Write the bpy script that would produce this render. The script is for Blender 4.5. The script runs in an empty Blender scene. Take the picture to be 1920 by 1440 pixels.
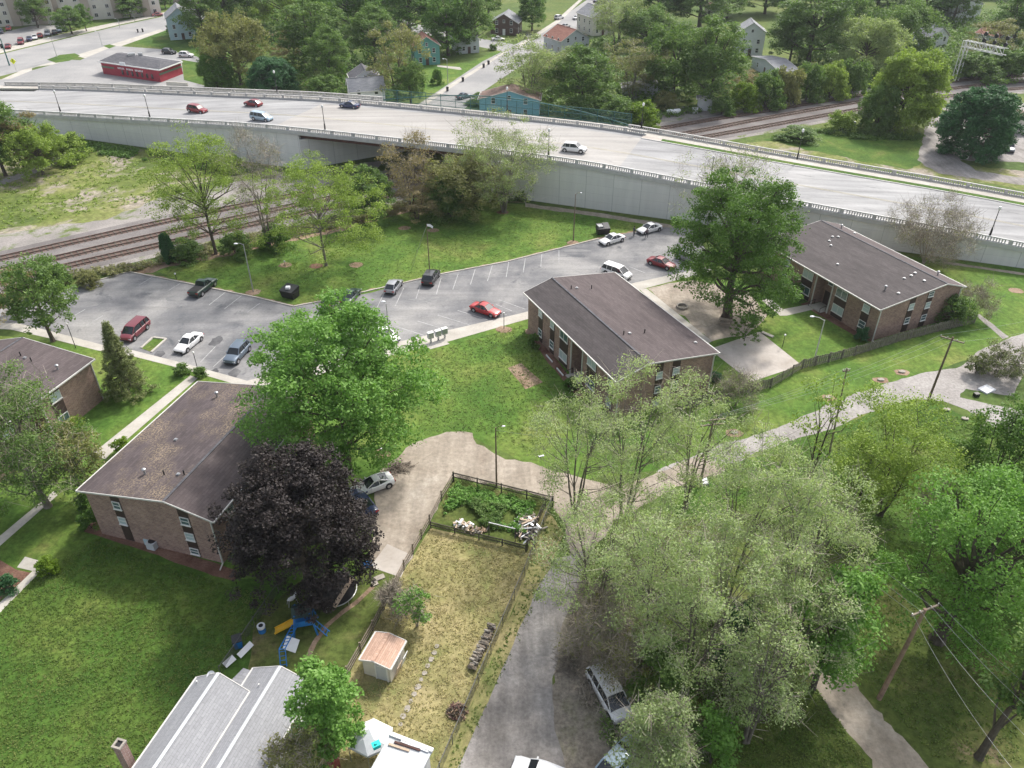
import bpy, bmesh, math, random
import numpy as np
from mathutils import Vector, Matrix, noise
# ------------------------------------------------------------------ camera, sky, sun, exposure
SC = bpy.context.scene
COL = SC.collection
F = 1461.0; TH = math.radians(34.4); HC = 56.0
cd = bpy.data.cameras.new('camera'); cam = bpy.data.objects.new('camera', cd); COL.objects.link(cam)
cam.location = (0, 0, HC); cam.rotation_euler = (math.pi/2-TH, 0, 0)
cd.sensor_width = 36; cd.lens = 36*F/1920; cd.clip_start = 0.5; cd.clip_end = 3000
SC.camera = cam
SUN_AZ = math.radians(35.0)      # from +Y towards +X
SUN_EL = math.radians(47.0)
w = bpy.data.worlds.new('World'); SC.world = w; w.use_nodes = True
nt = w.node_tree; nt.nodes.clear()
out = nt.nodes.new('ShaderNodeOutputWorld'); bg = nt.nodes.new('ShaderNodeBackground'); sky = nt.nodes.new('ShaderNodeTexSky')
sky.sky_type = 'NISHITA'; sky.sun_disc = False; sky.sun_elevation = SUN_EL; sky.sun_rotation = SUN_AZ
sky.air_density = 1.0; sky.dust_density = 4.0; sky.ozone_density = 1.0
hs_ = nt.nodes.new('ShaderNodeHueSaturation'); hs_.inputs['Saturation'].default_value = .45; nt.links.new(sky.outputs[0], hs_.inputs['Color']); nt.links.new(hs_.outputs[0], bg.inputs[0]); nt.links.new(bg.outputs[0], out.inputs[0]); bg.inputs[1].default_value = 0.15
sl = bpy.data.lights.new('sun', 'SUN'); sun = bpy.data.objects.new('sun', sl); COL.objects.link(sun)
sl.energy = 2.25; sl.angle = math.radians(4.5); sl.color = (1.0, 0.95, 0.88)
sd = Vector((math.sin(SUN_AZ)*math.cos(SUN_EL), math.cos(SUN_AZ)*math.cos(SUN_EL), math.sin(SUN_EL)))
sun.rotation_euler = sd.to_track_quat('Z', 'Y').to_euler()
SC.view_settings.view_transform = 'Standard'; SC.view_settings.look = 'None'
SC.view_settings.exposure = 0.76; SC.view_settings.gamma = 1.0
SC.cycles.max_bounces = 5; SC.cycles.diffuse_bounces = 2; SC.cycles.glossy_bounces = 2
SC.cycles.transmission_bounces = 3; SC.cycles.transparent_max_bounces = 6

# ------------------------------------------------------------------ helpers
sT, cT = math.sin(TH), math.cos(TH)
def P(x, y, z=0.0):
    u = (x-960)/F; v = (y-720)/F
    t = (HC-z)/(sT+v*cT)
    return Vector((u*t, (cT-v*sT)*t, z))
def hgt(b, t):
    X, Y, _ = P(*b); v = (t[1]-720)/F
    return HC-Y/(cT-v*sT)*(sT+v*cT)
def pxm(y): return cT*(y+280)/HC          # pixels per metre on the ground at row y
def dirv(az): a = math.radians(az); return Vector((math.sin(a), math.cos(a), 0))
R = math.radians
RNG = random.Random(7)

def tag(o, label=None, cat=None, group=None, kind=None):
    if label: o['label'] = label
    if cat: o['category'] = cat
    if group: o['group'] = group
    if kind: o['kind'] = kind
    return o
def empty(name, loc=(0, 0, 0), rz=0.0, label=None, cat=None, group=None):
    o = bpy.data.objects.new(name, None); COL.objects.link(o); o.location = loc; o.rotation_euler = (0, 0, rz)
    o.empty_display_size = .2
    return tag(o, label, cat, group)
def kids(o): return [c for c in KID.get(o.name, [])]
KID = {}
def setparent(c, p):
    c.parent = p; KID.setdefault(p.name, []).append(c)
def copy_tree(o, parent=None):
    c = o.copy(); COL.objects.link(c)
    if parent is not None: setparent(c, parent)
    for ch in kids(o): copy_tree(ch, c)
    return c

class MB:
    """collects shapes and links them as one mesh object; each face keeps a material slot and a uv in metres"""
    def __init__(s): s.v = []; s.f = []; s.uv = []; s.m = []
    def face(s, pts, uv=None, m=0):
        i = len(s.v); s.v += [tuple(p) for p in pts]; s.f.append(list(range(i, i+len(pts))))
        if uv is None:
            a = Vector(pts[0]); e = (Vector(pts[1])-a); L = e.length or 1; e = e/L
            n = e.cross(Vector(pts[-1])-a); g = n.cross(e); g = g.normalized() if g.length > 1e-9 else Vector((0, 0, 1))
            if abs(n.z) < .3*n.length:      # upright face: u along the ground, v = height
                h = Vector((n.y, -n.x, 0)).normalized(); uv = [(Vector(p).dot(h), p[2]) for p in pts]
            else: uv = [((Vector(p)-a).dot(e), (Vector(p)-a).dot(g)) for p in pts]
        s.uv += list(uv); s.m.append(m)
    def hexa(s, b, t, m=0):
        """b, t: 4 points each, counter-clockwise seen from above"""
        s.face([b[3], b[2], b[1], b[0]], m=m); s.face(t, m=m)
        for i in range(4):
            j = (i+1) % 4; s.face([b[i], b[j], t[j], t[i]], m=m)
    def box(s, c, d, rz=0.0, m=0, rx=0.0, ry=0.0):
        M = Matrix.Translation(c) @ Matrix.Rotation(rz, 4, 'Z') @ Matrix.Rotation(ry, 4, 'Y') @ Matrix.Rotation(rx, 4, 'X')
        x, y, z = d[0]/2, d[1]/2, d[2]/2
        q = [(-x, -y), (x, -y), (x, y), (-x, y)]
        s.hexa([M @ Vector((a, b, -z)) for a, b in q], [M @ Vector((a, b, z)) for a, b in q], m)
    def beam(s, a, b, w, h, m=0, up=Vector((0, 0, 1))):
        a = Vector(a); b = Vector(b); e = (b-a).normalized()
        x = e.cross(up); x = x.normalized() if x.length > 1e-4 else Vector((1, 0, 0)); y = x.cross(e)
        x = x*w/2; y = y*h/2
        p = [a-x-y, a+x-y, a+x+y, a-x+y]; q = [b-x-y, b+x-y, b+x+y, b-x+y]
        s.face([p[3], p[2], p[1], p[0]][::-1], m=m); s.face(q, m=m)
        for i in range(4):
            j = (i+1) % 4; s.face([p[j], p[i], q[i], q[j]][::-1], m=m)
    def tube(s, pts, rad, n=8, m=0, cap=True):
        pts = [Vector(p) for p in pts]
        if not hasattr(rad, '__len__'): rad = [rad]*len(pts)
        rings = []; X = None
        for i, p in enumerate(pts):
            e = (pts[min(i+1, len(pts)-1)]-pts[max(i-1, 0)]).normalized()
            if X is None:
                X = e.cross(Vector((0, 1, 0.01))); X = X.normalized() if X.length > .05 else e.cross(Vector((1, 0, 0))).normalized()
            else: X = (X-e*X.dot(e)).normalized()
            Y = e.cross(X)
            rings.append([p+(X*math.cos(a)+Y*math.sin(a))*rad[i] for a in [2*math.pi*k/n for k in range(n)]])
        for i in range(len(rings)-1):
            A, B = rings[i], rings[i+1]
            for k in range(n):
                l = (k+1) % n; s.face([A[k], A[l], B[l], B[k]], uv=[(0, 0)]*4, m=m)
        if cap: s.face(rings[0][::-1], uv=[(0, 0)]*n, m=m); s.face(rings[-1], uv=[(0, 0)]*n, m=m)
    def prism(s, poly, z0, z1, m=0):
        """poly: list of (x, y) counter-clockwise"""
        b = [Vector((p[0], p[1], z0)) for p in poly]; t = [Vector((p[0], p[1], z1)) for p in poly]
        s.face(t, m=m); s.face(b[::-1], m=m)
        for i in range(len(poly)):
            j = (i+1) % len(poly); s.face([b[i], b[j], t[j], t[i]], m=m)
    def ball(s, c, r, n=10, m=0, sq=(1, 1, 1)):
        c = Vector(c); k = n//2
        P_ = lambda i, j: c+Vector((math.sin(math.pi*i/k)*math.cos(2*math.pi*j/n)*sq[0], math.sin(math.pi*i/k)*math.sin(2*math.pi*j/n)*sq[1], math.cos(math.pi*i/k)*sq[2]))*r
        for i in range(k):
            for j in range(n):
                q = [P_(i, j), P_(i+1, j), P_(i+1, j+1), P_(i, j+1)]
                if i == 0: q = [q[0], q[1], q[2]]
                elif i == k-1: q = [q[0], q[1], q[3]]
                s.face(q, uv=[(0, 0)]*len(q), m=m)
    def mesh(s, name, mats, smooth=False):
        me = bpy.data.meshes.new(name); me.from_pydata(s.v, [], s.f)
        if not isinstance(mats, (list, tuple)): mats = [mats]
        for m in mats: me.materials.append(m)
        uvl = me.uv_layers.new(name='UVMap'); uvl.data.foreach_set('uv', [c for q in s.uv for c in q])
        me.polygons.foreach_set('material_index', s.m)
        if smooth:
            bm = bmesh.new(); bm.from_mesh(me); bmesh.ops.remove_doubles(bm, verts=bm.verts, dist=1e-4)
            for f in bm.faces: f.smooth = True
            for e in bm.edges:
                if len(e.link_faces) == 2 and e.calc_face_angle(0) > R(38): e.smooth = False
            bm.to_mesh(me); bm.free()
        me.update(); return me
    def build(s, name, mats, parent=None, smooth=False, loc=None):
        o = bpy.data.objects.new(name, s.mesh(name, mats, smooth)); COL.objects.link(o)
        if parent is not None: setparent(o, parent)
        if loc is not None: o.location = loc
        return o

# ------------------------------------------------------------------ materials
def newmat(name):
    m = bpy.data.materials.new(name); m.use_nodes = True; n = m.node_tree; b = n.nodes['Principled BSDF']; return m, n, b
def ramp(n, stops, interp='LINEAR'):
    r = n.nodes.new('ShaderNodeValToRGB'); r.color_ramp.interpolation = interp; e = r.color_ramp.elements
    while len(e) < len(stops): e.new(0.5)
    for k, (p, c) in enumerate(stops): e[k].position = p; e[k].color = (*c, 1)
    return r
def nz(n, vec, scale, detail=4, rough=.6, dist=0.0):
    t = n.nodes.new('ShaderNodeTexNoise'); t.inputs['Scale'].default_value = scale; t.inputs['Detail'].default_value = detail
    t.inputs['Roughness'].default_value = rough; t.inputs['Distortion'].default_value = dist
    if vec is not None: n.links.new(vec, t.inputs['Vector'])
    return t.outputs['Fac']
def mixc(n, fac, a, b, mode='MIX'):
    x = n.nodes.new('ShaderNodeMix'); x.data_type = 'RGBA'; x.blend_type = mode
    for s_, v in ((x.inputs[0], fac), (x.inputs[6], a), (x.inputs[7], b)):
        if isinstance(v, (int, float)): s_.default_value = v
        elif isinstance(v, tuple): s_.default_value = (*v, 1)
        else: n.links.new(v, s_)
    return x.outputs[2]
def mrange(n, v, a, b, c, d):
    x = n.nodes.new('ShaderNodeMapRange'); n.links.new(v, x.inputs[0])
    for i, q in enumerate((a, b, c, d)): x.inputs[i+1].default_value = q
    return x.outputs[0]
def coord(n, kind='Object'):
    return n.nodes.new('ShaderNodeTexCoord').outputs[kind]
def bump(n, b, h, strength=.3, dist=.05):
    x = n.nodes.new('ShaderNodeBump'); x.inputs['Strength'].default_value = strength; x.inputs['Distance'].default_value = dist
    n.links.new(h, x.inputs['Height']); n.links.new(x.outputs[0], b.inputs['Normal'])
def groundmat(name, big, small, patch=None, sc=.05, fine=2.5, rough=.95, fmix=.5, patch_sc=.12, patch_at=(.55, .68), bmp=.4, streak=None, grain=0, grain_sc=.55):
    """big: ramp stops on a wide noise, small: (dark, light) multipliers on a fine noise, patch: bare-earth colour"""
    m, n, b = newmat(name); v = coord(n)
    c = ramp(n, big); n.links.new(nz(n, v, sc, 5, .62, .3), c.inputs[0]); col = c.outputs[0]
    if patch:
        f = mrange(n, nz(n, v, patch_sc, 6, .7, .5), patch_at[0], patch_at[1], 0, 1); col = mixc(n, f, col, patch)
    if streak:      # (scale vector, strength, rotation): mowing or wheel marks
        mp = n.nodes.new('ShaderNodeMapping'); n.links.new(v, mp.inputs[0]); mp.inputs['Rotation'].default_value = (0, 0, streak[2]); mp.inputs['Scale'].default_value = streak[0]
        f = mrange(n, nz(n, mp.outputs[0], 1, 3, .6), .3, .7, 1-streak[1], 1+streak[1]*.6)
        g = n.nodes.new('ShaderNodeCombineColor'); [n.links.new(f, g.inputs[i]) for i in range(3)]
        col = mixc(n, 1.0, col, g.outputs[0], 'MULTIPLY')
    f = nz(n, v, fine, 6, .75)
    if grain:
        g0 = ramp(n, [(.32, (1-grain,)*3), (.68, (1+grain*.8,)*3)]); n.links.new(nz(n, v, grain_sc, 5, .8, .6), g0.inputs[0]); col = mixc(n, 1.0, col, g0.outputs[0], 'MULTIPLY')
    g = ramp(n, [(.25, (small[0],)*3), (.75, (small[1],)*3)]); n.links.new(f, g.inputs[0])
    col = mixc(n, fmix*2 if fmix <= .5 else 1.0, col, g.outputs[0], 'MULTIPLY')
    n.links.new(col, b.inputs['Base Color']); b.inputs['Roughness'].default_value = rough
    b.inputs['Specular IOR Level'].default_value = .15
    bump(n, b, f, bmp, .08); return m
def plain(name, c, rough=.6, var=.12, sc=2.0, metal=0.0, spec=.4, bmp=0):
    m, n, b = newmat(name); v = coord(n)
    f = nz(n, v, sc, 4, .65); r_ = ramp(n, [(.3, tuple(x*(1-var) for x in c)), (.7, tuple(min(1, x*(1+var)) for x in c))])
    n.links.new(f, r_.inputs[0]); n.links.new(r_.outputs[0], b.inputs['Base Color'])
    b.inputs['Roughness'].default_value = rough; b.inputs['Metallic'].default_value = metal; b.inputs['Specular IOR Level'].default_value = spec
    if bmp: bump(n, b, f, bmp, .03)
    return m
def paint(name, c, coat=.6, metal=0.0, rough=.35):
    m = plain(name, c, rough, .05, 1.0, metal, .5); b = m.node_tree.nodes['Principled BSDF']; b.inputs['Coat Weight'].default_value = coat; b.inputs['Coat Roughness'].default_value = .08
    return m
M = {}
M['lawn'] = groundmat('lawn grass', [(.30, (.060, .130, .022)), (.45, (.090, .165, .030)), (.56, (.125, .19, .038)), (.72, (.19, .215, .062))], (.45, 1.55), sc=.11, fine=1.6, fmix=.5, streak=((1.3, .08, 1), .10, R(20)), grain=.22)
M['lawn_dark'] = groundmat('clipped grass', [(.30, (.042, .095, .016)), (.46, (.066, .128, .022)), (.6, (.10, .155, .030)), (.75, (.17, .18, .055))], (.45, 1.55), sc=.14, fine=2.2, fmix=.5, streak=((.9, .06, 1), .10, R(-62)), grain=.22)  # clipped grass green, darkened slightly with cloud shading put into the colour
M['yard'] = groundmat('dry yard grass', [(.30, (.15, .18, .06)), (.45, (.25, .235, .10)), (.58, (.34, .295, .145)), (.75, (.40, .33, .19))], (.6, 1.35), sc=.22, fine=2.4, fmix=.5, grain=.22)
M['weeds'] = groundmat('rough weeds', [(.30, (.08, .12, .03)), (.45, (.14, .175, .045)), (.58, (.20, .215, .075)), (.72, (.27, .25, .13))], (.45, 1.5), patch=(.32, .28, .23), patch_sc=.12, patch_at=(.51, .60), sc=.06, fine=1.2, grain=.3)
M['base'] = groundmat('ground cover', [(.3, (.06, .105, .028)), (.5, (.10, .145, .036)), (.7, (.16, .18, .055))], (.5, 1.45), patch=(.22, .19, .12), patch_sc=.05, patch_at=(.64, .74), sc=.04, fine=.9, grain=.22)
M['litter'] = groundmat('leaf litter', [(.3, (.17, .145, .115)), (.5, (.26, .23, .19)), (.62, (.19, .18, .12)), (.75, (.11, .14, .05))], (.4, 1.6), sc=.25, fine=2.5)
M['brush_floor'] = groundmat('dark rough grass', [(.3, (.055, .08, .02)), (.5, (.09, .12, .03)), (.7, (.16, .155, .06))], (.4, 1.6), patch=(.2, .16, .10), patch_sc=.2, patch_at=(.6, .7), sc=.2, fine=1.8, grain=.22)  # darker green rough grass with brown earth patches
M['asphalt'] = groundmat('worn asphalt', [(.30, (.13, .135, .145)), (.46, (.20, .20, .205)), (.6, (.29, .285, .28)), (.75, (.36, .35, .335))], (.8, 1.2), patch=(.115, .12, .13), patch_sc=.22, patch_at=(.58, .70), sc=.10, fine=3, bmp=.1, streak=((.08, .9, 1), .15, R(-20)))
M['road'] = groundmat('pale concrete road', [(.3, (.29, .29, .295)), (.5, (.34, .34, .34)), (.7, (.39, .385, .38))], (.9, 1.1), sc=.05, fine=2, bmp=.05, streak=((.012, .6, 1), .26, R(-20.5)))
M['deckmat'] = groundmat('bridge deck concrete', [(.3, (.34, .325, .305)), (.5, (.38, .365, .345)), (.7, (.42, .405, .385))], (.92, 1.08), sc=.05, fine=2, bmp=.05, streak=((.012, .6, 1), .18, R(-20.5)))
M['street'] = groundmat('street asphalt', [(.3, (.25, .25, .252)), (.5, (.30, .297, .293)), (.7, (.36, .352, .345))], (.85, 1.15), sc=.08, fine=2, bmp=.05)
M['concrete'] = groundmat('sidewalk concrete', [(.3, (.38, .355, .315)), (.5, (.45, .425, .38)), (.7, (.52, .495, .45))], (.85, 1.12), sc=.3, fine=3, bmp=.08)
M['slab'] = groundmat('patio slab', [(.3, (.38, .34, .30)), (.5, (.45, .41, .37)), (.7, (.51, .47, .43))], (.88, 1.1), sc=.35, fine=2, bmp=.05)
M['dirt'] = groundmat('bare dirt', [(.3, (.24, .195, .155)), (.45, (.32, .275, .225)), (.6, (.385, .335, .28)), (.75, (.47, .425, .37))], (.65, 1.3), sc=.16, fine=2, streak=((.9, .12, 1), .18, R(-28)))
M['alley'] = groundmat('gravel alley', [(.3, (.20, .185, .17)), (.5, (.30, .28, .265)), (.7, (.38, .36, .345))], (.6, 1.35), sc=.16, fine=2.6, streak=((1.0, .10, 1), .22, R(-22)))
M['alley2'] = groundmat('worn side lane', [(.3, (.24, .225, .21)), (.5, (.33, .31, .295)), (.7, (.40, .38, .36))], (.6, 1.35), sc=.2, fine=2.6)
M['mulch'] = groundmat('mulch bed', [(.3, (.10, .05, .035)), (.5, (.17, .095, .07)), (.7, (.24, .15, .11))], (.5, 1.5), sc=.5, fine=5)
M['soil'] = groundmat('dry garden soil', [(.3, (.20, .135, .09)), (.5, (.28, .20, .14)), (.7, (.36, .27, .20))], (.5, 1.45), sc=.5, fine=4)
M['ballast'] = groundmat('railway ballast', [(.3, (.13, .12, .115)), (.5, (.18, .165, .16)), (.7, (.24, .225, .215))], (.6, 1.4), sc=.12, fine=4)
M['ballast_pale'] = groundmat('pale gravel shoulder', [(.3, (.21, .20, .185)), (.5, (.27, .25, .235)), (.7, (.34, .315, .295))], (.65, 1.3), patch=(.12, .16, .045), patch_sc=.14, patch_at=(.51, .60), sc=.12, fine=3)
M['trackbed'] = groundmat('rusty track bed', [(.3, (.10, .07, .058)), (.5, (.14, .10, .085)), (.7, (.19, .145, .12))], (.6, 1.4), sc=.3, fine=4)
M['far_lot'] = groundmat('far parking lot asphalt', [(.3, (.22, .22, .22)), (.5, (.27, .265, .26)), (.7, (.33, .32, .31))], (.85, 1.15), sc=.1, fine=2)
def wallconc():
    m, n, b = newmat('panelled concrete wall'); uv = coord(n, 'UV')
    br = n.nodes.new('ShaderNodeTexBrick'); n.links.new(uv, br.inputs[0]); br.offset = 0; br.inputs['Scale'].default_value = 1
    br.inputs['Brick Width'].default_value = 5.2; br.inputs['Row Height'].default_value = 1.55; br.inputs['Mortar Size'].default_value = .03; br.inputs['Mortar Smooth'].default_value = .3
    br.inputs['Color1'].default_value = (.70, .70, .69, 1); br.inputs['Color2'].default_value = (.74, .74, .73, 1); br.inputs['Mortar'].default_value = (.62, .62, .61, 1)
    v2 = n.nodes.new('ShaderNodeTexBrick'); n.links.new(uv, v2.inputs[0]); v2.offset = 0; v2.inputs['Scale'].default_value = 1
    v2.inputs['Brick Width'].default_value = 5.2; v2.inputs['Row Height'].default_value = 50; v2.inputs['Mortar Size'].default_value = .05
    v2.inputs['Color1'].default_value = (1, 1, 1, 1); v2.inputs['Color2'].default_value = (1, 1, 1, 1); v2.inputs['Mortar'].default_value = (.72, .73, .74, 1)
    mp = n.nodes.new('ShaderNodeMapping'); n.links.new(uv, mp.inputs[0]); mp.inputs['Scale'].default_value = (.8, .06, 1)
    st = ramp(n, [(.3, (.90, .90, .90)), (.7, (1.03, 1.03, 1.02))]); n.links.new(nz(n, mp.outputs[0], 1, 5, .7), st.inputs[0])
    c = mixc(n, 1.0, mixc(n, 1.0, br.outputs[0], v2.outputs[0], 'MULTIPLY'), st.outputs[0], 'MULTIPLY')
    n.links.new(c, b.inputs['Base Color']); b.inputs['Roughness'].default_value = .85; return m
M['wallconc'] = wallconc()
M['rail_conc'] = plain('balustrade concrete', (.50, .50, .49), .85, .14, .8)
M['rail_conc_pale'] = plain('warm balustrade concrete', (.47, .46, .44), .85, .12, .8)  # slightly warmer grey than the near balustrade concrete
def brick(name, c1, c2, mort):
    m, n, b = newmat(name); uv = coord(n, 'UV')
    br = n.nodes.new('ShaderNodeTexBrick'); n.links.new(uv, br.inputs[0]); br.inputs['Scale'].default_value = 1
    br.inputs['Brick Width'].default_value = .42; br.inputs['Row Height'].default_value = .17; br.inputs['Mortar Size'].default_value = .018; br.inputs['Bias'].default_value = -.1
    br.inputs['Color1'].default_value = (*c1, 1); br.inputs['Color2'].default_value = (*c2, 1); br.inputs['Mortar'].default_value = (*mort, 1)
    g = ramp(n, [(.3, (.68, .66, .66)), (.7, (1.25, 1.22, 1.2))]); n.links.new(nz(n, uv, 2.2, 6, .8), g.inputs[0])
    g2 = ramp(n, [(.35, (.86, .85, .86)), (.65, (1.1, 1.1, 1.08))]); n.links.new(nz(n, uv, .35, 3), g2.inputs[0])
    n.links.new(mixc(n, 1.0, mixc(n, 1.0, br.outputs[0], g.outputs[0], 'MULTIPLY'), g2.outputs[0], 'MULTIPLY'), b.inputs['Base Color']); b.inputs['Roughness'].default_value = .9; return m
M['brick'] = brick('brown brick', (.27, .165, .135), (.37, .245, .20), (.36, .31, .27))
M['chim_brick'] = brick('chimney brick', (.26, .15, .13), (.34, .21, .18), (.45, .41, .38))
def shingle(name, dark, light, spot=None, spot_at=(.6, .75), rowh=.3, bri=.12):
    m, n, b = newmat(name); uv = coord(n, 'UV')
    br = n.nodes.new('ShaderNodeTexBrick'); n.links.new(uv, br.inputs[0]); br.inputs['Scale'].default_value = 1
    br.inputs['Brick Width'].default_value = .9; br.inputs['Row Height'].default_value = rowh; br.inputs['Mortar Size'].default_value = .012
    br.inputs['Color1'].default_value = (*dark, 1); br.inputs['Color2'].default_value = (*light, 1); br.inputs['Mortar'].default_value = (*[x*.72 for x in dark], 1)
    mp = n.nodes.new('ShaderNodeMapping'); n.links.new(uv, mp.inputs[0]); mp.inputs['Scale'].default_value = (.07, .5, 1)
    g = ramp(n, [(.3, (1-bri*1.6,)*3), (.7, (1+bri*1.6,)*3)]); n.links.new(nz(n, mp.outputs[0], 1.2, 5, .7), g.inputs[0])
    c = mixc(n, 1.0, br.outputs[0], g.outputs[0], 'MULTIPLY')
    g3 = ramp(n, [(.3, (.86,)*3), (.7, (1.14,)*3)]); n.links.new(nz(n, uv, 4, 4, .8), g3.inputs[0]); c = mixc(n, 1.0, c, g3.outputs[0], 'MULTIPLY')
    if spot:
        a = mrange(n, nz(n, uv, .16, 3, .6), spot_at[0], spot_at[1], 0, 1); d = mrange(n, nz(n, uv, 5, 3, .7), .45, .62, 0, 1)
        x = n.nodes.new('ShaderNodeMath'); x.operation = 'MULTIPLY'; n.links.new(a, x.inputs[0]); n.links.new(d, x.inputs[1]); c = mixc(n, x.outputs[0], c, spot)
    n.links.new(c, b.inputs['Base Color']); b.inputs['Roughness'].default_value = .88; b.inputs['Specular IOR Level'].default_value = .25; return m
M['shingle'] = shingle('brown shingles', (.072, .063, .063), (.092, .081, .081), bri=.16)
M['shingle_red'] = shingle('reddish brown shingles', (.090, .073, .073), (.115, .094, .094), bri=.16)
M['shingle_worn'] = shingle('worn shingles with lichen', (.078, .064, .066), (.11, .09, .092), spot=(.30, .235, .16), spot_at=(.44, .60))
M['shingle_grey'] = shingle('pale grey shingles', (.275, .28, .295), (.315, .32, .335), bri=.04, rowh=.22)
M['shingle_mid'] = shingle('grey shingles', (.22, .225, .24), (.29, .295, .31))
M['shingle_dark'] = shingle('charcoal shingles', (.085, .085, .095), (.13, .13, .14))
M['shingle_rust'] = shingle('rust red shingles', (.24, .11, .085), (.31, .16, .12))
M['shingle_tan'] = shingle('tan shingles', (.46, .30, .225), (.58, .40, .31), rowh=.16, bri=.10)
M['shingle_brown'] = shingle('plain brown shingles', (.20, .135, .11), (.26, .18, .15))
M['white'] = plain('white painted trim', (.72, .72, .70), .5, .06)
M['trim'] = plain('pale trim', (.58, .57, .54), .6, .1)
M['panel'] = plain('dark brown window panel', (.055, .035, .03), .6, .2)
M['dark'] = plain('dark opening', (.018, .018, .02), .8, .2)
M['black'] = plain('black paint', (.02, .02, .022), .45, .2)
M['rubber'] = plain('tyre rubber', (.022, .022, .023), .8, .2)
M['steel'] = plain('galvanised steel', (.42, .43, .44), .4, .1, metal=.6)
M['rim'] = plain('wheel rim', (.5, .5, .52), .35, .1, metal=.7)
M['dark_steel'] = plain('dull dark steel', (.12, .12, .115), .6, .15, metal=.2)
M['wood'] = plain('weathered wood', (.26, .215, .17), .85, .25, 3, bmp=.3)
M['wood_pale'] = plain('pale board', (.50, .39, .29), .8, .15, 3)
M['wood_dark'] = plain('dark weathered fence', (.095, .085, .07), .9, .35, 1.5)
M['wood_fence'] = plain('grey weathered pickets', (.20, .18, .15), .9, .35, 2)
M['pole'] = plain('wooden pole', (.17, .125, .09), .85, .3, 2)
M['pole_rust'] = plain('reddish wooden pole', (.30, .20, .15), .85, .3, 2)
M['rust'] = plain('rusty steel', (.10, .05, .042), .8, .3, 1)
M['railsteel'] = plain('rail steel', (.16, .105, .085), .55, .2, .5)
M['green_steel'] = plain('green painted steel', (.03, .115, .105), .5, .15)
M['bark'] = plain('bark', (.10, .082, .065), .95, .35, 1.5, bmp=.5)
M['bark_grey'] = plain('grey bark', (.17, .15, .125), .95, .3, 1.5, bmp=.5)
M['twig'] = plain('pale twigs', (.27, .235, .19), .95, .3, 1.0)
M['skin'] = plain('skin', (.42, .26, .19), .6, .05)
M['navy'] = plain('dark navy clothing', (.016, .02, .032), .85, .15)
M['hair'] = plain('dark hair', (.02, .014, .01), .8, .1)
M['siding_white'] = plain('white siding', (.66, .67, .68), .7, .05, 1)
M['siding_pale'] = plain('pale grey siding', (.50, .52, .54), .7, .06, 1)
M['siding_blue'] = plain('bright blue siding', (.19, .42, .53), .7, .07, 1)
M['siding_paleblue'] = plain('pale blue siding', (.42, .55, .60), .7, .06, 1)
M['siding_teal'] = plain('teal siding', (.12, .30, .28), .7, .07, 1)
M['siding_brown'] = plain('brown siding', (.10, .06, .05), .7, .1, 1)
M['siding_cream'] = plain('cream siding', (.60, .57, .50), .7, .06, 1)
M['red_wall'] = plain('red painted brick', (.30, .032, .05), .7, .15, .6)
M['stripe'] = plain('grey green stripe', (.11, .16, .11), .7, .1)
M['apt_cream'] = plain('cream render', (.62, .59, .53), .8, .05, .5)
M['apt_tan'] = plain('tan render', (.40, .34, .29), .8, .07, .5)
M['blue_plastic'] = plain('blue plastic', (.02, .16, .45), .4, .1)
M['yellow_plastic'] = plain('yellow plastic', (.72, .42, .03), .4, .1)
M['teal_plastic'] = plain('turquoise plastic', (.03, .62, .58), .4, .1)
M['tarp'] = plain('dark green tarp', (.03, .055, .05), .8, .2)
M['white_plastic'] = plain('white plastic', (.75, .76, .78), .5, .05)
M['yellow_sign'] = plain('yellow sign face', (.75, .80, .03), .5, .05)
M['stone'] = plain('pale stone', (.33, .30, .26), .9, .25, 4)
M['red_paint'] = plain('faded red paint', (.30, .08, .06), .7, .2)
M['yellow_line'] = plain('yellow kerb paint', (.55, .50, .12), .8, .2)
M['oil'] = groundmat('oil stained asphalt', [(.3, (.08, .08, .085)), (.5, (.12, .12, .125)), (.7, (.17, .17, .17))], (.8, 1.2), sc=.5, fine=3)
M['line'] = groundmat('worn white line', [(.3, (.26, .26, .26)), (.5, (.40, .40, .395)), (.7, (.52, .52, .51))], (.8, 1.1), sc=1.2, fine=5)
def glass(name, c=(.02, .025, .03), rough=.08):
    m, n, b = newmat(name); b.inputs['Base Color'].default_value = (*c, 1); b.inputs['Roughness'].default_value = rough; b.inputs['Specular IOR Level'].default_value = .8; return m
M['glass'] = glass('car glass'); M['pane'] = glass('window glass', (.10, .15, .16), .12); M['pane_pale'] = glass('window with blinds', (.42, .50, .52), .3)
M['lampglass'] = glass('lamp glass', (.8, .8, .78), .3); M['red_lens'] = glass('red lens', (.35, .01, .01), .2); M['head_lens'] = glass('headlight lens', (.6, .62, .65), .15)

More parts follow.
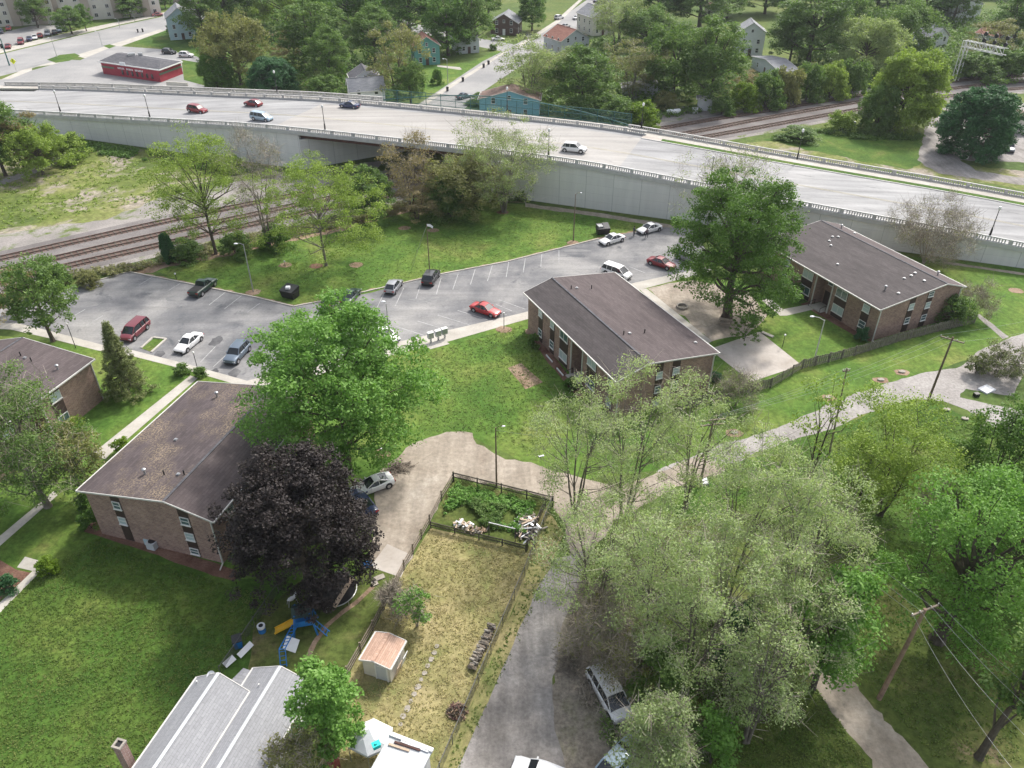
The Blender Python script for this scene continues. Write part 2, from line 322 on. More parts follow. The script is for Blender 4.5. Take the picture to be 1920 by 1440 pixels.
def leafmat(name, cols, trans=.35, clump=.45, sc=.35):
    m, n, b = newmat(name); g = n.nodes.new('ShaderNodeNewGeometry')
    r_ = ramp(n, [(i/(len(cols)-1), c) for i, c in enumerate(cols)]); v = coord(n)
    mix = n.nodes.new('ShaderNodeMix'); mix.data_type = 'FLOAT'; mix.inputs[0].default_value = clump
    n.links.new(g.outputs['Random Per Island'], mix.inputs[2]); n.links.new(mrange(n, nz(n, v, sc, 3, .6), .3, .7, 0, 1), mix.inputs[3])
    n.links.new(mix.outputs[0], r_.inputs[0])
    n.links.new(r_.outputs[0], b.inputs['Base Color']); b.inputs['Roughness'].default_value = .6; b.inputs['Specular IOR Level'].default_value = .25
    t = n.nodes.new('ShaderNodeBsdfTranslucent'); n.links.new(mixc(n, 1.0, r_.outputs[0], (1.25, 1.35, .7), 'MULTIPLY'), t.inputs[0])
    ms = n.nodes.new('ShaderNodeMixShader'); ms.inputs[0].default_value = trans
    o = n.nodes['Material Output']; n.links.new(b.outputs[0], ms.inputs[1]); n.links.new(t.outputs[0], ms.inputs[2]); n.links.new(ms.outputs[0], o.inputs[0]); return m
LF = {
 'blade': leafmat('grass tufts', [(.06, .125, .02), (.10, .165, .03), (.14, .19, .042), (.21, .215, .07)], trans=.3, clump=.6),
 'straw': leafmat('dry grass tufts', [(.22, .23, .08), (.31, .28, .12), (.39, .33, .17), (.45, .38, .22)], trans=.3, clump=.4),
 'willow': leafmat('pale willow leaves', [(.22, .29, .13), (.31, .39, .18), (.40, .48, .25), (.50, .56, .35)], trans=.42, clump=.7, sc=.5),
 'maple': leafmat('bright maple leaves', [(.085, .19, .035), (.14, .28, .055), (.20, .36, .085), (.29, .45, .15)]),
 'deep': leafmat('deep green leaves', [(.05, .105, .022), (.085, .165, .032), (.125, .23, .046), (.19, .31, .075)]),
 'mid': leafmat('mid green leaves', [(.07, .13, .035), (.11, .19, .05), (.16, .25, .068), (.23, .33, .10)]),
 'yellow': leafmat('fresh yellow green leaves', [(0.124, 0.193, 0.0344), (0.206, 0.289, 0.0552), (0.276, 0.372, 0.0828), (0.372, 0.456, 0.124)]),
 'pale': leafmat('pale spring leaves', [(0.179, 0.221, 0.0966), (0.248, 0.317, 0.124), (0.331, 0.4, 0.179), (0.428, 0.483, 0.262)]),
 'olive': leafmat('olive leaves', [(0.14, 0.149, 0.0625), (0.204, 0.211, 0.086), (0.266, 0.274, 0.109), (0.344, 0.344, 0.156)]),
 'brown': leafmat('brownish budding leaves', [(0.18, 0.15, 0.075), (0.255, 0.21, 0.105), (0.315, 0.255, 0.135), (0.225, 0.24, 0.105)]),
 'purple': leafmat('dark purple leaves', [(.014, .011, .011), (.027, .021, .021), (.048, .039, .037), (.085, .070, .064)], trans=.12),
 'dark': leafmat('dark glossy leaves', [(0.0202, 0.0706, 0.0269), (0.037, 0.109, 0.0403), (0.0588, 0.16, 0.0588), (0.0924, 0.218, 0.084)], trans=.2),
 'conifer': leafmat('soft conifer needles', [(0.0936, 0.117, 0.0468), (0.14, 0.172, 0.0624), (0.203, 0.234, 0.0936), (0.281, 0.296, 0.125)], trans=.2),
 'lime': leafmat('lime shrub leaves', [(.09, .16, .015), (.14, .23, .02), (.20, .30, .03), (.26, .36, .05)]),
 'twigs': leafmat('bare twigs', [(.22, .185, .15), (.29, .25, .20), (.36, .32, .26), (.42, .38, .32)], trans=0.0),
}
# ------------------------------------------------------------------ ground sheets
M['asphalt_patch'] = groundmat('patched asphalt', [(.3, (.17, .17, .175)), (.5, (.22, .22, .222)), (.7, (.27, .265, .26))], (.85, 1.15), sc=.5, fine=3)
ZL = [0.0]
def refine(pts, step, jit, seed, closed=True):
    out_ = []; n = len(pts); rr = random.Random(seed)
    for i in range(n if closed else n-1):
        a = pts[i]; b = pts[(i+1) % n]; L = (b-a).length; k = max(1, int(L/step))
        for j in range(k):
            p = a.lerp(b, j/k)
            if j and jit:
                t = (b-a).normalized(); nn = Vector((-t.y, t.x, 0)); p = p+nn*jit*(noise.noise(p*.35+Vector((seed, 0, 0)))*1.6+noise.noise(p*1.7)*.6)
            out_.append(p)
    return out_
def sheet(name, pts, mat, z, jit=0.0, step=1.0, label=None, cat=None, kind='structure', smoothed=False):
    pts = [Vector((p[0], p[1], 0)) for p in pts]
    if jit: pts = refine(pts, step, jit, len(name)*1.37+z*100)
    bm = bmesh.new(); vs = [bm.verts.new((p.x, p.y, 0)) for p in pts]; f = bm.faces.new(vs)
    if f.normal.z < 0 or f.calc_area() == 0: pass
    f.normal_update()
    if f.normal.z < 0: f.normal_flip()
    bmesh.ops.triangulate(bm, faces=[f], ngon_method='EAR_CLIP')
    me = bpy.data.meshes.new(name); bm.to_mesh(me); bm.free(); me.materials.append(mat)
    o = bpy.data.objects.new(name, me); COL.objects.link(o); o.location = (0, 0, z); tag(o, label, cat, kind=kind); return o
def px(*a): return [P(x, y) for x, y in a]
def strip(path, wl, wr=None):
    wr = wl if wr is None else wr; L_ = []; R_ = []
    for i, p in enumerate(path):
        t = (path[min(i+1, len(path)-1)]-path[max(i-1, 0)]).normalized(); n_ = Vector((-t.y, t.x, 0)); L_.append(p+n_*wl); R_.append(p-n_*wr)
    return L_+R_[::-1]
g_ = 1600
# one ground sheet to the horizon, finely divided near the camera is not needed: it is flat
sheet('ground', [(-g_, -400), (g_, -400), (g_, 2200), (-g_, 2200)], M['base'], 0)
# rough vacant land left of the tracks
sheet('vacant_land', px((-150, 290), (60, 270), (130, 262), (310, 285), (480, 312), (560, 330), (700, 345), (640, 365), (470, 392), (325, 410), (0, 488), (-150, 520)), M['weeds'], .004, .8)
sheet('gravel_shoulder', px((-150, 470), (0, 440), (95, 425), (200, 412), (290, 375), (420, 345), (560, 325), (720, 300), (700, 330), (560, 362), (420, 392), (325, 416), (160, 452), (0, 492), (-150, 530)), M['ballast_pale'], .008, .7)
sheet('footpath', px((-60, 345), (0, 338), (60, 318), (105, 292), (140, 278), (158, 279), (150, 288), (110, 303), (75, 322), (10, 345), (-60, 362)), M['alley2'], .012, .3)
# the apartment lawns
sheet('park_lawn', px((285, 508), (310, 497), (420, 478), (520, 455), (640, 430), (700, 405), (800, 385), (900, 376), (985, 384), (1120, 403), (1250, 425), (1240, 432), (1192, 436), (1122, 449), (950, 492), (824, 516), (756, 532), (700, 549), (615, 564), (550, 576), (480, 560), (359, 534)), M['lawn'], .004, .25)
sheet('lawn', px((-100, 620), (90, 640), (245, 664), (463, 716), (600, 690), (774, 655), (980, 602), (1180, 545), (1300, 520), (1480, 520), (1560, 470), (1700, 480), (1830, 492), (2100, 520), (2100, 640), (1920, 630), (1847, 660), (1700, 718), (1450, 810), (1240, 880), (1080, 900), (980, 866), (886, 818), (790, 830), (700, 900), (690, 1070), (600, 1300), (480, 1500), (-300, 1500), (-300, 700)), M['lawn'], .006, .2)
sheet('back_lawn', px((-300, 940), (100, 930), (430, 1080), (540, 1090), (480, 1260), (420, 1480), (-400, 1500)), M['lawn_dark'], .010, .5)
sheet('right_lawn', px((1242, 950), (1309, 902), (1472, 830), (1628, 775), (1739, 750), (1850, 793), (1960, 900), (2100, 1100), (1900, 1500), (1740, 1440), (1560, 1210), (1400, 1100)), M['lawn_dark'], .005, .4)
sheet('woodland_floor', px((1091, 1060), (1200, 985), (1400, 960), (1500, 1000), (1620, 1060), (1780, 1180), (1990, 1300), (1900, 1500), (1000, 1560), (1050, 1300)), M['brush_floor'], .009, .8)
sheet('leaf_litter', px((1085, 1085), (1150, 1120), (1210, 1250), (1180, 1330), (1190, 1500), (1050, 1500), (1030, 1440), (1010, 1380), (1020, 1300), (1040, 1190)), M['litter'], .013, .7)
sheet('bridge_verge', [P(1182, 246), P(1240, 262), P(1900, 352), P(2200, 400), P(2100, 340), P(1720, 300), P(1700, 260), P(1600, 255), P(1480, 262), P(1380, 270)], M['weeds'], .004, .5)
sheet('field_grass', px((1430, 262), (1500, 250), (1600, 250), (1720, 258), (1745, 300), (1700, 318), (1560, 290)), M['lawn_dark'], .009, .8)
# garden plot and yards
sheet('yard_grass', px((808, 990), (985, 1030), (1012, 960), (1030, 945), (975, 1110), (905, 1280), (800, 1500), (600, 1500), (600, 1400), (655, 1265), (700, 1180), (760, 1066)), M['yard'], .012, .1)
sheet('alley_edge_grass', px((1020, 950), (1058, 1000), (1031, 1068), (975, 1192), (860, 1440), (800, 1520), (780, 1500), (905, 1282), (975, 1112)), M['yard'], .009, .15)
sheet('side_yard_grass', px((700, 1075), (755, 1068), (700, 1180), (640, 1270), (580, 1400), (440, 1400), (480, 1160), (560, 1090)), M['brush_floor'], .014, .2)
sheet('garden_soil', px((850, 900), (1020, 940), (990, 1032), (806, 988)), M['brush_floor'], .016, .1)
# hard surfaces
sheet('parking_lot', px((-120, 590), (0, 574), (133, 540), (242, 510), (359, 533), (480, 558), (550, 575), (615, 563), (700, 548), (756, 531), (824, 515), (950, 491), (1122, 448), (1192, 434), (1239, 426), (1300, 430), (1330, 480), (1300, 508), (1182, 534), (975, 589), (756, 641), (600, 684), (463, 715), (344, 682), (250, 658), (193, 648), (83, 619), (36, 609), (-120, 620)), M['asphalt'], .014, .12, 1.5)
sheet('dirt_lot', px((690, 1060), (700, 980), (702, 925), (706, 895), (730, 866), (761, 840), (790, 826), (837, 810), (886, 812), (894, 833), (936, 855), (980, 866), (1080, 893), (1160, 912), (1236, 884), (1322, 850), (1360, 880), (1290, 905), (1200, 950), (1150, 975), (1091, 1070), (1060, 1000), (1040, 940), (985, 921), (850, 893), (805, 975), (755, 1070)), M['dirt'], .018, .35, .8)
sheet('concrete_apron', px((694, 1063), (726, 1020), (770, 1040), (752, 1083)), M['slab'], .022)
sheet('alley', px((1040, 1050), (1100, 1030), (1091, 1075), (1070, 1135), (1050, 1195), (1036, 1290), (1040, 1370), (1060, 1440), (1080, 1520), (1150, 1950), (560, 1950), (800, 1520), (858, 1440), (950, 1237), (999, 1122), (1031, 1068)), M['alley'], .020, .16, .8)
sheet('side_lane', px((1230, 885), (1242, 877), (1322, 846), (1445, 806), (1511, 778), (1589, 744), (1654, 721), (1727, 700), (1792, 691), (1847, 652), (1920, 625), (2100, 560), (2150, 640), (1920, 700), (1900, 742), (1811, 729), (1800, 745), (1915, 770), (2000, 820), (1990, 870), (1850, 792), (1826, 778), (1798, 763), (1771, 753), (1739, 749), (1706, 750), (1628, 774), (1581, 796), (1524, 815), (1472, 828), (1356, 877), (1309, 901)), M['alley2'], .017, .25, .8)
sheet('lower_lane', px((1440, 1110), (1480, 1130), (1532, 1203), (1581, 1252), (1654, 1338), (1740, 1438), (1800, 1520), (2160, 1950), (1960, 1950), (1680, 1520), (1636, 1440), (1576, 1354), (1524, 1278), (1495, 1205)), M['dirt'], .017, .35, .5)
sheet('parking_sidewalk', px((-120, 600), (36, 607), (83, 618), (193, 647), (250, 657), (344, 681), (463, 714), (600, 680), (756, 639), (975, 588), (1182, 532), (1265, 514), (1330, 500), (1335, 508), (1270, 525), (980, 601), (839, 641), (774, 656), (600, 703), (510, 726), (463, 727), (351, 694), (245, 667), (182, 657), (91, 634), (20, 618), (-120, 612)), M['concrete'], .022)
def walk(name, *a, m='concrete', z=.026, jit=0): return sheet(name, px(*a), M[m], z, jit)
walk('entry_walk', (357, 704), (371, 709), (205, 853), (198, 861), (168, 855))
walk('garden_walk', (101, 921), (108, 929), (0, 1024), (-60, 1070), (-60, 1050), (0, 1005))
walk('front_walk', (62, 1070), (76, 1072), (0, 1149), (-50, 1200), (-50, 1176), (0, 1130))
walk('walk_slab', (47, 1044), (72, 1051), (66, 1072), (32, 1064))
walk('garden_bed', (0, 1050), (30, 1068), (58, 1074), (0, 1125), (-60, 1150), (-60, 1040), m='mulch', z=.012, jit=.1)
walk('side_walk', (1199, 543), (1212, 541), (1335, 640), (1322, 647), (1250, 590))
walk('tree_court', (1214, 541), (1300, 525), (1400, 545), (1440, 590), (1400, 628), (1335, 640), (1270, 588), m='dirt', z=.012, jit=.5)
walk('entry_court', (1427, 562), (1444, 560), (1468, 580), (1520, 570), (1531, 579), (1475, 592), (1462, 592))
walk('patio_slab', (1330, 655), (1424, 622), (1503, 685), (1408, 716), m='slab')
walk('flower_bed', (952, 690), (977, 681), (1018, 717), (985, 730), m='soil', z=.014, jit=.08)
walk('wall_path', (985, 381), (1120, 399), (1250, 420), (1300, 430), (1250, 427), (1120, 406), (985, 388), m='dirt', z=.012, jit=.2)
walk('lawn_path', (1770, 490), (1920, 512), (2000, 525), (2000, 529), (1920, 516), (1770, 494), m='dirt', z=.012, jit=.1)
walk('worn_path', (1826, 588), (1835, 588), (1870, 615), (1892, 632), (1880, 636), (1858, 616), m='alley2', z=.012, jit=.1)
# mulch strips beside the flats
for nm, a in (('mulch_bed', ((175, 978), (445, 1070), (440, 1090), (400, 1080), (280, 1036), (146, 994))), ('mulch_bed', ((115, 800), (190, 745), (186, 736), (100, 790))),
              ('mulch_bed', ((990, 632), (1003, 625), (1100, 745), (1085, 750))), ('mulch_bed', ((1500, 570), (1516, 566), (1640, 640), (1620, 640)))):
    walk(nm, *a, m='mulch', z=.015, jit=.12)
# kerb island with grass
kb = MB()
for q in (((265, 653), (287, 633)), ((287, 633), (312, 636)), ((312, 636), (284, 661))):
    a, b = P(*q[0]), P(*q[1]); kb.beam(a+Vector((0, 0, .07)), b+Vector((0, 0, .07)), .3, .14)
tag(kb.build('kerb_island', M['concrete']), kind='structure')
walk('island_grass', (266, 654), (288, 635), (310, 637), (283, 660), m='lawn_dark', z=.05)
for k, (q0, q1) in enumerate((((242, 510), (359, 533)), ((359, 533), (480, 558)), ((480, 558), (550, 575)), ((550, 575), (615, 563)), ((615, 563), (756, 531)), ((756, 531), (824, 515)), ((824, 515), (950, 491)), ((950, 491), (1122, 448)), ((133, 540), (242, 510)))):
    if k == 0: kb = MB()
    a, b = P(*q0), P(*q1); kb.beam(a+Vector((0, 0, .05)), b+Vector((0, 0, .05)), .22, .16)
tag(kb.build('lot_kerb', M['concrete']), kind='structure')
# stall lines
ln = MB()
def stall(a, b, w_=.12, m=ln):
    a, b = P(*a), P(*b); t = (b-a).normalized(); n_ = Vector((-t.y, t.x, 0))*w_/2; z = Vector((0, 0, .02)); m.face([a-n_+z, b-n_+z, b+n_+z, a+n_+z])
for a, b in [((859, 514), (849, 543)), ((891, 505), (882, 534)), ((923, 498), (914, 527)), ((954, 491), (949, 520)), ((985, 484), (981, 511)), ((1016, 476), (1014, 500)), ((827, 522), (818, 552)), ((790, 530), (780, 560)), ((757, 540), (741, 574)), ((722, 546), (707, 577)), ((1048, 469), (1048, 492)),
             ((742, 612), (795, 629)), ((783, 602), (842, 620)), ((821, 591), (880, 609)), ((858, 582), (915, 600)), ((895, 573), (950, 590)), ((935, 562), (985, 580)), ((930, 571), (960, 583)),
             ((162, 610), (193, 592)), ((125, 600), (160, 580)), ((228, 627), (252, 605)), ((330, 668), (360, 640)), ((375, 680), (404, 650)), ((400, 688), (430, 660)), ((260, 535), (290, 517)), ((316, 545), (340, 530)), ((392, 572), (425, 546)), ((463, 586), (488, 568)), ((420, 580), (455, 553)),
             ((1180, 500), (1210, 512)), ((1215, 492), (1245, 503)), ((1140, 512), (1165, 524)), ((1250, 482), (1280, 492))]: stall(a, b)
tag(ln.build('stall_line', M['line']), kind='structure')
# far side streets and lots
sheet('main_street', px((-200, 178), (0, 143), (60, 128), (170, 96), (300, 60), (400, 30), (520, -6), (700, -60), (640, -70), (480, -20), (300, 32), (225, 48), (150, 66), (0, 102), (-200, 150)), M['street'], .008)
sheet('street_walk', px((-200, 148), (0, 100), (150, 64), (225, 46), (300, 30), (480, -22), (478, -26), (300, 25), (215, 42), (140, 58), (0, 92), (-200, 140)), M['concrete'], .010)
sheet('corner_walk', px((0, 150), (40, 132), (110, 113), (180, 92), (300, 55), (308, 58), (190, 100), (215, 102), (170, 112), (140, 104), (130, 118), (60, 126), (60, 146), (20, 160)), M['concrete'], .010)
sheet('shop_lot', px((-20, 176), (-20, 150), (20, 148), (60, 132), (110, 118), (130, 112), (150, 113), (215, 86), (300, 92), (380, 108), (376, 118), (340, 112), (345, 150), (400, 165), (420, 190), (200, 180)), M['street'], .012)
sheet('front_parking', px((-100, 130), (0, 92), (130, 58), (120, 46), (60, 48), (0, 62), (-100, 90)), M['far_lot'], .009)
sheet('shop_verge', px((228, 78), (320, 50), (400, 60), (400, 165), (345, 155), (345, 112), (300, 90)), M['lawn_dark'], .006, .4)
sheet('verge_island', px((88, 112), (112, 103), (140, 100), (150, 104), (130, 114), (105, 118)), M['lawn_dark'], .016)
sheet('verge_island', px((193, 86), (205, 83), (218, 86), (205, 91)), M['lawn_dark'], .016)
sheet('front_verge', px((178, 48), (300, 12), (420, -20), (430, -16), (300, 22), (215, 42)), M['lawn_dark'], .012)
sheet('side_street', px((770, 205), (830, 165), (905, 115), (945, 95), (1010, 60), (1060, 28), (1100, 0), (1180, -60), (1240, -60), (1165, 0), (1110, 40), (1060, 75), (1000, 108), (940, 148), (900, 175), (860, 215)), M['street'], .008)
sheet('cross_street', px((700, 20), (780, 45), (900, 72), (990, 88), (1080, 92), (1080, 104), (960, 100), (880, 84), (760, 56), (690, 32)), M['street'], .006)
sheet('side_street_walk', px((795, 190), (860, 148), (940, 100), (952, 92), (956, 94), (865, 152), (802, 194)), M['concrete'], .010)
sheet('far_street_walk', px((965, 88), (1040, 40), (1085, 0), (1092, 0), (1048, 42), (972, 90)), M['concrete'], .010)
sheet('house_lawn', px((780, 180), (790, 118), (880, 118), (935, 92), (945, 98), (860, 150), (800, 190)), M['lawn'], .005, .3)
sheet('house_walk', px((820, 122), (862, 126), (866, 130), (862, 131), (820, 125)), M['concrete'], .009)
sheet('gravel_yard', px((1720, 300), (1735, 240), (1760, 205), (1790, 196), (1840, 196), (1990, 190), (2100, 230), (2100, 320), (1920, 305), (1800, 300), (1830, 320), (2100, 360), (2100, 372), (1900, 345), (1760, 325)), M['alley'], .012, .4)
sheet('rail_clearing', px((1180, 236), (1230, 215), (1290, 198), (1340, 200), (1400, 208), (1300, 232), (1240, 246)), M['ballast_pale'], .006, .5)

# ------------------------------------------------------------------ railway
def smooth_path(pts, step=2.0):
    """Catmull-Rom"""
    o = []; n_ = len(pts)
    for i in range(n_-1):
        a = pts[max(i-1, 0)]; b = pts[i]; c = pts[i+1]; d = pts[min(i+2, n_-1)]
        k = max(2, int((c-b).length/step))
        for j in range(k):
            t = j/k; o.append(.5*((2*b)+(c-a)*t+(2*a-5*b+4*c-d)*t*t+(3*b-a-3*c+d)*t**3))
    o.append(pts[-1]); return o
def offs(path, d):
    return [p+Vector((-(q.y), q.x, 0))*d for p, q in ((path[i], (path[min(i+1, len(path)-1)]-path[max(i-1, 0)]).normalized()) for i in range(len(path)))]
t1 = smooth_path([P(-300, 553), P(0, 486), P(163, 449), P(325, 413), P(470, 383), P(640, 350), P(900, 302), P(1265, 237), P(1420, 211), P(1620, 178), P(1780, 154), P(1920, 143), P(2200, 128)])
t2 = smooth_path([P(-300, 575), P(40, 500), P(200, 463), P(330, 434), P(480, 402), P(640, 368), P(900, 319), P(1300, 248), P(1420, 225), P(1620, 190), P(1790, 166), P(1920, 153), P(2200, 138)])
t3 = smooth_path([P(-300, 600), P(0, 530), P(125, 500), P(300, 460), P(480, 420), P(640, 386), P(900, 335), P(1340, 254), P(1420, 240), P(1620, 204), P(1800, 178), P(1920, 166), P(2200, 150)])
bal = MB()
A_, B_ = offs(t1, 3.2), offs(t3, -3.2)
half = min(len(A_), len(B_))
ring = A_+B_[::-1]
o = sheet('ballast_bed', [(p.x, p.y) for p in ring], M['ballast'], .10)
# shoulders of the ballast slope down to the ground
sh = MB()
for pth, sgn in ((t1, 1), (t3, -1)):
    a = offs(pth, 3.2*sgn); b = offs(pth, 4.6*sgn)
    for i in range(len(a)-1):
        q = [a[i]+Vector((0, 0, .10)), a[i+1]+Vector((0, 0, .10)), b[i+1]+Vector((0, 0, .012)), b[i]+Vector((0, 0, .012))]
        sh.face(q if sgn < 0 else q[::-1])
tag(sh.build('ballast_shoulder', M['ballast_pale']), kind='structure')
for pth, wh in ((t1, 'farthest of the three railway tracks from the parking lot, crossing under the road bridge'), (t2, 'middle one of the three rusty railway tracks passing under the bridge'), (t3, 'railway track nearest the parking lot and the park lawn')):
    root = empty('railway_track', (0, 0, 0), label=wh, cat='railway track', group='railway tracks under the bridge')
    sheet_pts = [(p.x, p.y) for p in offs(pth, 1.35)+offs(pth, -1.35)[::-1]]
    bed = sheet('track_bed', sheet_pts, M['trackbed'], .104, kind=None); setparent(bed, root)
    for s_ in (.72, -.72):
        r_ = MB(); q = offs(pth, s_)
        for i in range(len(q)-1): r_.beam(q[i]+Vector((0, 0, .25)), q[i+1]+Vector((0, 0, .25)), .13, .16)
        r_.build('rail', M['railsteel'], root)
    sl_ = MB(); acc = 0
    for i in range(len(pth)-1):
        a, b = pth[i], pth[i+1]; L_ = (b-a).length; t = (b-a)/L_; nn = Vector((-t.y, t.x, 0))
        while acc < L_:
            c = a+t*acc+Vector((0, 0, .13)); sl_.beam(c-nn*1.25, c+nn*1.25, .24, .12); acc += .62*1.6
        acc -= L_
    tag(sl_.build('sleepers', M['wood_dark'], root), kind='stuff')

# ------------------------------------------------------------------ overpass (s along the road, n across, z height)
RD = Vector((math.cos(R(20.5)), -math.sin(R(20.5)), 0)); RN = Vector((-RD.y, RD.x, 0))
PROF = [(-600, .06), (-240, .06), (-225, .6), (-210, 1.6), (-195, 2.8), (-179, 3.9), (-164, 4.7), (-137, 6.1), (-110, 7.6), (-90, 8.0), (-60, 8.2), (-40, 8.2), (-30, 7.7), (-18, 6.85), (0, 5.6), (30, 3.8), (38, 3.1), (60, 1.6), (90, .3), (105, .06), (500, .06)]
def dz(s): return float(np.interp(s, [p[0] for p in PROF], [p[1] for p in PROF]))
def dzs(s): return (dz(s-6)+dz(s-3)+dz(s)+dz(s+3)+dz(s+6))/5
def W(s, n, z=0.0): return RD*s+RN*n+Vector((0, 0, dzs(s)+z))
def Wg(s, n, z=0.0): return RD*s+RN*n+Vector((0, 0, z))
N0, NI, NO = 136.8, 160.2, 164.2          # near edge, inner barrier, outer edge
def ribbon(name, n0, n1, s0, s1, mat, z=0.0, parent=None, thick=0, kind='structure', step=4.0):
    m = MB(); k = max(1, int((s1-s0)/step))
    for i in range(k):
        a, b = s0+(s1-s0)*i/k, s0+(s1-s0)*(i+1)/k
        p = [W(a, n0, z), W(b, n0, z), W(b, n1, z), W(a, n1, z)]
        if thick:
            q = [v-Vector((0, 0, thick)) for v in p]; m.face(p)
            m.face([q[3], q[2], q[1], q[0]]); m.face([q[0], q[1], p[1], p[0]]); m.face([q[2], q[3], p[3], p[2]])
            if i == 0: m.face([q[3], q[0], p[0], p[3]])
            if i == k-1: m.face([q[1], q[2], p[2], p[1]])
        else: m.face(p)
    o = m.build(name, mat, parent)
    if parent is None: tag(o, kind=kind)
    return o
ribbon('roadway', N0+.5, 158.0, -330, 260, M['road'], .0)
ribbon('deck_surface', N0+.5, 158.0, -106, -31, M['deckmat'], .012)
S0, S1 = -98.5, -55.5        # opening: near-side ends
ov = empty('road_overpass', tuple(Wg(-70, 150)), label='long pale concrete road overpass carrying the wide road over the railway tracks', cat='bridge')
def op(o): return o
def wall_strip(m, n, s0, s1, ztop, zbot=0.0, flip=False, step=4.0, thick=.6):
    k = max(1, int((s1-s0)/step))
    for i in range(k):
        a, b = s0+(s1-s0)*i/k, s0+(s1-s0)*(i+1)/k
        nn = n+(thick if not flip else -thick)
        f = [Wg(a, n, zbot), Wg(b, n, zbot), W(b, n, ztop), W(a, n, ztop)]
        g = [Wg(a, nn, zbot), Wg(b, nn, zbot), W(b, nn, ztop), W(a, nn, ztop)]
        uv = [(a, zbot), (b, zbot), (b, 0), (a, 0)]; uv = [(a, zbot), (b, zbot), (b, dzs(b)+ztop), (a, dzs(a)+ztop)]
        if not flip: m.face(f, uv); m.face(g[::-1], uv[::-1]); m.face([f[3], f[2], g[2], g[3]])
        else: m.face(f[::-1], uv[::-1]); m.face(g, uv); m.face([f[2], f[3], g[3], g[2]])
        if i == 0: m.face([g[0], f[0], f[3], g[3]])
        if i == k-1: m.face([f[1], g[1], g[2], f[2]])
def relink(o): setparent(o, ov); o.matrix_parent_inverse = ov.matrix_world.inverted(); return o
def ovb(m, name, mat):
    o = m.build(name, mat); o.location = -ov.location; setparent(o, ov); return o
m = MB(); wall_strip(m, N0, -300, S0, -.35); ovb(m, 'retaining_wall', M['wallconc'])
m = MB(); wall_strip(m, N0, S1, 104, -.35); ovb(m, 'retaining_wall', M['wallconc'])
m = MB(); wall_strip(m, NO, -225, -70, -.35, flip=True); ovb(m, 'retaining_wall', M['wallconc'])
m = MB(); wall_strip(m, 162.6, -30, 104, -.35, flip=True); ovb(m, 'retaining_wall', M['wallconc'])
# abutments follow the skew of the tracks
tdir = (P(720, 290)-P(590, 313)).normalized()
for sA, nm in ((S0, 'abutment'), (S1, 'abutment')):
    a = Wg(sA, N0); k = (NO-N0)/tdir.dot(RN); b = a+tdir*k; sB = b.dot(RD); m = MB()
    hz = min(dzs(sA), dzs(sB))-1.55; nrm = Vector((tdir.y, -tdir.x, 0))*(1 if sA == S0 else -1)
    n_seg = 1; e = -nrm*.9
    q = [a, b, b+e, a+e] if sA != S0 else [a+e, b+e, b, a]
    q = [Vector((p.x, p.y, 0)) for p in q]
    if (q[1]-q[0]).cross(q[2]-q[1]).z < 0: q = q[::-1]
    m.hexa(q, [p+Vector((0, 0, hz)) for p in q]); ovb(m, nm, M['wallconc'])
    # back wall above the bearing shelf
    m = MB(); e2 = -nrm*2.6; q = [a+e2, b+e2, b+e2*1.3, a+e2*1.3]; q = [Vector((p.x, p.y, hz-.1)) for p in q]
    if (q[1]-q[0]).cross(q[2]-q[1]).z < 0: q = q[::-1]
    m.hexa(q, [p+Vector((0, 0, 1.3)) for p in q]); ovb(m, 'bearing_wall', M['wallconc'])
    SB = sB
# deck slab, girders
kskew = tdir.dot(RD)/tdir.dot(RN)
m = MB()
def skew(s, n): return s+(n-N0)*kskew
K = 12
for i in range(K):
    for (na, nb) in ((N0+.05, 148), (148, NO-.05)):
        p = []
        for (f_, n_) in ((i/K, na), ((i+1)/K, na), ((i+1)/K, nb), (i/K, nb)):
            s_ = skew(S0-3+(S1-S0+6)*f_, n_); p.append(W(s_, n_, -.02))
        q = [v-Vector((0, 0, .45)) for v in p]
        m.face(p); m.face(q[::-1]); m.face([q[0], q[1], p[1], p[0]]); m.face([q[2], q[3], p[3], p[2]])
ovb(m, 'deck', M['deckmat'])
for k, n_ in enumerate((N0+1.2, N0+5, N0+9, N0+13, N0+17, N0+21, N0+25)):
    m = MB()
    for i in range(K):
        a = skew(S0-1.5+(S1-S0+3)*i/K, n_); b = skew(S0-1.5+(S1-S0+3)*(i+1)/K, n_)
        m.beam(W(a, n_, -.95), W(b, n_, -.95), .35, 1.1)
    ovb(m, 'girder', M['rust'])
m = MB()                                                  # pier in the middle of the span, mostly in shade
for sA_, sB_ in ((-262, S0), (S0, S1), (S1, 104)):
    m = MB(); k = int((sB_-sA_)/4)
    for i in range(k):
        a, b = sA_+(sB_-sA_)*i/k, sA_+(sB_-sA_)*(i+1)/k; m.beam(W(a, N0-.14, -.12), W(b, N0-.14, -.12), .34, .75)
    ovb(m, 'parapet_band', M['rail_conc'])
